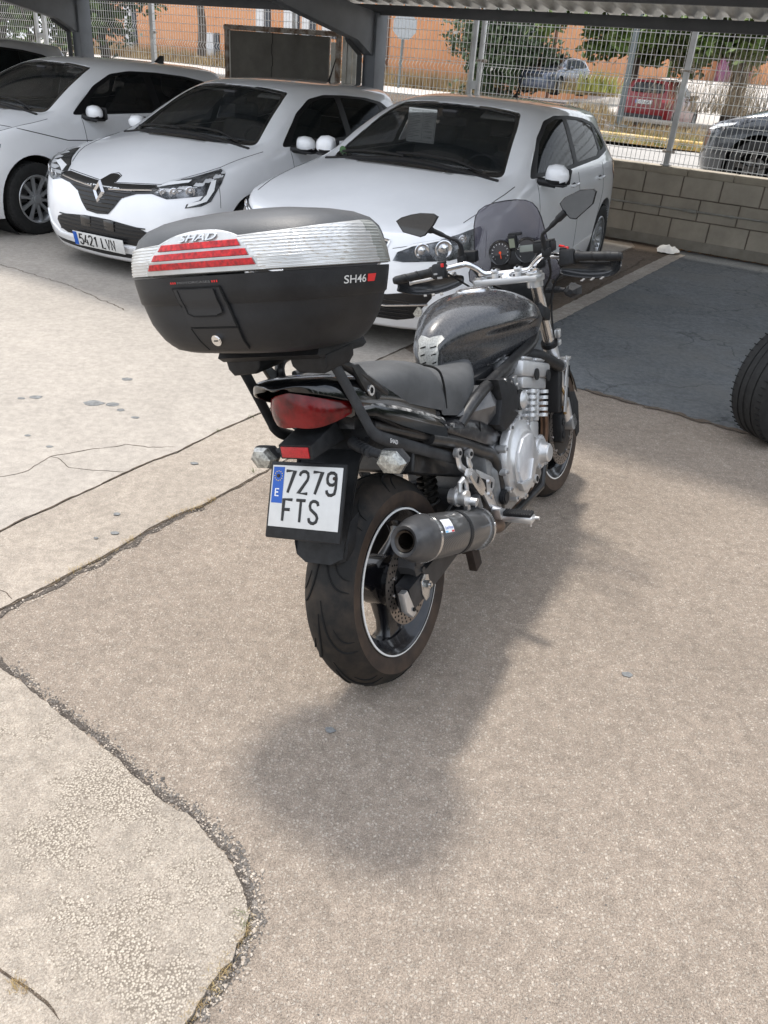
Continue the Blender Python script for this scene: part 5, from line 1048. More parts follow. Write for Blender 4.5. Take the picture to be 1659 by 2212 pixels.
for sg in (-1, 1):
    bx_ = lambda y: Z((1.12+(1.135-1.12)*(.40-y)/.13, sg*y, 1.043+(.055-.043)*(.40-y)/.13)) if y > .27 else Z((1.135+.02*(.27-y)/.10, sg*y, 1.055+.011*(.27-y)/.10))
    Q = lambda y: SR @ bx_(y)
    b = MB(); b.tube([Q(.405), Q(.40), Q(.385), Q(.38), Q(.29), Q(.283), Q(.275)], [.013, .0175, .0175, .0162, .0165, .0215, .0215], n=18)
    for k in range(16):
        a0 = k*.7; y_ = .295+.0052*k; c1 = Q(y_); c2 = Q(y_+.012); ax_ = (c2-c1).normalized(); u_ = ax_.orthogonal().normalized(); w_ = ax_.cross(u_)
        b.tube([c1+(u_*cos(a0+t)+w_*sin(a0+t))*.0168+ax_*t*.012 for t in (0, .5, 1, 1.5, 2)], .0013, n=4)
    grip = b.build('grip', BPLAS, bike, ang=50)
    b = MB(); b.tube([Q(.40), Q(.425)], [.017, .0165], n=18); b.tube([Q(.425), Q(.437)], [.0165, .012], n=18); b.build('bar_weight', BPLAS, grip)
    b = MB(); b.box(Q(.245)+Z((-.008, 0, -.004)), (.048, .055, .058), rot=Euler((0, .2, .12)), bev=.010); b.box(Q(.235)+Z((-.006, 0, .026)), (.03, .03, .012), bev=.004); sw = b.build('switch_gear', BPLAS, bike, ang=40)
    if sg > 0:
        b = MB(); b.box(Q(.222)+Z((-.034, 0, .018)), (.006, .012, .014), bev=.002); b.build('red_switch', REDP, sw)
        b = MB(); b.box(Q(.25)+Z((-.036, 0, -.008)), (.006, .014, .006)); b.box(Q(.235)+Z((-.036, 0, -.025)), (.006, .02, .008)); b.build('white_mark', mat('grey_mark', (.3, .3, .3), .5), sw)
    else:
        b = MB(); b.box(Q(.225)+Z((-.004, 0, .034)), (.012, .022, .008), rot=Euler((.3, 0, 0)), bev=.003); b.box(Q(.245)+Z((-.012, 0, .028)), (.014, .014, .012), bev=.003); b.build('red_switch', REDP, sw)
    # lever
    b = MB(); lp = [SR @ Z((1.175, sg*.20, 1.035)), SR @ Z((1.19, sg*.25, 1.03)), SR @ Z((1.18, sg*.32, 1.022)), SR @ Z((1.165, sg*.39, 1.018))]
    b.tube(smooth_path(lp, 5), [.008]*3+[.0062]*12+[.009], n=8); b.build('lever', BRUSH if sg > 0 else BPLAS, bike)
    # hand guard
    b = MB(); G_ = []
    for y, x, zt, zb in ((.19, 1.25, 1.02, .985), (.24, 1.265, 1.03, .968), (.30, 1.27, 1.035, .955), (.36, 1.26, 1.03, .955), (.40, 1.235, 1.025, .965), (.425, 1.19, 1.02, .985), (.432, 1.14, 1.035, 1.0)):
        G_.append([SR @ Z((x-.02, sg*y, zt)), SR @ Z((x, sg*y, (zt+zb)/2+.01)), SR @ Z((x-.004, sg*y, zb+.008)), SR @ Z((x-.03, sg*y, zb))])
    b.loft(G_, closed=False); o = b.build('hand_guard', mat('guard_black', (.02, .021, .023), .25, coat=.3), bike, ang=None); submod(o, 2); m_ = o.modifiers.new('s', 'SOLIDIFY'); m_.thickness = .004
    b = MB()
    for k in range(3): c_ = SR @ Z((1.238, sg*(.28+.035*k), .957)); b.box(c_+Z((-.018, 0, .0)), (.016, .012, .003), rot=Euler((0, -.4, .6*sg)))
    b.build('guard_vent', mat('vent_grey', (.2, .2, .2), .5), o if False else bike)
    # mirror
    if sg > 0: out = [(.363, 1.260), (.339, 1.270), (.30, 1.275), (.261, 1.276), (.211, 1.268), (.193, 1.255), (.214, 1.229), (.254, 1.196), (.273, 1.193), (.341, 1.218)]; root = [(1.16, .165, 1.075), (1.15, .158, 1.13), (1.13, .165, 1.158), (1.12, .19, 1.172), (1.09, .235, 1.205), (1.07, .25, 1.215)]
    else: out = [(-.268, 1.244), (-.288, 1.261), (-.347, 1.279), (-.395, 1.277), (-.404, 1.268), (-.390, 1.232), (-.325, 1.189), (-.303, 1.194), (-.278, 1.222)]; root = [(1.11, -.192, 1.075), (1.09, -.19, 1.13), (1.08, -.195, 1.152), (1.08, -.215, 1.165), (1.07, -.25, 1.19), (1.065, -.285, 1.215)]
    if sg < 0: out = out[::-1]
    cy, cz = sum(p[0] for p in out)/len(out), sum(p[1] for p in out)/len(out)
    mirr = (lambda y, z, dx, k: Z((1.05+dx+.25*(y-cy)*(1 if sg < 0 else -.2), cy+(y-cy)*k, cz+(z-cz)*k)))
    b = MB(); b.loft([[mirr(y, z, dx, k) for y, z in out] for dx, k in ((-.002, 1.0), (.0, 1.035), (.010, 1.0), (.02, .8), (.026, .4))]); mh = b.build('mirror', BPLAS, bike, ang=50)
    b = MB(); b.add([mirr(y, z, -.0035, .965) for y, z in out], [tuple(range(len(out)))]); b.build('mirror_glass', mat('mirror_glass', (.11, .125, .145), .03, 1.), mh, ang=None)
    b = MB(); b.tube(smooth_path(root, 4), [.009]*6+[.0065]*8+[.009]*3+[.013]*4, n=10); b.cyl(Z(root[0])-Z((0, 0, .015)), Z(root[0])+Z((0, 0, .05)), .012, n=12); b.box(Z(root[0])+Z((0, 0, .01)), (.03, .03, .03), bev=.005); b.build('mirror_stem', BPLAS, mh)
# reservoirs, gauges, screen, headlight
b = MB(); b.box((1.235, .172, 1.085), (.05, .072, .042), rot=Euler((.05, 0, .1)), bev=.004); rs_ = b.build('clutch_reservoir', BPLAS, bike, ang=40)
b = MB(); b.lathe([(.010, .0), (.012, 0), (.012, .002), (.010, .002)], (1.205, .19, 1.085), 'x', 24); b.build('cap_ring', mat('grey_mark', (.3, .3, .3), .5), rs_)
b = MB(); b.box((1.15, -.172, 1.10), (.05, .074, .036), bev=.005); b.box((1.15, -.172, 1.12), (.045, .068, .008), bev=.002); b.build('brake_reservoir', BPLAS, bike, ang=40)
b = MB(); b.tube(smooth_path([SV(1.2, .14, 1.045), SV(1.22, .10, .99), (1.28, .06, .94)], 4), .004, n=6); b.tube(smooth_path([SV(1.2, -.16, 1.05), SV(1.26, -.15, .98), (1.32, -.08, .9)], 4), .005, n=6); b.tube(smooth_path([SV(1.15, .22, 1.04), SV(1.25, .16, .96), (1.2, .08, .9)], 4), .004, n=6); b.tube(smooth_path([SV(1.16, -.22, 1.04), SV(1.28, -.2, 1.0), (1.33, -.12, .88), (1.35, -.12, .5)], 5), .004, n=6); b.build('cables', BPLAS, bike)
b = MB(); b.box((1.315, 0, 1.03), (.04, .22, .05), bev=.012); b.cyl((1.33, .056, 1.075), (1.285, .056, 1.082), .046, n=40); b.cyl((1.33, -.052, 1.075), (1.285, -.052, 1.082), .046, n=40); b.box((1.305, .0, 1.06), (.05, .06, .06), bev=.01)
db = b.build('instrument_housing', BPLAS, bike, ang=40)
for y, dk in ((.056, 1), (-.052, 0)):
    b = MB(); b.lathe([(.038, 0), (.041, -.004), (.046, -.006), (.0475, 0), (.047, .008)], (1.284, y, 1.082), 'x', 48); bz = b.build('gauge_bezel', mat('bezel', (.015, .015, .016), .25, coat=.4), db)
    b = MB(); b.cyl((1.2855, y, 1.082), (1.2835, y, 1.082), .039, n=40); face = b.build('gauge_face', mat('dark_face', (.045, .045, .05), .3), bz) if dk else b.build('gauge_face', mat('dark_face', (.045, .045, .05), .3), bz)
    if dk:
        b = MB(); b.box((1.282, y-.001, 1.071), (.001, .0026, .032), rot=Euler((-.1, 0, 0))); b.cyl((1.283, y, 1.082), (1.2805, y, 1.082), .005, n=14); b.build('needle', mat('needle_red', (.8, .08, .02), .5), bz)
        b = MB()
        for k in range(13): a = radians(225-22.5*k); b.box((1.282, y+.033*cos(a), 1.082+.033*sin(a)), (.001, .0016, .006), rot=Euler((-(pi/2-a), 0, 0)))
        b.build('dial_mark', PWHT, bz)
    else:
        b = MB(); b.box((1.2825, y-.002, 1.088), (.002, .058, .024), bev=.0004); b.build('display', mat('lcd_grey', (.2, .22, .2), .3), bz)
        b = MB()
        for k in range(9): a = radians(200-10*k+200); b.box((1.282, y+.034*cos(a), 1.082+.034*sin(a)), (.001, .0014, .004), rot=Euler((-(pi/2-a), 0, 0)))
        b.build('dial_mark', PWHT, bz)
b = MB(); b.box((1.275, -.003, 1.118), (.018, .034, .052), rot=Euler((0, -.15, 0)), bev=.003); b.box((1.278, -.014, 1.145), (.02, .052, .012), bev=.003); gp = b.build('gear_display', BPLAS, bike, ang=40)
b = MB(); b.box((1.2645, -.003, 1.114), (.002, .022, .034), rot=Euler((0, -.15, 0))); b.build('display', mat('lcd_green', (.19, .21, .16), .3), gp)
b = MB(); hwz = [(.955, .165), (.985, .19), (1.02, .187), (1.06, .172), (1.10, .158), (1.15, .15), (1.20, .142), (1.235, .130), (1.257, .112), (1.270, .085), (1.277, .045), (1.279, 0.001)]
hwz = [(z-.010*(z-.955)/.324, w*(.93 if z > 1.03 else .97)) for z, w in hwz]
ring_ = []; nu = 14
for z, hw in hwz: ring_.append([SV(1.375-.30*(z-.955)-1.6*(hw*u)**2, hw*u+.004, z) for u in [(-1+2*i/nu) for i in range(nu+1)]])
b.loft(ring_, closed=False)
SCR = mat('smoked_screen', (.12, .115, .15), .05, trans=0, alpha=.53, spec=.6)
scr = b.build('windscreen', SCR, bike, ang=60); m_ = scr.modifiers.new('s', 'SOLIDIFY'); m_.thickness = .003
b = MB(); b.tube([r[0] for r in ring_]+[r[-1] for r in ring_[::-1]][1:], .0022, n=5); b.tube([ring_[4][0], ring_[4][2]*.5+ring_[5][2]*.5, ring_[2][3], ring_[1][5]], .003, n=5); b.build('screen_edge', HOLE, scr)
b = MB(); S_ = []
for x, w, h in ((1.32, .06, .05), (1.36, .10, .09), (1.40, .12, .105), (1.455, .118, .10)): S_.append([SV(x, w*cos(2*pi*i/28), .895+h*sin(2*pi*i/28)) for i in range(28)])
b.loft(S_); hl = b.build('headlight', BPLAS, bike, ang=50)
b = MB(); b.loft([[SV(x, w*cos(2*pi*i/28), .895+h*sin(2*pi*i/28)) for i in range(28)] for x, w, h in ((1.456, .112, .095), (1.48, .09, .075), (1.49, .03, .025))]); b.build('lens', CLEAR, hl)
for sg in (-1, 1):
    b = MB(); b.tube([(1.36, sg*.09, .915), (1.35, sg*.12, .915), (1.335, sg*.178, .913)], [.012, .011, .0085], n=10)
    for k in range(5): b.tube([(1.355-.003*k, sg*(.105+.011*k), .915), (1.354-.003*k, sg*(.109+.011*k), .915)], .0135, n=10)
    C_ = Z((1.33, sg*.206, .910)); o6 = [(-.034, 0), (-.006, .028), (.032, .012), (.031, -.016), (-.002, -.03), (-.028, -.016)]
    b.loft([[C_+Z((dx, sg*q[0]*-1*k if sg > 0 else q[0]*-1*k*-1*-1, q[1]*k)) for q in o6] for dx, k in ((-.03, .35), (-.02, .8), (.01, 1.05), (.02, 1.))])
    fi = b.build('indicator', GPLAS, bike, ang=30)
    b = MB(); b.loft([[C_+Z((dx, q[0]*k, q[1]*k)) for q in o6] for dx, k in ((.02, .95), (.03, .7))]); b.build('lens', CLEAR, fi, ang=30)
# front mudguard, caliper
b = MB(); S_ = []
for i in range(15):
    a = radians(165-i*10.5); r = .322; S_.append([Z((1.47+(r-.02*abs(u)**2-(.03 if abs(u) == 1 else 0))*cos(a), .072*u, .30+(r-.02*abs(u)**2-(.03 if abs(u) == 1 else 0))*sin(a))) for u in (-1, -.9, -.5, 0, .5, .9, 1)])
b.loft(S_, closed=False)
o = b.build('front_mudguard', GLOSS, bike, ang=None); submod(o, 1); m_ = o.modifiers.new('s', 'SOLIDIFY'); m_.thickness = .004
for sg in (-1, 1):
    b = MB(); b.prism([(1.36, .40), (1.42, .40), (1.40, .26), (1.35, .28)], 'y', sg*.065, sg*.115, bev=.01); b.cyl((1.385, sg*.115, .36), (1.385, sg*.119, .36), .016, n=16); b.cyl((1.378, sg*.115, .305), (1.378, sg*.119, .305), .016, n=16); b.build('front_caliper', BPLAS, bike, ang=40)
b = MB(); b.tube(smooth_path([(1.40, -.12, .40), (1.38, -.14, .45), (1.37, -.12, .52)], 4), .005, n=6); b.cyl((1.385, -.125, .395), (1.385, -.12, .43), .008, n=8); b.build('brake_hose', mat('brass', (.25, .16, .07), .4, .8), bike)
b = MB(); b.prism([(1.43, .48), (1.50, .46), (1.54, .40), (1.53, .27), (1.49, .26), (1.46, .34)], 'y', -.135, -.131, bev=.001); b.cyl((1.52, -.137, .335), (1.52, -.13, .335), .01, n=12); b.build('fork_shield', BPLAS, bike)
# luggage rack
for sg in (-1, 1):
    b = MB(); pth = smooth_path([(-.245, .148, 1.034), (-.222, .152, 1.005), (-.165, .154, .87), (-.150, .154, .835), (-.11, .153, .803), (.0, .15, .748), (.285, .153, .598)] if sg > 0 else [(-.235, sg*.126, 1.035), (-.215, sg*.13, 1.0), (-.148, sg*.137, .862), (-.13, sg*.14, .825), (-.095, sg*.143, .795), (.0, sg*.147, .745), (.285, sg*.153, .598)], 5); b.tube(pth, .017, n=12, ry=.007, up=(0, 1, 0)); 
    for v in b.bm.verts: pass
    ra = b.build('rack_arm', FRAMEM if False else GPLAS, bike, ang=40)
    b = MB(); b.cyl((.262, sg*.150, .612), (.262, sg*.158, .612), .012, n=12); b.build('bolt', POL, ra)
    b = MB(); b.prism([(sg*y_, z_) for y_, z_ in ((.045, 1.058), (.152, 1.058), (.149, 1.030), (.135, 1.014), (.065, 1.018), (.048, 1.034))], 'x', -.285, -.165, bev=.006, seg=3); b.build('rack_foot', BPLAS, bike, ang=40)
    b = MB(); gp_ = [(-.085, sg*.125, .93), (-.112, sg*.128, .965), (-.106, sg*.128, .998), (-.07, sg*.126, 1.010), (.03, sg*.12, .998), (.09, sg*.115, .965), (.10, sg*.115, .93)] if sg > 0 else [(-.03, -.13, .895), (-.07, -.133, .925), (-.12, -.13, .965), (-.165, -.125, 1.0), (-.20, -.12, 1.02)]
    b.tube(smooth_path(gp_, 5), .012, n=10, ry=.015, up=(0, 1, 0)); b.prism([(-.17, 1.0), (-.14, 1.0), (-.05, .905), (-.075, .887), (-.13, .93)], 'y', sg*.128, sg*.142, bev=.003)
    gr = b.build('grab_rail', FRAMEM, bike, ang=40)
    b = MB(); b.lathe([(.008, -.002), (.0135, -.002), (.0145, .002), (.006, .002)], (-.108, sg*.1435, .925), 'y', 20); b.build('bolt', POL, gr)
    b = MB(); b.cyl((-.108, sg*.142, .925), (-.108, sg*.1436, .925), .008, n=12); b.cyl((-.08, sg*.142, .903), (-.08, sg*.1436, .903), .009, n=12); b.build('bolt_hole', HOLE, gr)
b = MB(); vs, fs, w_ = text_mesh('SHAD', .011, 0, offset=.004); d_ = Z((.285-.0, 0, .598-.745)).normalized(); TMx = Matrix(((d_.x, -d_.z, 0, -.075), (0, 0, -1, -.1545), (d_.z, d_.x, 0, .776), (0, 0, 0, 1))); b.add([TMx @ v for v in vs], fs); b.build('lettering', PWHT, bike, ang=None)
b = MB(); b.prism([(-.315, 1.066), (-.30, 1.084), (-.11, 1.062), (-.10, 1.044), (-.12, 1.038), (-.30, 1.054)], 'y', -.15, .15, bev=.006); b.build('rack_plate', BPLAS, bike, ang=40)
# ------------------------------------------------------------------ top case (its own frame follows the rack: seam plane tilts forward)
TC = Matrix.Translation((-.268, 0, 1.255)) @ Matrix.Rotation(.035, 4, 'X') @ Matrix.Rotation(.119, 4, 'Y')
tcase = empty('top_case', mw=BW @ TC, label='large black motorcycle top case with ribbed silver panel and red reflectors on the rear rack', cat='top case')
tcase.parent = None
NE = 3.1
LV = [(-.168, .11, .13, .01), (-.166, .15, .185, .010), (-.158, .171, .215, .008), (-.135, .187, .240, .005), (-.10, .197, .266, .002), (-.06, .198, .283, .0), (-.056, .201, .287, 0), (-.012, .207, .294, 0), (.0, .208, .295, 0), (.03, .207, .293, 0), (.06, .200, .287, .001), (.08, .192, .278, .003), (.098, .176, .258, .006), (.112, .150, .222, .01), (.121, .118, .175, .012), (.127, .08, .118, .014), (.130, .03, .05, .015)]
LV = [(h*1.03 if h < 0 else h, d*.985, w*.98, c) for h, d, w, c in LV]
def lvl(h):
    for a, c in zip(LV, LV[1:]):
        if a[0] <= h <= c[0]: t = (h-a[0])/(c[0]-a[0]); return tuple(a[i]+(c[i]-a[i])*t for i in range(4))
    return LV[-1] if h > 0 else LV[0]
def bpt(th, h, off=0., bulge=True):
    _, d, w, cx = lvl(h); c_, s_ = cos(th), sin(th)
    x = d*(abs(c_)**(2/NE))*(1 if c_ > 0 else -1); y = w*(abs(s_)**(2/NE))*(1 if s_ > 0 else -1)
    n = Z((x/(d*d), y/(w*w), 0)).normalized(); return Z((x+cx, y, h))+n*off
def th_y(y, h, rear=True):
    "angle on the rear face whose y is the given one"
    _, d, w, cx = lvl(h); s = max(-1, min(1, y/w)); a = math.asin(abs(s)**(NE/2)); a = pi-a if s >= 0 else -(pi-a); return a % (2*pi)
nT = 96
def ringh(h, off=0.): return [bpt(2*pi*i/nT+.0001, h, off) for i in range(nT)]
b = MB(); b.loft([ringh(h) for h in (-.173, -.171, -.168, -.164, -.153, -.141, -.125, -.106, -.085, -.064, -.0605)]+[ringh(h, .0015) for h in (-.0585, -.03, -.012, -.004)]+[ringh(-.0035, -.004)]); body = b.build('case_base', mat('case_black', (.010, .0105, .012), .46, spec=.35, col2=(.018, .019, .021), vscale=12, bump=.35, bscale=650), tcase, ang=50)
b = MB(); b.loft([ringh(.0, -.003)]+[ringh(h) for h in (.0005, .01, .03, .05, .06, .07, .08, .09, .098, .105, .112, .117, .121, .1245, .127, .129, .130)]); b.build('case_lid', mat('lid_grey', (.035, .037, .039), .42, col2=(.07, .072, .075), vscale=5, thr=(.3, .75), bump=.4, bscale=520), tcase, ang=60)
# silver panel: from the left flank round the back to the right flank
def ptop(th):
    "height of the panel top edge at angle th"
    y = bpt(th, .03).y; x = bpt(th, .03).x
    if x > .16: return .0
    if y >= 0: base = .058+.012*(1-y/.29)
    else: base = .066+.012*min(1, -y/.29)+(.012*min(1, max(0, (x+.18)/.2)) if y < -.2 else 0)
    tg = 0
    if x < -.12 and abs(y) < .158: tg = .088*sqrt(max(0, 1-(y/.158)**2))**.75
    return max(base, tg)
def ribs(h, y, x): return .0012*(1 if (h/.0062) % 1 < .5 else -.2)
b = MB(); a0 = radians(70); a1 = radians(305); na, nh = 150, 60; vs = []; yy = []
for i in range(na+1):
    th_ = a0+(a1-a0)*i/na; tp = ptop(th_); P_ = bpt(th_, .03)
    if P_.y < 0 and P_.x > .0: tp = tp*max(.02, min(1, (.115-P_.x)/.05)) if P_.x > .065 else tp
    for j in range(nh+1):
        h = .0015+(tp-.0015)*j/nh; intongue = abs(P_.y) < .158*sqrt(max(0, 1-(h/.089)**2)) if P_.x < -.1 else False
        off = .0035+(0 if intongue else ribs(h, P_.y, P_.x)); off = off*(.3 if j in (0, nh) else 1); vs.append(bpt(th_, h, off))
        yy.append(intongue)
b.add(vs, [(i*(nh+1)+j, (i+1)*(nh+1)+j, (i+1)*(nh+1)+j+1, i*(nh+1)+j+1) for i in range(na) for j in range(nh)])
b.bm.verts.ensure_lookup_table(); idx = {v: k for k, v in enumerate(b.bm.verts)}
for f in b.bm.faces:
    c_ = f.calc_center_median()
    f.material_index = 1 if all(yy[idx[v]] for v in f.verts) else (2 if (c_.y < -.2 and c_.x > .015-(.075-c_.z)*-.4) else 0)
SILV = mat('silver_ribbed', (.62, .62, .61), .3, .55, col2=(.5, .5, .49), vscale=7, thr=(.3, .7)); TONG = mat('clear_cover', (.50, .50, .49), .18, .4, coat=.6, col2=(.38, .38, .37), vscale=10); SCUF = mat('scuffed_silver', (.33, .34, .32), .5, .3, col2=(.22, .225, .21), vscale=22, thr=(.35, .65))
pan = b.build('silver_panel', [SILV, TONG, SCUF], tcase, ang=30, recalc=False)
def on_case(y, h, off): return bpt(th_y(y, h), h, off)
for h0, hwt, hwb in ((.050, .103, .112), (.031, .124, .132), (.012, .140, .146)):
    b = MB(); n = 40; vs = []
    for i in range(n+1):
        u = -1+2*i/n
        for j, (hh, wd, of) in enumerate(((0, hwb, .0045), (.001, hwb, .0062), (.0125, hwt, .0062), (.0135, hwt, .0045))): vs.append(on_case(u*wd, h0+hh, of+(.0006 if i % 2 else 0)*(j in (1, 2))))
    b.add(vs, [(i*4+j, (i+1)*4+j, (i+1)*4+j+1, i*4+j+1) for i in range(n) for j in range(3)]); b.build('red_reflector', REDB, pan, ang=15, recalc=False)
def case_text(txt, yc, h, size, name, m, parent, off=.006, side=False, fit=None, shear=0., offs=0., depth=.0012, rise=0.):
    vs, fs, w_ = text_mesh(txt, size, depth, shear=shear, offset=offs); k = (fit/w_) if fit else 1; b = MB(); P_ = []
    for v in vs:
        y = yc-(v.x*k-w_*k/2); P_.append(on_case(y, h+v.y+rise*(v.x*k/(w_*k)), off+v.z) if not side else None)
    b.add(P_, fs); return b.build(name, m, parent, ang=None)
case_text('SHAD', .0, .0665, .0135, 'maker_lettering', POL, pan, .0062, shear=.25, offs=.012, depth=.0015, fit=.10)
case_text('MOTORCASES', .018, -.0175, .0042, 'small_lettering', mat('grey_ink', (.16, .16, .16), .5), body, .0025, fit=.092, depth=.0001)
b = MB()
for s_ in (-1, 1):
    for k in range(3): y = .018+s_*(.052+.0062*k); b.add([on_case(y+dy, -.0175+dh, .0026) for dy, dh in ((-.0018, 0), (.0018, 0), (.0018, .0042), (-.0018, .0042))], [(0, 1, 2, 3)])
b.build('red_marks', REDP, body, ang=None, recalc=False)
# SH46 on the right flank
def flank(x, h, off):
    _, d, w, cx = lvl(h); c_ = max(-1, min(1, (x-cx)/d)); a = math.acos((abs(c_)**(NE/2))*(1 if c_ > 0 else -1)); return bpt(-a, h, off)
vs, fs, w_ = text_mesh('SH46', .0155, .0, offset=.012); b = MB(); b.add([flank(-.085+v.x*(.075/w_), -.036+v.y, .0026) for v in vs], fs); b.build('model_lettering', mat('silver_ink', (.55, .55, .53), .4), body, ang=None, recalc=False)
b = MB(); b.add([flank(x, h, .0026) for x, h in ((-.004, -.036), (.024, -.036), (.030, -.0205), (-.004, -.0205))], [(0, 1, 2, 3)]); b.build('red_badge', REDP, body, ang=None, recalc=False)
# latch panel, lock
LTC = mat('latch_black', (.012, .0125, .014), .5, bump=.3, bscale=600)
def cpatch(b, poly, off, step=.01):
    q = bmesh.new(); q.faces.new([q.verts.new((y, h, 0)) for y, h in poly])
    for k, ax_ in ((0, Z((1, 0, 0))), (1, Z((0, 1, 0)))):
        lo, hi = min(p[k] for p in poly), max(p[k] for p in poly); n = int((hi-lo)/step)
        for i in range(1, n+1): bmesh.ops.bisect_plane(q, geom=q.verts[:]+q.edges[:]+q.faces[:], plane_co=ax_*(lo+(hi-lo)*i/(n+1)), plane_no=ax_)
    q.verts.index_update(); base = [on_case(v.co.x, v.co.y, off) for v in q.verts]; b.add(base, [tuple(v.index for v in f.verts) for f in q.faces])
    bd = [v for v in q.verts if v.is_boundary]
    ed = [e for e in q.edges if e.is_boundary]
    for e in ed:
        a, c = e.verts; b.add([on_case(a.co.x, a.co.y, off), on_case(c.co.x, c.co.y, off), on_case(c.co.x, c.co.y, 0), on_case(a.co.x, a.co.y, 0)], [(0, 1, 2, 3)])
    q.free()
b = MB(); cpatch(b, [(.078, -.028), (-.05, -.028), (-.075, -.108), (.052, -.108)], .005); lt = b.build('latch', LTC, body, ang=30)
b = MB(); cpatch(b, [(.060, -.030), (-.035, -.030), (-.047, -.078), (-.03, -.084), (.03, -.084), (.045, -.078)], .0085); b.build('latch_handle', LTC, lt, ang=30)
b = MB(); cpatch(b, [(.05, -.112), (-.075, -.112), (-.078, -.158), (.03, -.160), (.045, -.135)], .004); b.build('latch_flap', LTC, lt, ang=30)
def cline(b, pts, r=.0011, off=.0042):
    for a, c in zip(pts, pts[1:]):
        n = 8; b.tube([on_case(a[0]+(c[0]-a[0])*i/n, a[1]+(c[1]-a[1])*i/n, off) for i in range(n+1)], r, n=4)
b = MB(); cline(b, [(.080, -.026), (-.052, -.026), (-.078, -.110), (.050, -.110), (.080, -.026)], .0016, .0035); cline(b, [(.062, -.030), (.046, -.080), (.03, -.086), (-.03, -.086), (-.049, -.080), (-.037, -.030)], .0012, .009); cline(b, [(-.077, -.112), (-.080, -.158)], .0014, .004); cline(b, [(.052, -.112), (.030, -.160)], .0014, .004); b.build('latch_gap', HOLE, lt)
p = on_case(-.012, -.136, .004); nrm = (on_case(-.012, -.136, 1.)-on_case(-.012, -.136, 0)).normalized(); nrm = (nrm+Z((0, 0, -.35))).normalized(); b = MB(); b.cyl(p-nrm*.004, p+nrm*.006, .0125, n=24); b.cyl(p+nrm*.006, p+nrm*.0075, .010, n=24); lk = b.build('lock', CHR, body)
b = MB(); b.box(p+nrm*.008, (.002, .010, .002)); b.build('keyhole', HOLE, lk)
# ================================================================== CARS (local frame: x forward from the front axle, y left, z up)
WHITE = mat('white_car_paint', (.80, .81, .83), .30, coat=1., coatr=.04, var=.03, vscale=3, spec=.5)
BGLOSS = mat('gloss_black_trim', (.008, .008, .009), .12, coat=.8); BTRIM = mat('black_trim', (.012, .012, .013), .5, bump=.2, bscale=300)
GLASS = mat('car_glass', (.012, .015, .016), .03, alpha=.40, spec=.7, coat=.3, coatr=.02); DGLASS = mat('tinted_glass', (.008, .009, .010), .04, alpha=.88, spec=.5)
SGLASS = mat('side_glass_tint', (.010, .012, .012), .04, alpha=.84, spec=.25, ior=1.22)
INTR = mat('interior_dark', (.05, .05, .054), .8); SEATC = mat('seat_cloth', (.10, .103, .11), .9); LGREY = mat('headlining', (.38, .38, .36), .9)
TYR = mat('car_tyre', (.016, .016, .016), .75, var=.3, vscale=30, bump=.3, bscale=200); RIMS = mat('alloy_silver', (.50, .51, .52), .3, .7, var=.05, vscale=10); RIMD = mat('alloy_dark', (.03, .03, .032), .35, .5)
LENSC = mat('headlamp_glass', (.10, .105, .11), .03, alpha=.22, spec=.9, coat=.8, coatr=.02); LAMPD = mat('lamp_dark', (.02, .021, .024), .2, .7, col2=(.34, .35, .37), vscale=7, thr=(.45, .62)); LAMPC = mat('lamp_chrome', (.7, .7, .72), .15, .95); DRL = mat('lamp_white', (.82, .83, .84), .25); TAILL = mat('tail_lamp', (.35, .01, .012), .15, coat=.7)
SURR = mat('satin_black_surround', (.008, .008, .009), .45, spec=.2)
LINEM = mat('panel_gap', (.03, .03, .032), .8)
def in_poly(p, poly):
    x, y = p; c = False; n = len(poly)
    for i in range(n):
        x1, y1 = poly[i]; x2, y2 = poly[i-1]
        if (y1 > y) != (y2 > y) and x < (x2-x1)*(y-y1)/(y2-y1)+x1: c = not c
    return c
def cut(bm, poly, ax, cond, mi):
    "slice bm along a closed 2D polygon seen along one axis and mark the faces inside with material mi"
    ia, ib = {'y': (0, 2), 'x': (1, 2)}[ax]; n = len(poly)
    cx_ = [p[0] for p in poly]; cy_ = [p[1] for p in poly]
    for i in range(n):
        a, c = poly[i], poly[(i+1) % n]; dx, dy = c[0]-a[0], c[1]-a[1]; L_ = hypot(dx, dy)
        if L_ < 1e-6: continue
        no = [0, 0, 0]; no[ia] = -dy/L_; no[ib] = dx/L_; co = [0, 0, 0]; co[ia] = a[0]; co[ib] = a[1]
        lo = (min(a[0], c[0])-.05, min(a[1], c[1])-.05); hi = (max(a[0], c[0])+.05, max(a[1], c[1])+.05)
        fs = []
        for f in bm.faces:
            vs = [v.co for v in f.verts]; 
            if max(v[ia] for v in vs) < lo[0] or min(v[ia] for v in vs) > hi[0] or max(v[ib] for v in vs) < lo[1] or min(v[ib] for v in vs) > hi[1]: continue
            if cond(f.calc_center_median(), f.normal): fs.append(f)
        g = list({v for f in fs for v in f.verts})+list({e for f in fs for e in f.edges})+fs
        bmesh.ops.bisect_plane(bm, geom=g, plane_co=co, plane_no=no, dist=1e-5)
    bm.normal_update()
    for f in bm.faces:
        m = f.calc_center_median()
        if cond(m, f.normal) and in_poly((m[ia], m[ib]), poly): f.material_index = mi
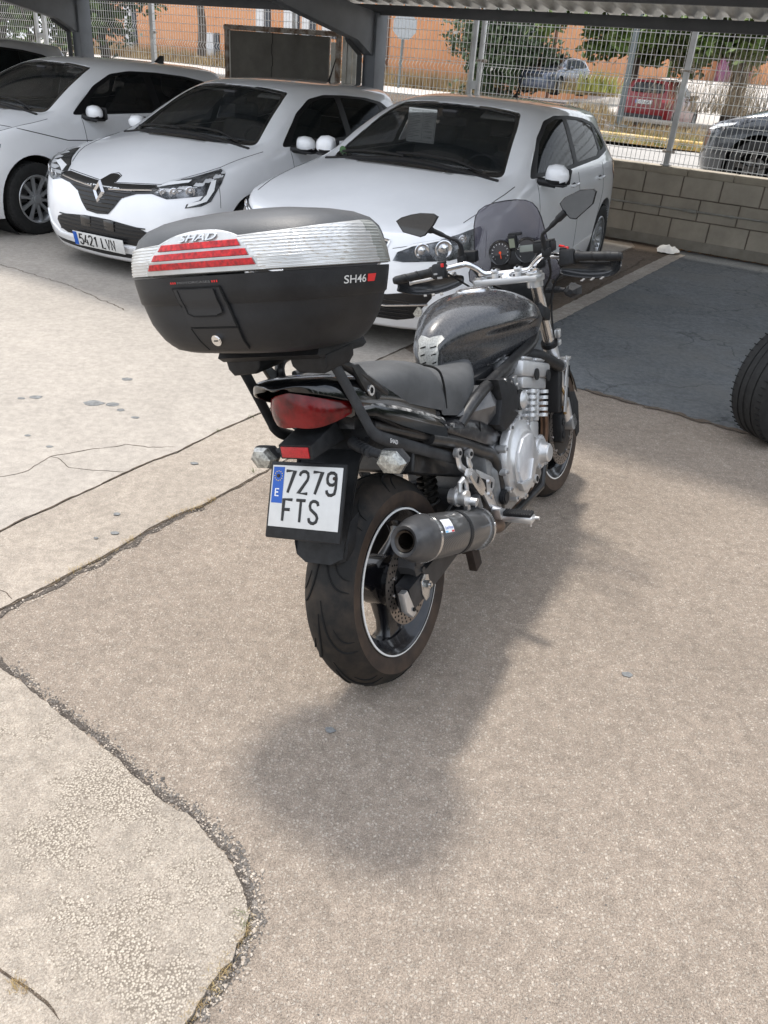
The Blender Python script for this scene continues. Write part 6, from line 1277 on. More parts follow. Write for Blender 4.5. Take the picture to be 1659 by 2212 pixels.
def rounded(poly, r=.03, k=4):
    out = []; n = len(poly)
    for i in range(n):
        p = Vector(poly[i][:2]); a = Vector(poly[i-1][:2]); c = Vector(poly[(i+1) % n][:2]); rr = poly[i][2] if len(poly[i]) > 2 else r
        d1 = (a-p); d2 = (c-p); rr = min(rr, d1.length*.45, d2.length*.45)
        if rr < .002: out.append(tuple(p)); continue
        s, e = p+d1.normalized()*rr, p+d2.normalized()*rr
        for j in range(k+1): t = j/k; out.append(tuple(s*(1-t)**2+p*2*t*(1-t)+e*t*t))
    return out
def cage(P):
    FO, WB, RO, HW, H = P['FO'], P['WB'], P['RO'], P['HW'], P['H']; kx = WB/2.60; kz = H/1.44; ky = HW/.895; nose = P.get('nose', 0.); RX = P.get('rx', .05)
    def X(x): return x if x >= 0 else x*kx
    ring = [(FO, 0), (FO-.02, .32), (FO-.085, .60), (FO-.25, .81), (.34, .88), (0, .895), (-.45, .892), (-.95, .893), (-1.5, .895), (-2.1, .895), (-2.60, .893), (-2.93-RX*.6, .865), (-3.12-RX, .79), (-3.20-RX, .58), (-3.235-RX, .30), (-3.24-RX, 0)]
    rowz = {0: [.17]*16, 1: [.30, .30, .30, .31, .32]+[.30]*11,
        2: [.50, .50, .51, .53, .55, .56, .56, .56, .56, .57, .60, .62, .62, .60, .60, .60],
        3: [.665, .665, .67, .69, .76, .80, .80, .80, .81, .83, .86, .88, .88, .86, .86, .86],
        4: [.735, .74, .755, .79, .865, .925, .955, .965, .975, .99, 1.01, 1.03, 1.03, 1.02, 1.015, 1.01]}
    inset = {0: .07, 1: .0, 2: .0, 3: .022, 4: .07}; fin = {0: .09, 1: .0, 2: .012, 3: .04, 4: .09}
    V = {}; verts = []
    def add(k, p): V[k] = len(verts); verts.append(Vector(p))
    for j in range(5):
        for k in range(16):
            x, y = ring[k]; ins = inset[j]*(1 if 4 <= k <= 11 else .6); z = rowz[j][k]*kz
            y2 = max(0, y-ins) if y > 0 else 0
            if k < 4: x -= fin[j]*(1 if k < 3 else .6)
            if k > 11: x += [.10, .02, .0, .03, .12][j]
            if j == 4 and 4 < k < 11: y2 = y-.075
            if j == 2 and 6 <= k <= 9: y2 -= .012
            if nose and k < 5 and j > 0: z += nose*(1-k/5)*(1 if j > 1 else .5)
            add(('b', j, k), (X(x), y2*ky, z))
    top = {5: {5: (.02, .72, .935), 6: (.05, .49, .965), 7: (.07, .25, .98), 8: (.075, 0, .985)},
           6: {5: (-.40, .745, .985), 6: (-.30, .56, 1.005), 7: (-.23, .29, 1.02), 8: (-.205, 0, 1.025)},
           7: {5: (-.93, .665, 1.27), 6: (-1.0, .53, 1.375), 7: (-.96, .27, 1.405), 8: (-.94, 0, 1.415)},
           8: {5: (-1.45, .645, 1.365), 6: (-1.45, .53, 1.428), 7: (-1.45, .27, 1.45), 8: (-1.45, 0, 1.455)},
           9: {5: (-2.1, .65, 1.365), 6: (-2.1, .54, 1.425), 7: (-2.12, .28, 1.447), 8: (-2.12, 0, 1.452)},
           10: {5: (-2.72-RX, .655, 1.30), 6: (-2.84-RX, .54, 1.385), 7: (-2.90-RX, .28, 1.41), 8: (-2.92-RX, 0, 1.415)}}
    for i in top:
        for j in top[i]:
            x, y, z = top[i][j]
            if i in (5, 6): z += nose*.3*(1 if i == 5 else 0)
            add(('t', i, j), (X(x), y*ky, z*kz))
    def T(i, j):
        if j == 4: return V[('b', 4, i)]
        if i == 4: return V[('b', 4, 8-j)]
        if i == 11: return V[('b', 4, 11+j-4)]
        return V[('t', i, j)]
    F = []
    for j in range(4):
        for k in range(15): F.append((V[('b', j, k)], V[('b', j, k+1)], V[('b', j+1, k+1)], V[('b', j+1, k)]))
    for i in range(4, 11):
        for j in range(4, 8): F.append((T(i, j), T(i+1, j), T(i+1, j+1), T(i, j+1)))
    cr = {}
    for k in range(5, 11): cr[(T(k, 4), T(k+1, 4))] = .35
    for j in range(5, 8): cr[(T(6, j), T(6, j+1))] = .75
    for k in range(4): cr[(V[('b', 4, k)], V[('b', 4, k+1)])] = .55
    for k in range(6, 10): cr[(T(k, 5), T(k+1, 5))] = .25 if k > 6 else .5
    for j in range(5, 8): cr[(T(10, j), T(10, j+1))] = .6
    return verts, F, cr
def car_body(P):
    vs, F, cr = cage(P); me = bpy.data.meshes.new('c'); n = len(vs); allv = list(vs); m_ = {}
    for i, v in enumerate(vs):
        if abs(v.y) < 1e-5: m_[i] = i
        else: m_[i] = len(allv); allv.append(Vector((v.x, -v.y, v.z)))
    faces = [tuple(f[::-1]) for f in F]+[tuple(m_[i] for i in f) for f in F]
    bm = bmesh.new(); bv = [bm.verts.new(v) for v in allv]
    for f in faces:
        try: bm.faces.new([bv[i] for i in f])
        except ValueError: pass
    cl_ = bm.edges.layers.float.new('crease_edge')
    for (a, c), w in cr.items():
        for p, q in ((a, c), (m_[a], m_[c])):
            e = bm.edges.get((bv[p], bv[q]))
            if e: e[cl_] = w
    bmesh.ops.recalc_face_normals(bm, faces=bm.faces); bm.to_mesh(me); bm.free(); o = bpy.data.objects.new('c', me); COL.objects.link(o); submod(o, P.get('lv', 3))
    dg = bpy.context.evaluated_depsgraph_get(); me2 = bpy.data.meshes.new_from_object(o.evaluated_get(dg)); COL.objects.unlink(o); bpy.data.objects.remove(o)
    bm = bmesh.new(); bm.from_mesh(me2)
    bmesh.ops.recalc_face_normals(bm, faces=bm.faces)
    top = max(bm.faces, key=lambda f: f.calc_center_median().z)
    if top.normal.z < 0: bmesh.ops.reverse_faces(bm, faces=bm.faces)
    for f in bm.faces: f.smooth = True
    return bm
def extract(bm, mis, off=0.):
    "copy the faces with given material indices into a new bmesh, moved inward by off"
    nb = bmesh.new(); mp = {}
    for f in bm.faces:
        if f.material_index in mis:
            vv = []
            for v in f.verts:
                if v not in mp: mp[v] = nb.verts.new(v.co-v.normal*off)
                vv.append(mp[v])
            q = nb.faces.new(vv); q.smooth = True
    return nb
def from_bm(bm, name, m, parent, ang=None, thick=0.):
    me = bpy.data.meshes.new(name); bm.to_mesh(me); bm.free(); me.materials.append(m)
    if ang: me.set_sharp_from_angle(angle=radians(ang))
    for p in me.polygons: p.material_index = 0
    o = bpy.data.objects.new(name, me); COL.objects.link(o); o.parent = parent
    if thick: md = o.modifiers.new('s', 'SOLIDIFY'); md.thickness = thick; md.offset = -1
    return o
def car_wheel(parent, x, y, R, sg, style, rr=.205, w=.20, name='wheel', steer=0.):
    c = Vector((x, y, R)); b = MB(); h = w/2; s = sg
    M = Matrix.Translation(c) @ Matrix.Rotation(steer, 4, 'Z')
    b.lathe([(rr, -h*.9), (rr-.012, -h*.6), (rr-.03, 0), (rr-.02, h*.6), (rr, h*.88), (rr+.006, h*.93), (rr+.002, h*.98), (rr-.010, h*.95)], (0, 0, 0), 'y', 48)
    ns = {'ten': 10, 'five': 5, 'multi': 10, 'black': 5}[style]
    for k in range(ns):
        a = 2*pi*k/ns+.2; d = Vector((cos(a), 0, sin(a))); t = Vector((-sin(a), 0, cos(a)))
        if style == 'ten': prof = [(.035, .020, .012), (.10, .015, .010), (rr-.005, .021, .008)]
        elif style == 'five': prof = [(.035, .030, .014), (.10, .026, .012), (rr-.005, .038, .010)]
        elif style == 'black': prof = [(.035, .030, .014), (.11, .030, .012), (rr-.005, .05, .010)]
        else: prof = [(.035, .014, .012), (.10, .009, .010), (rr-.005, .013, .008)]
        secs = [[d*r+t*ww*u+Vector((0, h*.72-.02*(1-r/rr)+hh*v, 0)) for u, v in ((-1, -1), (-.7, 1), (.7, 1), (1, -1))] for r, ww, hh in prof]
        b.loft(secs)
        if style == 'multi': b.loft([[d*r+t*(ww*u+.024*(r/rr)**2*2)+Vector((0, h*.72-.02*(1-r/rr)+hh*v, 0)) for u, v in ((-1, -1), (-.7, 1), (.7, 1), (1, -1))] for r, ww, hh in prof])
    b.cyl((0, h*.2, 0), (0, h*.72, 0), .05, n=24); b.cyl((0, h*.7, 0), (0, h*.8, 0), .032, n=20)
    for k in range(5): a = 2*pi*k/5; b.cyl((.048*cos(a), h*.7, .048*sin(a)), (.048*cos(a), h*.74, .048*sin(a)), .008, n=8)
    flip = Matrix.Diagonal((1, s, 1, 1))
    for v in b.bm.verts: v.co = M @ (flip @ v.co)
    rim = b.build(name, {'black': BGLOSS, 'multi': RIMS}.get(style, RIMS), parent, ang=40)
    b = MB(); b.lathe([(rr, -h*.9), (rr+.02, -h), (R-.03, -h*1.02), (R-.008, -h*.92), (R, -h*.75), (R, -h*.46), (R-.006, -h*.45), (R-.006, -h*.38), (R, -h*.37), (R, -.012), (R-.006, -.010), (R-.006, .010), (R, .012), (R, h*.37), (R-.006, h*.38), (R-.006, h*.45), (R, h*.46), (R, h*.75), (R-.008, h*.92), (R-.03, h*1.02), (rr+.03, h), (rr+.012, h*.97), (rr, h*.9)], (0, 0, 0), 'y', 64)
    for k in range(56):
        a = 2*pi*k/56
        for y0, y1 in ((h*.72, h*.97), (-h*.97, -h*.72)):
            b.box(Vector(((R-.002)*cos(a), (y0+y1)/2, (R-.002)*sin(a))), (.0052, y1-y0, .004), rot=Euler((0, -a, 0)), mi=1)
    for v in b.bm.verts: v.co = M @ (flip @ v.co)
    b.build('tyre', [TYR, HOLE], rim, ang=40)
    b = MB(); b.lathe([(.06, -.0), (.14, 0), (.14, -.02), (.06, -.02)], (0, 0, 0), 'y', 32); b.cyl((0, -h*.8, 0), (0, -h*.6, 0), rr, n=32, mi=1)
    for v in b.bm.verts: v.co = M @ (flip @ v.co)
    b.build('brake_disc', [mat('car_disc', (.2, .2, .2), .4, .8), HOLE], rim)
    return rim
def cdrape(b, bv, poly, d, off=.004, step=.03, mi=0, mirror=False, o=2.5):
    drape(b, poly, o, d, bv, off, step, mi)
    if mirror: drape(b, [(p[0], -p[1], p[2]) for p in poly][::-1], o, (d[0], -d[1], d[2]), bv, off, step, mi)
    return b
def surf_line(b, bv, pts, d, r=.003, off=0., mi=0, mirror=False, step=.04, ry=None):
    for s in ((1, -1) if mirror else (1,)):
        P_ = [Vector((p[0], p[1]*s, p[2])) for p in pts]; dd = Vector((d[0], d[1]*s, d[2])).normalized(); out = []
        for a, c in zip(P_, P_[1:]):
            n = max(1, int((c-a).length/step))
            for j in range(n): out.append(a.lerp(c, j/n))
        out.append(P_[-1]); q = []
        for p in out:
            h = bv.ray_cast(p-dd*2.0, dd)
            if h[0] is not None: q.append(h[0]+(h[1] if h[1].dot(dd) < 0 else -h[1])*off)
        if len(q) > 1: b.tube(q, r, n=5, mi=mi)
    return b
def interior(e, P):
    kx = P['WB']/2.6; b = MB()
    for y in (-.36, .36):
        for x0, dark in ((-1.45, 0), (-2.25, 0)):
            x = x0*kx
            b.box((x+.22, y, .50), (.50, .48, .16), bev=.05); b.box((x-.08, y, .80), (.16, .46, .55), rot=Euler((0, -.28, 0)), bev=.06); b.box((x-.17, y, 1.14), (.10, .25, .16), rot=Euler((0, -.2, 0)), bev=.04)
    s_ = b.build('seats', SEATC, e, ang=50)
    b = MB(); b.box((-.62*kx, 0, .86), (.36, 1.30, .18), rot=Euler((0, .12, 0)), bev=.05); b.box((-.45*kx, 0, .93), (.5, 1.3, .03)); b.box((-.9*kx, 0, .45), (.8, .26, .3), bev=.03); b.box((-1.3*kx, 0, .26), (2.9, 1.45, .05))
    b.box((-1.7, .74, .62), (2.2, .03, .6)); b.box((-1.7, -.74, .62), (2.2, .03, .6)); b.box((-2.75*kx, 0, .7), (.5, 1.4, .5)); b.build('dashboard', INTR, e, ang=50)
    b = MB(); pts = [Vector((-.86*kx+.07*sin(a), .36+.185*cos(a), .93+.17*sin(a))) for a in [2*pi*i/24 for i in range(24)]]; b.tube(pts, .014, n=8, closed=True); b.box((-.86*kx, .36, .92), (.03, .34, .05), bev=.01); b.build('steering_wheel', INTR, e, ang=50)
    b = MB(); b.box((-.98*kx, 0, 1.275*P['H']/1.44), (.04, .22, .065), bev=.015); b.box((-.93*kx, 0, 1.33*P['H']/1.44), (.10, .12, .05), bev=.01); b.build('rear_view_mirror', INTR, e, ang=50)
    b = MB(); b.box((-1.09*kx, .35, 1.335*P['H']/1.44), (.12, .32, .012), rot=Euler((0, .35, 0)), bev=.004); b.box((-1.12*kx, -.35, 1.35*P['H']/1.44), (.12, .32, .012), rot=Euler((0, .2, 0)), bev=.004); b.build('sun_visor', LGREY, e, ang=50)
def make_car(label, mw, P, cat='car', group=None, name='parked_car'):
    paint = P.get('paint', WHITE); FO, WB, HW, H = P['FO'], P['WB'], P['HW'], P['H']; kx = WB/2.60; kz = H/1.44; ky = HW/.895; R = P.get('R', .315)
    e = empty(name, mw=mw, label=label, cat=cat, group=group)
    bm = car_body(P); bv = BVHTree.FromBMesh(bm)
    X = lambda x: x if x >= 0 else x*kx
    side = lambda m, n: m.z > .5 and abs(m.y) > .40*ky and abs(n.y) > .12
    # side glass: black surround, then panes in it
    dlo = rounded([(X(x), z*kz) for x, z in P.get('dlo', [(-.54, .99), (-1.5, 1.0), (-2.35, 1.03), (-2.74, 1.08), (-2.74, 1.17), (-2.50, 1.295), (-2.2, 1.335), (-1.8, 1.358), (-1.45, 1.362), (-1.19, 1.33), (-.92, 1.225)])], .05)
    cut(bm, dlo, 'y', side, 2)
    for w in P.get('panes', [[(-.70, 1.018), (-1.60, 1.030), (-1.60, 1.338), (-1.42, 1.336), (-1.21, 1.305), (-.94, 1.198)], [(-1.70, 1.038), (-2.34, 1.058), (-2.42, 1.09), (-2.40, 1.28), (-2.1, 1.322), (-1.70, 1.336)], [(-2.48, 1.085), (-2.67, 1.115), (-2.66, 1.165), (-2.48, 1.27)]]):
        cut(bm, rounded([(X(x), z*kz) for x, z in w], .02), 'y', lambda m, n: side(m, n), 3)
    front = lambda m, n: m.x < X(-.15) and m.x > X(-1.25) and n.x > .12 and m.z > .96*kz
    ws = P.get('ws', [(0, 1.018), (.40, 1.005), (.655, .998), (.60, 1.13), (.535, 1.285), (.475, 1.372), (.25, 1.395), (0, 1.402)])
    def sym(p): return rounded([(y*ky, z*kz) for y, z in p if y > 0]+[(-y*ky, z*kz) for y, z in p[::-1] if y > 0], .035)
    cut(bm, sym(ws), 'x', front, 4)
    cut(bm, sym([(max(0.0001, y-(.022 if y else 0)), z+(.028 if z < 1.1 else (-.014 if z > 1.33 else 0))) for y, z in ws]), 'x', front, 5)
    rear = lambda m, n: m.x < X(-2.55) and n.x < -.2 and m.z > .9*kz
    cut(bm, sym([(.001, 1.06), (.50, 1.07), (.52, 1.12), (.44, 1.30), (.3, 1.325), (.001, 1.335)]), 'x', rear, 6)
    # wheel arches
    for ax_ in (0, -WB):
        n_ = 40; ra = R*1.17; cut(bm, [(ax_+ra*cos(2*pi*i/n_), R*1.03+ra*sin(2*pi*i/n_)) for i in range(n_)], 'y', lambda m, n: abs(m.y) > .5*HW, 7)
    # rear well covered: panels
    gb = extract(bm, {3}, .004)
    for f in gb.faces: f.material_index = 0
    build_each(gb, 'side_window', P.get('glass', SGLASS), e, None)
    gb = extract(bm, {2}, .001); [f_ for f_ in build_each(gb, 'window_surround', SURR, e, None)]
    gb = extract(bm, {5}, .003); from_bm(gb, 'windscreen', GLASS, e, thick=.003)
    gb = extract(bm, {4}, .001); from_bm(gb, 'windscreen_border', BGLOSS, e, thick=.010)
    gb = extract(bm, {6}, .002); from_bm(gb, 'rear_window', DGLASS, e, thick=.003)
    bmesh.ops.delete(bm, geom=[f for f in bm.faces if f.material_index in (2, 3, 4, 5, 6, 7)], context='FACES')
    # roll the arch edge inward
    bm.edges.ensure_lookup_table(); be = [ed for ed in bm.edges if ed.is_boundary and ed.verts[0].co.z < .85 and abs(ed.verts[0].co.y) > .5*HW and any(abs(hypot(ed.verts[0].co.x-a, ed.verts[0].co.z-R*1.03)-R*1.17) < .02 for a in (0, -WB))]
    r_ = bmesh.ops.extrude_edge_only(bm, edges=be)
    for v in [g for g in r_['geom'] if isinstance(g, bmesh.types.BMVert)]: v.co.y -= .10*(1 if v.co.y > 0 else -1)
    body = from_bm(bm, 'body', paint, e, ang=38); md = body.modifiers.new('s', 'SOLIDIFY'); md.thickness = .012; md.offset = -1; md.use_rim = True; body.data.materials.append(INTR); md.material_offset = 1
    # dark underside, wheel wells
    b = MB(); b.box((-WB/2-.1, 0, .235), (WB+.75, HW*1.72, .10)); b.box((-WB/2, 0, .32), (WB-.8, HW*1.7, .2)); b.box((FO-.45, 0, .45), (.5, HW*1.2, .4)); b.box((-.1, 0, .62), (.7, HW*1.1, .5)); b.box((-WB, 0, .55), (.8, HW*1.1, .5))
    for ax_ in (0, -WB):
        for s in (-1, 1): b.lathe([(R*1.16, s*(HW-.10)), (R*1.16, s*(HW-.38)), (.1, s*(HW-.38))], (ax_, 0, R*1.03), 'y', 32)
    b.build('underbody', mat('underbody_black', (.006, .006, .006), .95), e)
    for ax_ in (0, -WB):
        for s in (-1, 1): car_wheel(e, ax_, s*(HW-.125), R, s, P.get('wheel', 'ten'), name='wheel', rr=P.get('rr', .205), steer=P.get('steer', 0) if ax_ == 0 else 0)
    # panel gaps: doors, bonnet, handles
    b = MB(); dy = (0, -1, 0)
    for x0, x1 in ((-.66, -.62), (-1.655, -1.655)):
        surf_line(b, bv, [(X(x0), .8, .27), (X(x1), .8, .62), (X(x1-.01), .8, .97*kz)], dy, .0035, -.001, mirror=True)
    surf_line(b, bv, [(X(-.66), .8, .27), (X(-1.5), .8, .26), (X(-2.2), .8, .27)], dy, .0035, -.001, mirror=True)
    surf_line(b, bv, [(X(-2.2), .8, .27), (X(-2.30), .8, .55), (X(-2.42), .8, .78), (X(-2.44), .8, 1.0*kz)], dy, .0035, -.001, mirror=True)
    surf_line(b, bv, [(.38, .8, P.get('wing', .62)), (.36, .8, .78)], dy, .003, -.001, mirror=True)
    build_each(b, 'panel_gap', LINEM, e)
    if P.get('handles', 1):
        for s in (-1, 1):
            for x in (-1.50, -2.31):
                h = bv.ray_cast(Vector((X(x), s*2, .885*kz)), Vector((0, -s, 0)))
                if h[0] is None: continue
                b = MB(); p = h[0]; b.sphere(p+Vector((0, 0, 0)), .05, sc=(1.0, .14, .45), mi=1, n=12); b.tube(smooth_path([p+Vector((-.075, -s*.004, .004)), p+Vector((-.055, s*.028, .010)), p+Vector((.055, s*.028, .006)), p+Vector((.075, -s*.004, 0))], 4), .011, n=8, ry=.007, up=(0, 1, 0)); b.build('door_handle', [paint, BTRIM], e, ang=60)
    b = MB(); surf_line(b, bv, [(X(-.6), .8, .40), (X(-1.5), .8, .385), (X(-2.25), .8, .43)], dy, .004, -.0015, mirror=True); build_each(b, 'door_crease', paint, e)
    # door mirrors
    for s in (-1, 1):
        c = Vector((X(-.72), s*(HW+.035), 1.015*kz)); b = MB(); S_ = []; mk = P.get('mk', 1.)
        for t, w_, hh in ((-.105, .055, .040), (-.09, .085, .066), (-.03, .10, .078), (.04, .095, .072), (.085, .06, .045), (.10, .02, .015)):
            S_.append([c+Vector((w_*.62*(abs(cos(a))**.8)*(1 if cos(a) > 0 else -.7)+.02-.0*t, s*t*.80, .88*hh*mk*(abs(sin(a))**.85)*(1 if sin(a) > 0 else -.78))) for a in [2*pi*i/20 for i in range(20)]])
        b.loft(S_)
        for f in b.bm.faces: f.material_index = 1 if f.calc_center_median().z < c.z-.026 else 0
        o = b.build('door_mirror', [paint, BTRIM], e, ang=None)
        b = MB(); b.box(c+Vector((-.04, -s*.005, 0)), (.02, .17, .105), bev=.01); b.tube(smooth_path([(X(-.66), s*(HW-.10), .975*kz), (X(-.68), s*(HW-.03), .97*kz), (X(-.70), s*(HW+.03), .965*kz)], 4), .028, n=10); b.box(c+Vector((.01, -s*.01, -.055)), (.10, .15, .02), bev=.008); b.build('mirror_foot', BTRIM, o, ang=50)
        b = MB(); b.box(c+Vector((-.052, 0, 0)), (.003, .15, .09), bev=.001); b.build('mirror_glass', MATS['mirror_glass'], o)
    # wipers
    b = MB(); bb = bv
    for pts in ([(X(-.30), .52, 1.2), (X(-.33), .30, 1.2), (X(-.30), -.12, 1.2)], [(X(-.27), -.05, 1.2), (X(-.31), -.3, 1.2), (X(-.36), -.58, 1.2)]):
        surf_line(b, bv, [(p[0], p[1]*ky, p[2]*kz) for p in pts], (0, 0, -1), .008, .012)
    build_each(b, 'wiper', BTRIM, e)
    b = MB(); surf_line(b, bv, [(X(-.25), y*ky, 1.4) for y in (-.66, -.4, 0, .4, .66)], (0, 0, -1), .014, .0); b.build('cowl', BTRIM, e)
    # rear lamps, rear plate
    b = MB(); cdrape(b, bv, [(X(-2.82), .84*ky, .90*kz), (X(-2.95), .84*ky, 1.0*kz), (X(-3.05), .8*ky, .99*kz), (X(-3.2), .52*ky, .93*kz), (X(-3.2), .52*ky, .84*kz), (X(-3.0), .84*ky, .82*kz)], (1, -1.2, 0), .004, .03, mirror=True); build_each(b, 'tail_lamp', TAILL, e, 50)
    if P.get('interior', 1): interior(e, P)
    return e, bv, X, kx, ky, kz
def plate_obj(e, M, txt1, w=.52, h=.11, r=.006, name='number_plate', ch=.077, cw=.036, gap=.014, x0=-.195):
    b = MB(); b.box((0, 0, 0), (w, h, .006), bev=.003)
    for v in b.bm.verts: v.co = M @ v.co
    p = b.build(name, WPLATE, e)
    b = MB(); b.box((-w/2+.023, 0, .0035), (.04, h-.008, .002))
    for v in b.bm.verts: v.co = M @ v.co
    b.build('blue_band', PBLUE, p)
    b = MB(); strokes(b, txt1, M @ Matrix.Translation((x0, -ch/2, .0045)), ch, cw, gap, r); b.build('lettering', PBLK, p); return p
def lamp_parts(e, bv, poly, d, name='headlamp', mirror=True, bowls=(), drl=None, dark=True, depth=.05):
    "headlamp: dark bowl set into the body, bright parts, clear cover"
    for s in ((1, -1) if mirror else (1,)):
        pp = [(p[0], p[1]*s, p[2]) for p in poly]; pp = pp if s > 0 else pp[::-1]; dd = (d[0], d[1]*s, d[2])
        b = MB(); drape(b, pp, 2.0, dd, bv, .0015, .025); hl_ = b.build(name, LAMPD, e, ang=60)
        b = MB(); drape(b, pp, 2.0, dd, bv, .016, .025); cv_ = b.build('lamp_cover', LENSC, hl_, ang=60)
        for c, r in bowls:
            D = Vector(dd).normalized(); h = bv.ray_cast(Vector((c[0], c[1]*s, c[2]))-D*2, D)
            if h[0] is None: continue
            q = h[0]; b = MB(); up = D.orthogonal().normalized(); n_ = -D; sd_ = up.cross(n_); pr = [(r, .010), (r*.9, .0125), (r*.86, .010), (r*.6, .004), (r*.55, .006), (r*.3, .0135), (0.0001, .015)]
            b.loft([[q+n_*hh+up*rr*sin(2*pi*i/24)+sd_*rr*cos(2*pi*i/24) for i in range(24)] for rr, hh in pr], caps=False); b.build('lamp_bowl', LAMPC, hl_, ang=30)
        if drl:
            for strip in drl:
                b = MB(); sp_ = [(p[0], p[1]*s, p[2]) for p in strip]; drape(b, sp_ if s > 0 else sp_[::-1], 2.0, dd, bv, .019, .02); b.build('light_strip', DRL, hl_, ang=60)
# ------------------------------------------------------------------ the three white cars and the cars beyond the fence
def cmw(x, y, yaw, z=0., pitch=0.): return Matrix.Translation((x, y, z)) @ Matrix.Rotation(radians(yaw), 4, 'Z') @ Matrix.Rotation(pitch, 4, 'Y')
FR = (-1, 0, 0); DG = (-1, -.75, 0)
def both(p): return p+[(q[0], -q[1], q[2]) for q in p[::-1] if abs(q[1]) > 1e-4]
GRP = 'white cars parked under the carport'
# --- hatchback with the diamond badge
CL = dict(FO=.83, nose=-.035, WB=2.583, RO=.64, HW=.899, H=1.44, wheel='ten')
e1, bv1, X, kx, ky, kz = make_car('white hatchback with a diamond badge and a C shaped daylight lamp, second from the left', cmw(-2.035, 7.13, 244.4, -.03, .01), CL, group=GRP)
GRM = mat('grille_black', (.008, .008, .009), .35); LIPW = WHITE
b = MB(); gp = [(.8, .0, .512), (.8, .11, .522), (.8, .165, .575), (.8, .225, .648), (.8, .34, .688), (.8, .47, .703), (.8, .50, .735), (.8, .44, .752), (.8, .24, .738), (.8, .075, .728), (.8, .055, .765), (.8, .04, .772), (.8, 0., .776)]
cdrape(b, bv1, both(gp), FR, .004, .03); g = b.build('upper_grille', GRM, e1, ang=60)
b = MB()
for k in range(6):
    z = .535+.030*k; w = .10+.023*k*1.3 if k < 4 else .19+.05*(k-3)
    surf_line(b, bv1, [(1, -w, z), (1, 0, z-.004), (1, w, z)], FR, .0045, .006, step=.022)
b.build('grille_bars', BGLOSS, g)
b = MB()
for s in (-1, 1): surf_line(b, bv1, [(1, s*.085, .692), (1, s*.28, .705), (1, s*.455, .722)], FR, .006, .008)
b.build('chrome_strip', LAMPC, g)
q = bv1.ray_cast(Vector((3, 0, .668)), Vector((-1, 0, 0)))[0]; b = MB(); o4 = [(0, .090), (.058, 0), (0, -.090), (-.058, 0)]; i4 = [(0, .040), (.024, 0), (0, -.040), (-.024, 0)]
n_ = Vector((1, 0, .32)).normalized(); u_ = Vector((-.32, 0, 1)).normalized()
def bq(p, h): return q+Vector((0, p[0], 0))+u_*p[1]+n_*h
b.add([bq(p, .008) for p in o4]+[bq(((a[0]+c[0])/2, (a[1]+c[1])/2), .026) for a, c in zip(o4, i4)]+[bq(p, .012) for p in i4], [(i, (i+1) % 4, 4+(i+1) % 4, 4+i) for i in range(4)]+[(4+i, 4+(i+1) % 4, 8+(i+1) % 4, 8+i) for i in range(4)])
b.build('diamond_badge', LAMPC, e1, ang=10)
b = MB(); cdrape(b, bv1, both([(.8, 0, .325), (.8, .36, .322), (.8, .44, .345), (.8, .485, .40), (.8, .47, .43), (.8, .37, .462), (.8, .13, .485), (.8, 0, .487)]), FR, .003, .04); g = b.build('lower_grille', GRM, e1, ang=60)
b = MB()
for k in range(5):
    z = .345+.028*k; surf_line(b, bv1, [(1, -.44, z), (1, 0, z), (1, .44, z)], FR, .005, .005)
b.build('grille_bars', BTRIM, g)
b = MB()
for s in (-1, 1): b.box(bv1.ray_cast(Vector((3, s*.12, .44)), Vector((-1, 0, 0)))[0], (.02, .10, .08), bev=.004)
b.build('radar_cover', BGLOSS, g)
b = MB()
for s in (-1, 1): surf_line(b, bv1, [(1, s*.0, .30), (1, s*.46, .30), (1, s*.60, .36), (1, s*.66, .45)], FR, .012, .0)
b.build('bumper_lip', WHITE, e1)
b = MB(); cdrape(b, bv1, both([(.8, 0, .205), (.8, .55, .215), (.8, .60, .25), (.8, 0, .245)]), FR, .002, .05); b.build('bumper_valance', BTRIM, e1)
HL1 = [(.68, .44, .717), (.60, .46, .750), (.51, .52, .783), (.41, .62, .815), (.20, .73, .872), (.24, .80, .85), (.33, .83, .79), (.38, .832, .749), (.456, .824, .670), (.528, .791, .640), (.619, .706, .624), (.605, .712, .652), (.536, .775, .682), (.499, .791, .713), (.668, .58, .677), (.69, .454, .703)]
lamp_parts(e1, bv1, HL1, DG, bowls=(((.6, .60, .725), .035), ((.52, .69, .74), .036), ((.64, .53, .72), .026)), drl=[[(.377, .807, .812), (.422, .82, .742), (.496, .805, .672), (.609, .718, .631), (.594, .726, .659), (.529, .782, .677), (.484, .799, .718), (.419, .796, .805)], [(.645, .475, .733), (.56, .52, .768), (.47, .67, .793), (.50, .665, .778), (.60, .55, .752)]])
pq = bv1.ray_cast(Vector((3, 0, .305)), Vector((-1, 0, 0)))[0]
plate_obj(e1, frame(pq+Vector((.022, .012, 0)), (0, 1, 0), (.18, 0, 1)), '5421 LVN')
b = MB(); 
surf_line(b, bv1, [(1, -.47, .76), (1, -.24, .745), (1, -.075, .733), (1, -.055, .772), (1, 0, .784), (1, .055, .772), (1, .075, .733), (1, .24, .745), (1, .47, .76)], FR, .0035, 0)
surf_line(b, bv1, [(.47, .56, 1.2), (.30, .66, 1.2), (.18, .71, 1.2), (-.16, .75, 1.2), (-.30, .765, 1.2)], (0, 0, -1), .0035, -.001, mirror=True); build_each(b, 'bonnet_gap', LINEM, e1)
b = MB(); p = bv1.ray_cast(Vector((-2.55, .0, 3)), Vector((0, 0, -1)))[0]; b.tube([p, p+Vector((-.02, 0, .03)), p+Vector((-.13, 0, .21))], [.018, .010, .004], n=8); b.build('aerial', BTRIM, e1)
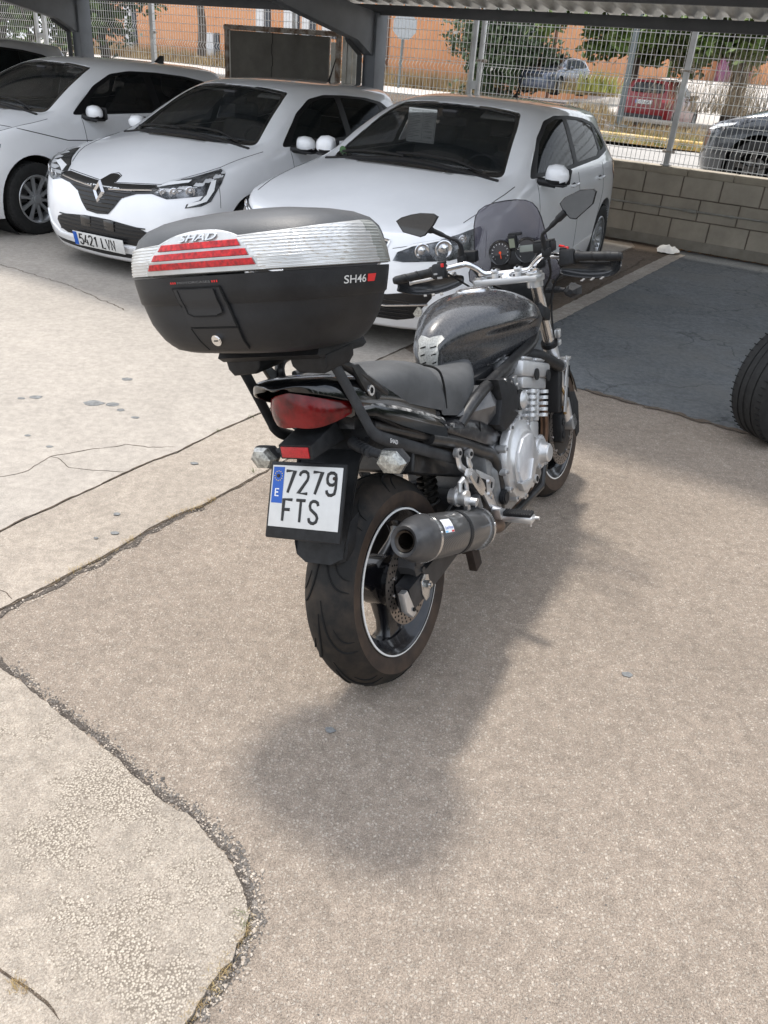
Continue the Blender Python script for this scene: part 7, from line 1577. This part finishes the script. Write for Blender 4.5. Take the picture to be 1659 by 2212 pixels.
# --- hatchback nearest the motorcycle
P3 = dict(FO=.90, WB=2.64, RO=.77, HW=.925, H=1.457, rx=.04, mk=1.2, wheel='multi', R=.32, rr=.215)
e2, bv2, X2, kx2, ky2, kz2 = make_car('white hatchback nearest the motorcycle with a price sheet behind its windscreen', cmw(-.137, 5.935, 244.9, 0), P3, group=GRP)
HL2 = [(.80, .44, .60), (.79, .47, .66), (.745, .55, .705), (.66, .69, .742), (.52, .80, .790), (.42, .84, .808), (.40, .852, .79), (.45, .86, .72), (.52, .852, .66), (.66, .76, .625), (.74, .62, .612), (.78, .50, .598)]
lamp_parts(e2, bv2, HL2, DG, bowls=(((.735, .60, .672), .046), ((.665, .71, .69), .054), ((.57, .79, .745), .026)), drl=[[(.79, .455, .655), (.745, .545, .70), (.66, .685, .738), (.67, .68, .728), (.75, .545, .688), (.795, .46, .645)]])
b = MB(); cdrape(b, bv2, both([(.8, 0, .40), (.8, .30, .42), (.8, .38, .60), (.8, .40, .70), (.8, .30, .715), (.8, 0, .725)]), FR, .004, .04); g = b.build('upper_grille', GRM, e2, ang=60)
b = MB(); surf_line(b, bv2, [(1, 0, .73), (1, .30, .72), (1, .41, .705), (1, .385, .60), (1, .31, .425)], FR, .008, .004, mirror=True); b.build('chrome_frame', LAMPC, g)
b = MB(); cdrape(b, bv2, both([(.8, 0, .235), (.8, .50, .238), (.8, .60, .262), (.8, .70, .40), (.8, .70, .445), (.8, .60, .432), (.8, .44, .40), (.8, 0, .39)]), FR, .003, .04); g = b.build('lower_grille', GRM, e2, ang=60)
b = MB()
for k in range(5):
    z = .262+.026*k; surf_line(b, bv2, [(1, -.58, z), (1, 0, z), (1, .58, z)], FR, .004, .004)
b.build('grille_bars', BGLOSS, g)
b = MB(); surf_line(b, bv2, [(1, .0, .325), (1, .44, .330), (1, .56, .347), (1, .68, .36)], FR, .007, .006, mirror=True); b.build('chrome_strip', LAMPC, g)
b = MB()
for s in (-1, 1): h_ = bv2.ray_cast(Vector((3, s*.63, .31)), Vector((-1, 0, 0))); b.cyl(h_[0]+Vector((.002, 0, 0)), h_[0]+Vector((.012, 0, 0)), .032, n=20)
build_each(b, 'fog_lamp', CLEAR, g)
pq = bv2.ray_cast(Vector((3, 0, .36)), Vector((-1, 0, 0)))[0]; plate_obj(e2, frame(pq+Vector((.022, 0, 0)), (0, 1, 0), (.05, 0, 1)), '')
b = MB(); surf_line(b, bv2, [(1, 0, .735), (1, .40, .712)], FR, .0035, 0, mirror=True); surf_line(b, bv2, [(1, .44, .668), (1, .55, .695), (1, .72, .705)], FR, .002, 0, mirror=True)
surf_line(b, bv2, [(.50, .76, 1.2), (.3, .79, 1.2), (-.08, .80, 1.2), (-.28, .795, 1.2)], (0, 0, -1), .0035, -.001, mirror=True); build_each(b, 'bonnet_gap', LINEM, e2)
b = MB(); p = bv2.ray_cast(Vector((-2.35, .0, 3)), Vector((0, 0, -1)))[0]; b.sphere(p, .03, sc=(1.6, .8, .6)); b.tube([p, p+Vector((-.04, 0, .04)), p+Vector((-.21, 0, .30))], [.014, .008, .003], n=8); b.build('aerial', BTRIM, e2)
# price sheet behind the windscreen
shM = frame((-.86, -.205, 1.243), (0, 1, 0), (-.05, 0, 1)); b = MB(); b.box((0, 0, 0), (.235, .235, .002))
for v in b.bm.verts: v.co = shM @ v.co
sh = b.build('price_sheet', mat('sheet_paper', (.55, .57, .56), .7), e2); b = MB()
for k, (t, x, y, h_, ft) in enumerate((('VEHICULO DE OCASION', 0, .095, .009, .19), ('14.500', .06, -.045, .014, .065), ('13.900', .06, -.085, .014, .065))): put_text(b, t, h_, shM @ Matrix.Translation((x, y, .002)), 0, fit=ft)
rnd = random.Random(5)
for k in range(15):
    y = .078-.0115*k; w_ = rnd.uniform(.04, .10); M_ = shM @ Matrix.Translation((-.105+w_/2, y, .002)); v = b.box((0, 0, 0), (w_, .0025, .0005)); 
    for q_ in list(b.bm.verts)[-8:]: q_.co = M_ @ q_.co
    if k < 9: 
        w_ = rnd.uniform(.03, .09); M_ = shM @ Matrix.Translation((.02+w_/2, y, .002)); b.box((0, 0, 0), (w_, .0025, .0005))
        for q_ in list(b.bm.verts)[-8:]: q_.co = M_ @ q_.co
for x0_, y0_, w_, h2_ in ((0, .107, .22, .0015), (0, .088, .22, .0015), (.01, -.01, .0015, .19), (0, -.105, .22, .0015), (-.11, 0, .0015, .21), (.11, 0, .0015, .21), (.06, -.02, .1, .0012), (.06, -.062, .1, .0012)):
    b.box((0, 0, 0), (w_, h2_, .0005)); M_ = shM @ Matrix.Translation((x0_, y0_, .002))
    for q_ in list(b.bm.verts)[-8:]: q_.co = M_ @ q_.co
b.build('print', mat('print_grey', (.06, .06, .06), .7), sh, ang=None)
b = MB(); h_ = bv2.ray_cast(Vector((1, -.62, 1.045)), Vector((-1, 0, 0)))
M_ = frame(h_[0]+h_[1]*.004, Vector((0, 1, 0)).cross(h_[1]).cross(h_[1])*-1, (0, 0, 1)); b.lathe([(.001, 0), (.030, 0)], (0, 0, 0), 'z', 24)
for v in b.bm.verts: v.co = M_ @ v.co
b.build('green_sticker', mat('sticker_green', (.05, .12, .04), .5), e2, ang=None)
# --- hatchback at the left edge, and the end of one more behind it
PV = dict(FO=.84, WB=2.60, RO=.7, HW=.89, H=1.46, wheel='ten', R=.315, glass=DGLASS)
e3, bv3, X3, kx3, ky3, kz3 = make_car('white hatchback at the left edge with ten spoke alloy wheels and very dark side windows', cmw(-4.16, 8.13, 241.5, 0), PV, group=GRP)
lamp_parts(e3, bv3, [(.66, .55, .62), (.60, .58, .70), (.45, .72, .76), (.28, .82, .79), (.30, .83, .76), (.45, .82, .66), (.60, .72, .62)], DG, bowls=(((.6, .66, .68), .04), ((.5, .75, .70), .035)))
b = MB(); cdrape(b, bv3, both([(.8, 0, .60), (.8, .52, .61), (.8, .54, .68), (.8, 0, .69)]), FR, .004, .05); build_each(b, 'upper_grille', GRM, e3)
b = MB(); cdrape(b, bv3, both([(.8, 0, .24), (.8, .60, .25), (.8, .68, .36), (.8, .50, .40), (.8, 0, .41)]), FR, .003, .05); build_each(b, 'lower_grille', GRM, e3)
b = MB(); surf_line(b, bv3, [(1, -.5, .645), (1, 0, .645), (1, .5, .645)], FR, .006, .006); b.build('chrome_strip', LAMPC, e3)
b = MB(); surf_line(b, bv3, [(.45, .74, 1.2), (.20, .77, 1.2), (-.10, .78, 1.2), (-.27, .77, 1.2)], (0, 0, -1), .0035, -.001, mirror=True); surf_line(b, bv3, [(.2, .8, .93), (-.4, .9, .80), (-1.5, .9, .76), (-2.4, .9, .80)], (0, -1, 0), .0045, -.001); build_each(b, 'bonnet_gap', LINEM, e3)
b = MB(); p = bv3.ray_cast(Vector((-2.50, .0, 3)), Vector((0, 0, -1)))[0]; b.prism([(p.x-.06, p.z-.01), (p.x+.08, p.z-.01), (p.x-.03, p.z+.07), (p.x-.06, p.z+.07)], 'y', -.02, .02, bev=.006); b.build('aerial', BTRIM, e3)
PG = dict(FO=.9, WB=2.68, RO=.8, HW=.91, H=1.56, wheel='five', R=.32, interior=0, lv=2)
e4 = make_car('pale silver car mostly hidden behind the leftmost white hatchback', cmw(-6.75, 9.95, 241.5, 0), dict(PG, paint=mat('silver_paint', (.5, .51, .53), .3, .3, coat=1.)))[0]
# --- beyond the fence
q = at(1378, 286, 27.5)
RED = dict(lv=2, FO=.85, WB=2.5, RO=.6, HW=.89, H=1.50, wheel='five', R=.33, paint=mat('red_car_paint', (.17, .004, .008), .3, coat=.5, spec=.3), interior=1)
th5 = 60.; e5, bv5, *_ = make_car('red hatchback seen from behind on the pale plaza beyond the fence', cmw(q.x+3.1*cos(radians(th5)), q.y+3.1*sin(radians(th5)), th5, q.z-.02), RED)
b = MB(); h_ = bv5.ray_cast(Vector((-5, 0, .86)), Vector((1, 0, 0)))[0]; p5_ = plate_obj(e5, frame(h_+Vector((-.02, 0, 0)), (0, -1, 0), (.15, 0, 1)), '6151 KGP')
b.box((-3.22, 0, .42), (.10, 1.3, .22), bev=.03); b.box((-3.0, 0, .32), (.5, 1.5, .2)); b.build('rear_bumper', BTRIM, e5)
SED = dict(lv=2, FO=.86, WB=2.62, RO=1.0, HW=.88, H=1.40, wheel='five', R=.31, paint=mat('grey_blue_paint', (.07, .085, .12), .25, .3, coat=.7), dlo=[(-.47, .985), (-1.5, 1.0), (-2.35, 1.035), (-2.72, 1.10), (-2.66, 1.20), (-2.35, 1.305), (-1.9, 1.345), (-1.4, 1.358), (-1.12, 1.335), (-.85, 1.235)])
qs = at(1166, 200, 38.); e6, bv6, *_ = make_car('grey blue saloon parked beside the orange warehouse behind the fence', cmw(qs.x, qs.y, 237, qs.z), SED)
lamp_parts(e6, bv6, [(.62, .55, .62), (.56, .60, .70), (.35, .78, .74), (.38, .8, .66), (.55, .74, .62)], DG)
b = MB(); cdrape(b, bv6, both([(.8, 0, .55), (.8, .4, .56), (.8, .42, .66), (.8, 0, .68)]), FR, .004, .05); b.build('grille', GRM, e6)
SUV = dict(lv=2, FO=.88, WB=2.70, RO=.85, HW=.92, H=1.60, wheel='black', R=.35, rr=.24, paint=mat('dark_grey_paint', (.03, .034, .04), .22, .3, coat=1.))
sp_ = Wp(.12, -3.2); e7, bv7, *_ = make_car('dark grey car at the right edge parked in the street behind the fence', cmw(sp_.x, sp_.y, 149+0, .40), SUV)
lamp_parts(e7, bv7, [(.74, .48, .72), (.66, .58, .82), (.40, .78, .90), (.10, .84, .95), (.12, .87, .93), (.40, .86, .82), (.62, .76, .72)], DG, bowls=(((.6, .66, .78), .06), ((.45, .78, .82), .05)), drl=[[(.70, .56, .76), (.5, .72, .84), (.3, .82, .88), (.35, .84, .85), (.6, .7, .77)]])
b = MB(); h_ = bv7.ray_cast(Vector((.45, 2, .50)), Vector((0, -1, 0)))[0]
cdrape(b, bv7, both([(.8, 0, .30), (.8, .5, .30), (.8, .62, .42), (.8, .5, .52), (.8, 0, .54)]), FR, .004, .05); b.build('lower_grille', GRM, e7)
# --- black wheel standing at the right edge of the lot
we = empty('car_wheel', mw=Matrix.Translation((2.10, 4.10, 0)), label='black tyre on a black rim standing at the right edge of the blue bay', cat='wheel')
n_ = Vector((cos(radians(-66)), sin(radians(-66)), 0)); M_ = Matrix(((-n_.y, n_.x, 0, 0), (n_.x*1, n_.y, 0, 0), (0, 0, 1, 0), (0, 0, 0, 1)))
w_ = car_wheel(we, 0, 0, .325, 1, 'black', rr=.22, w=.215, name='rim', steer=radians(-66-90))
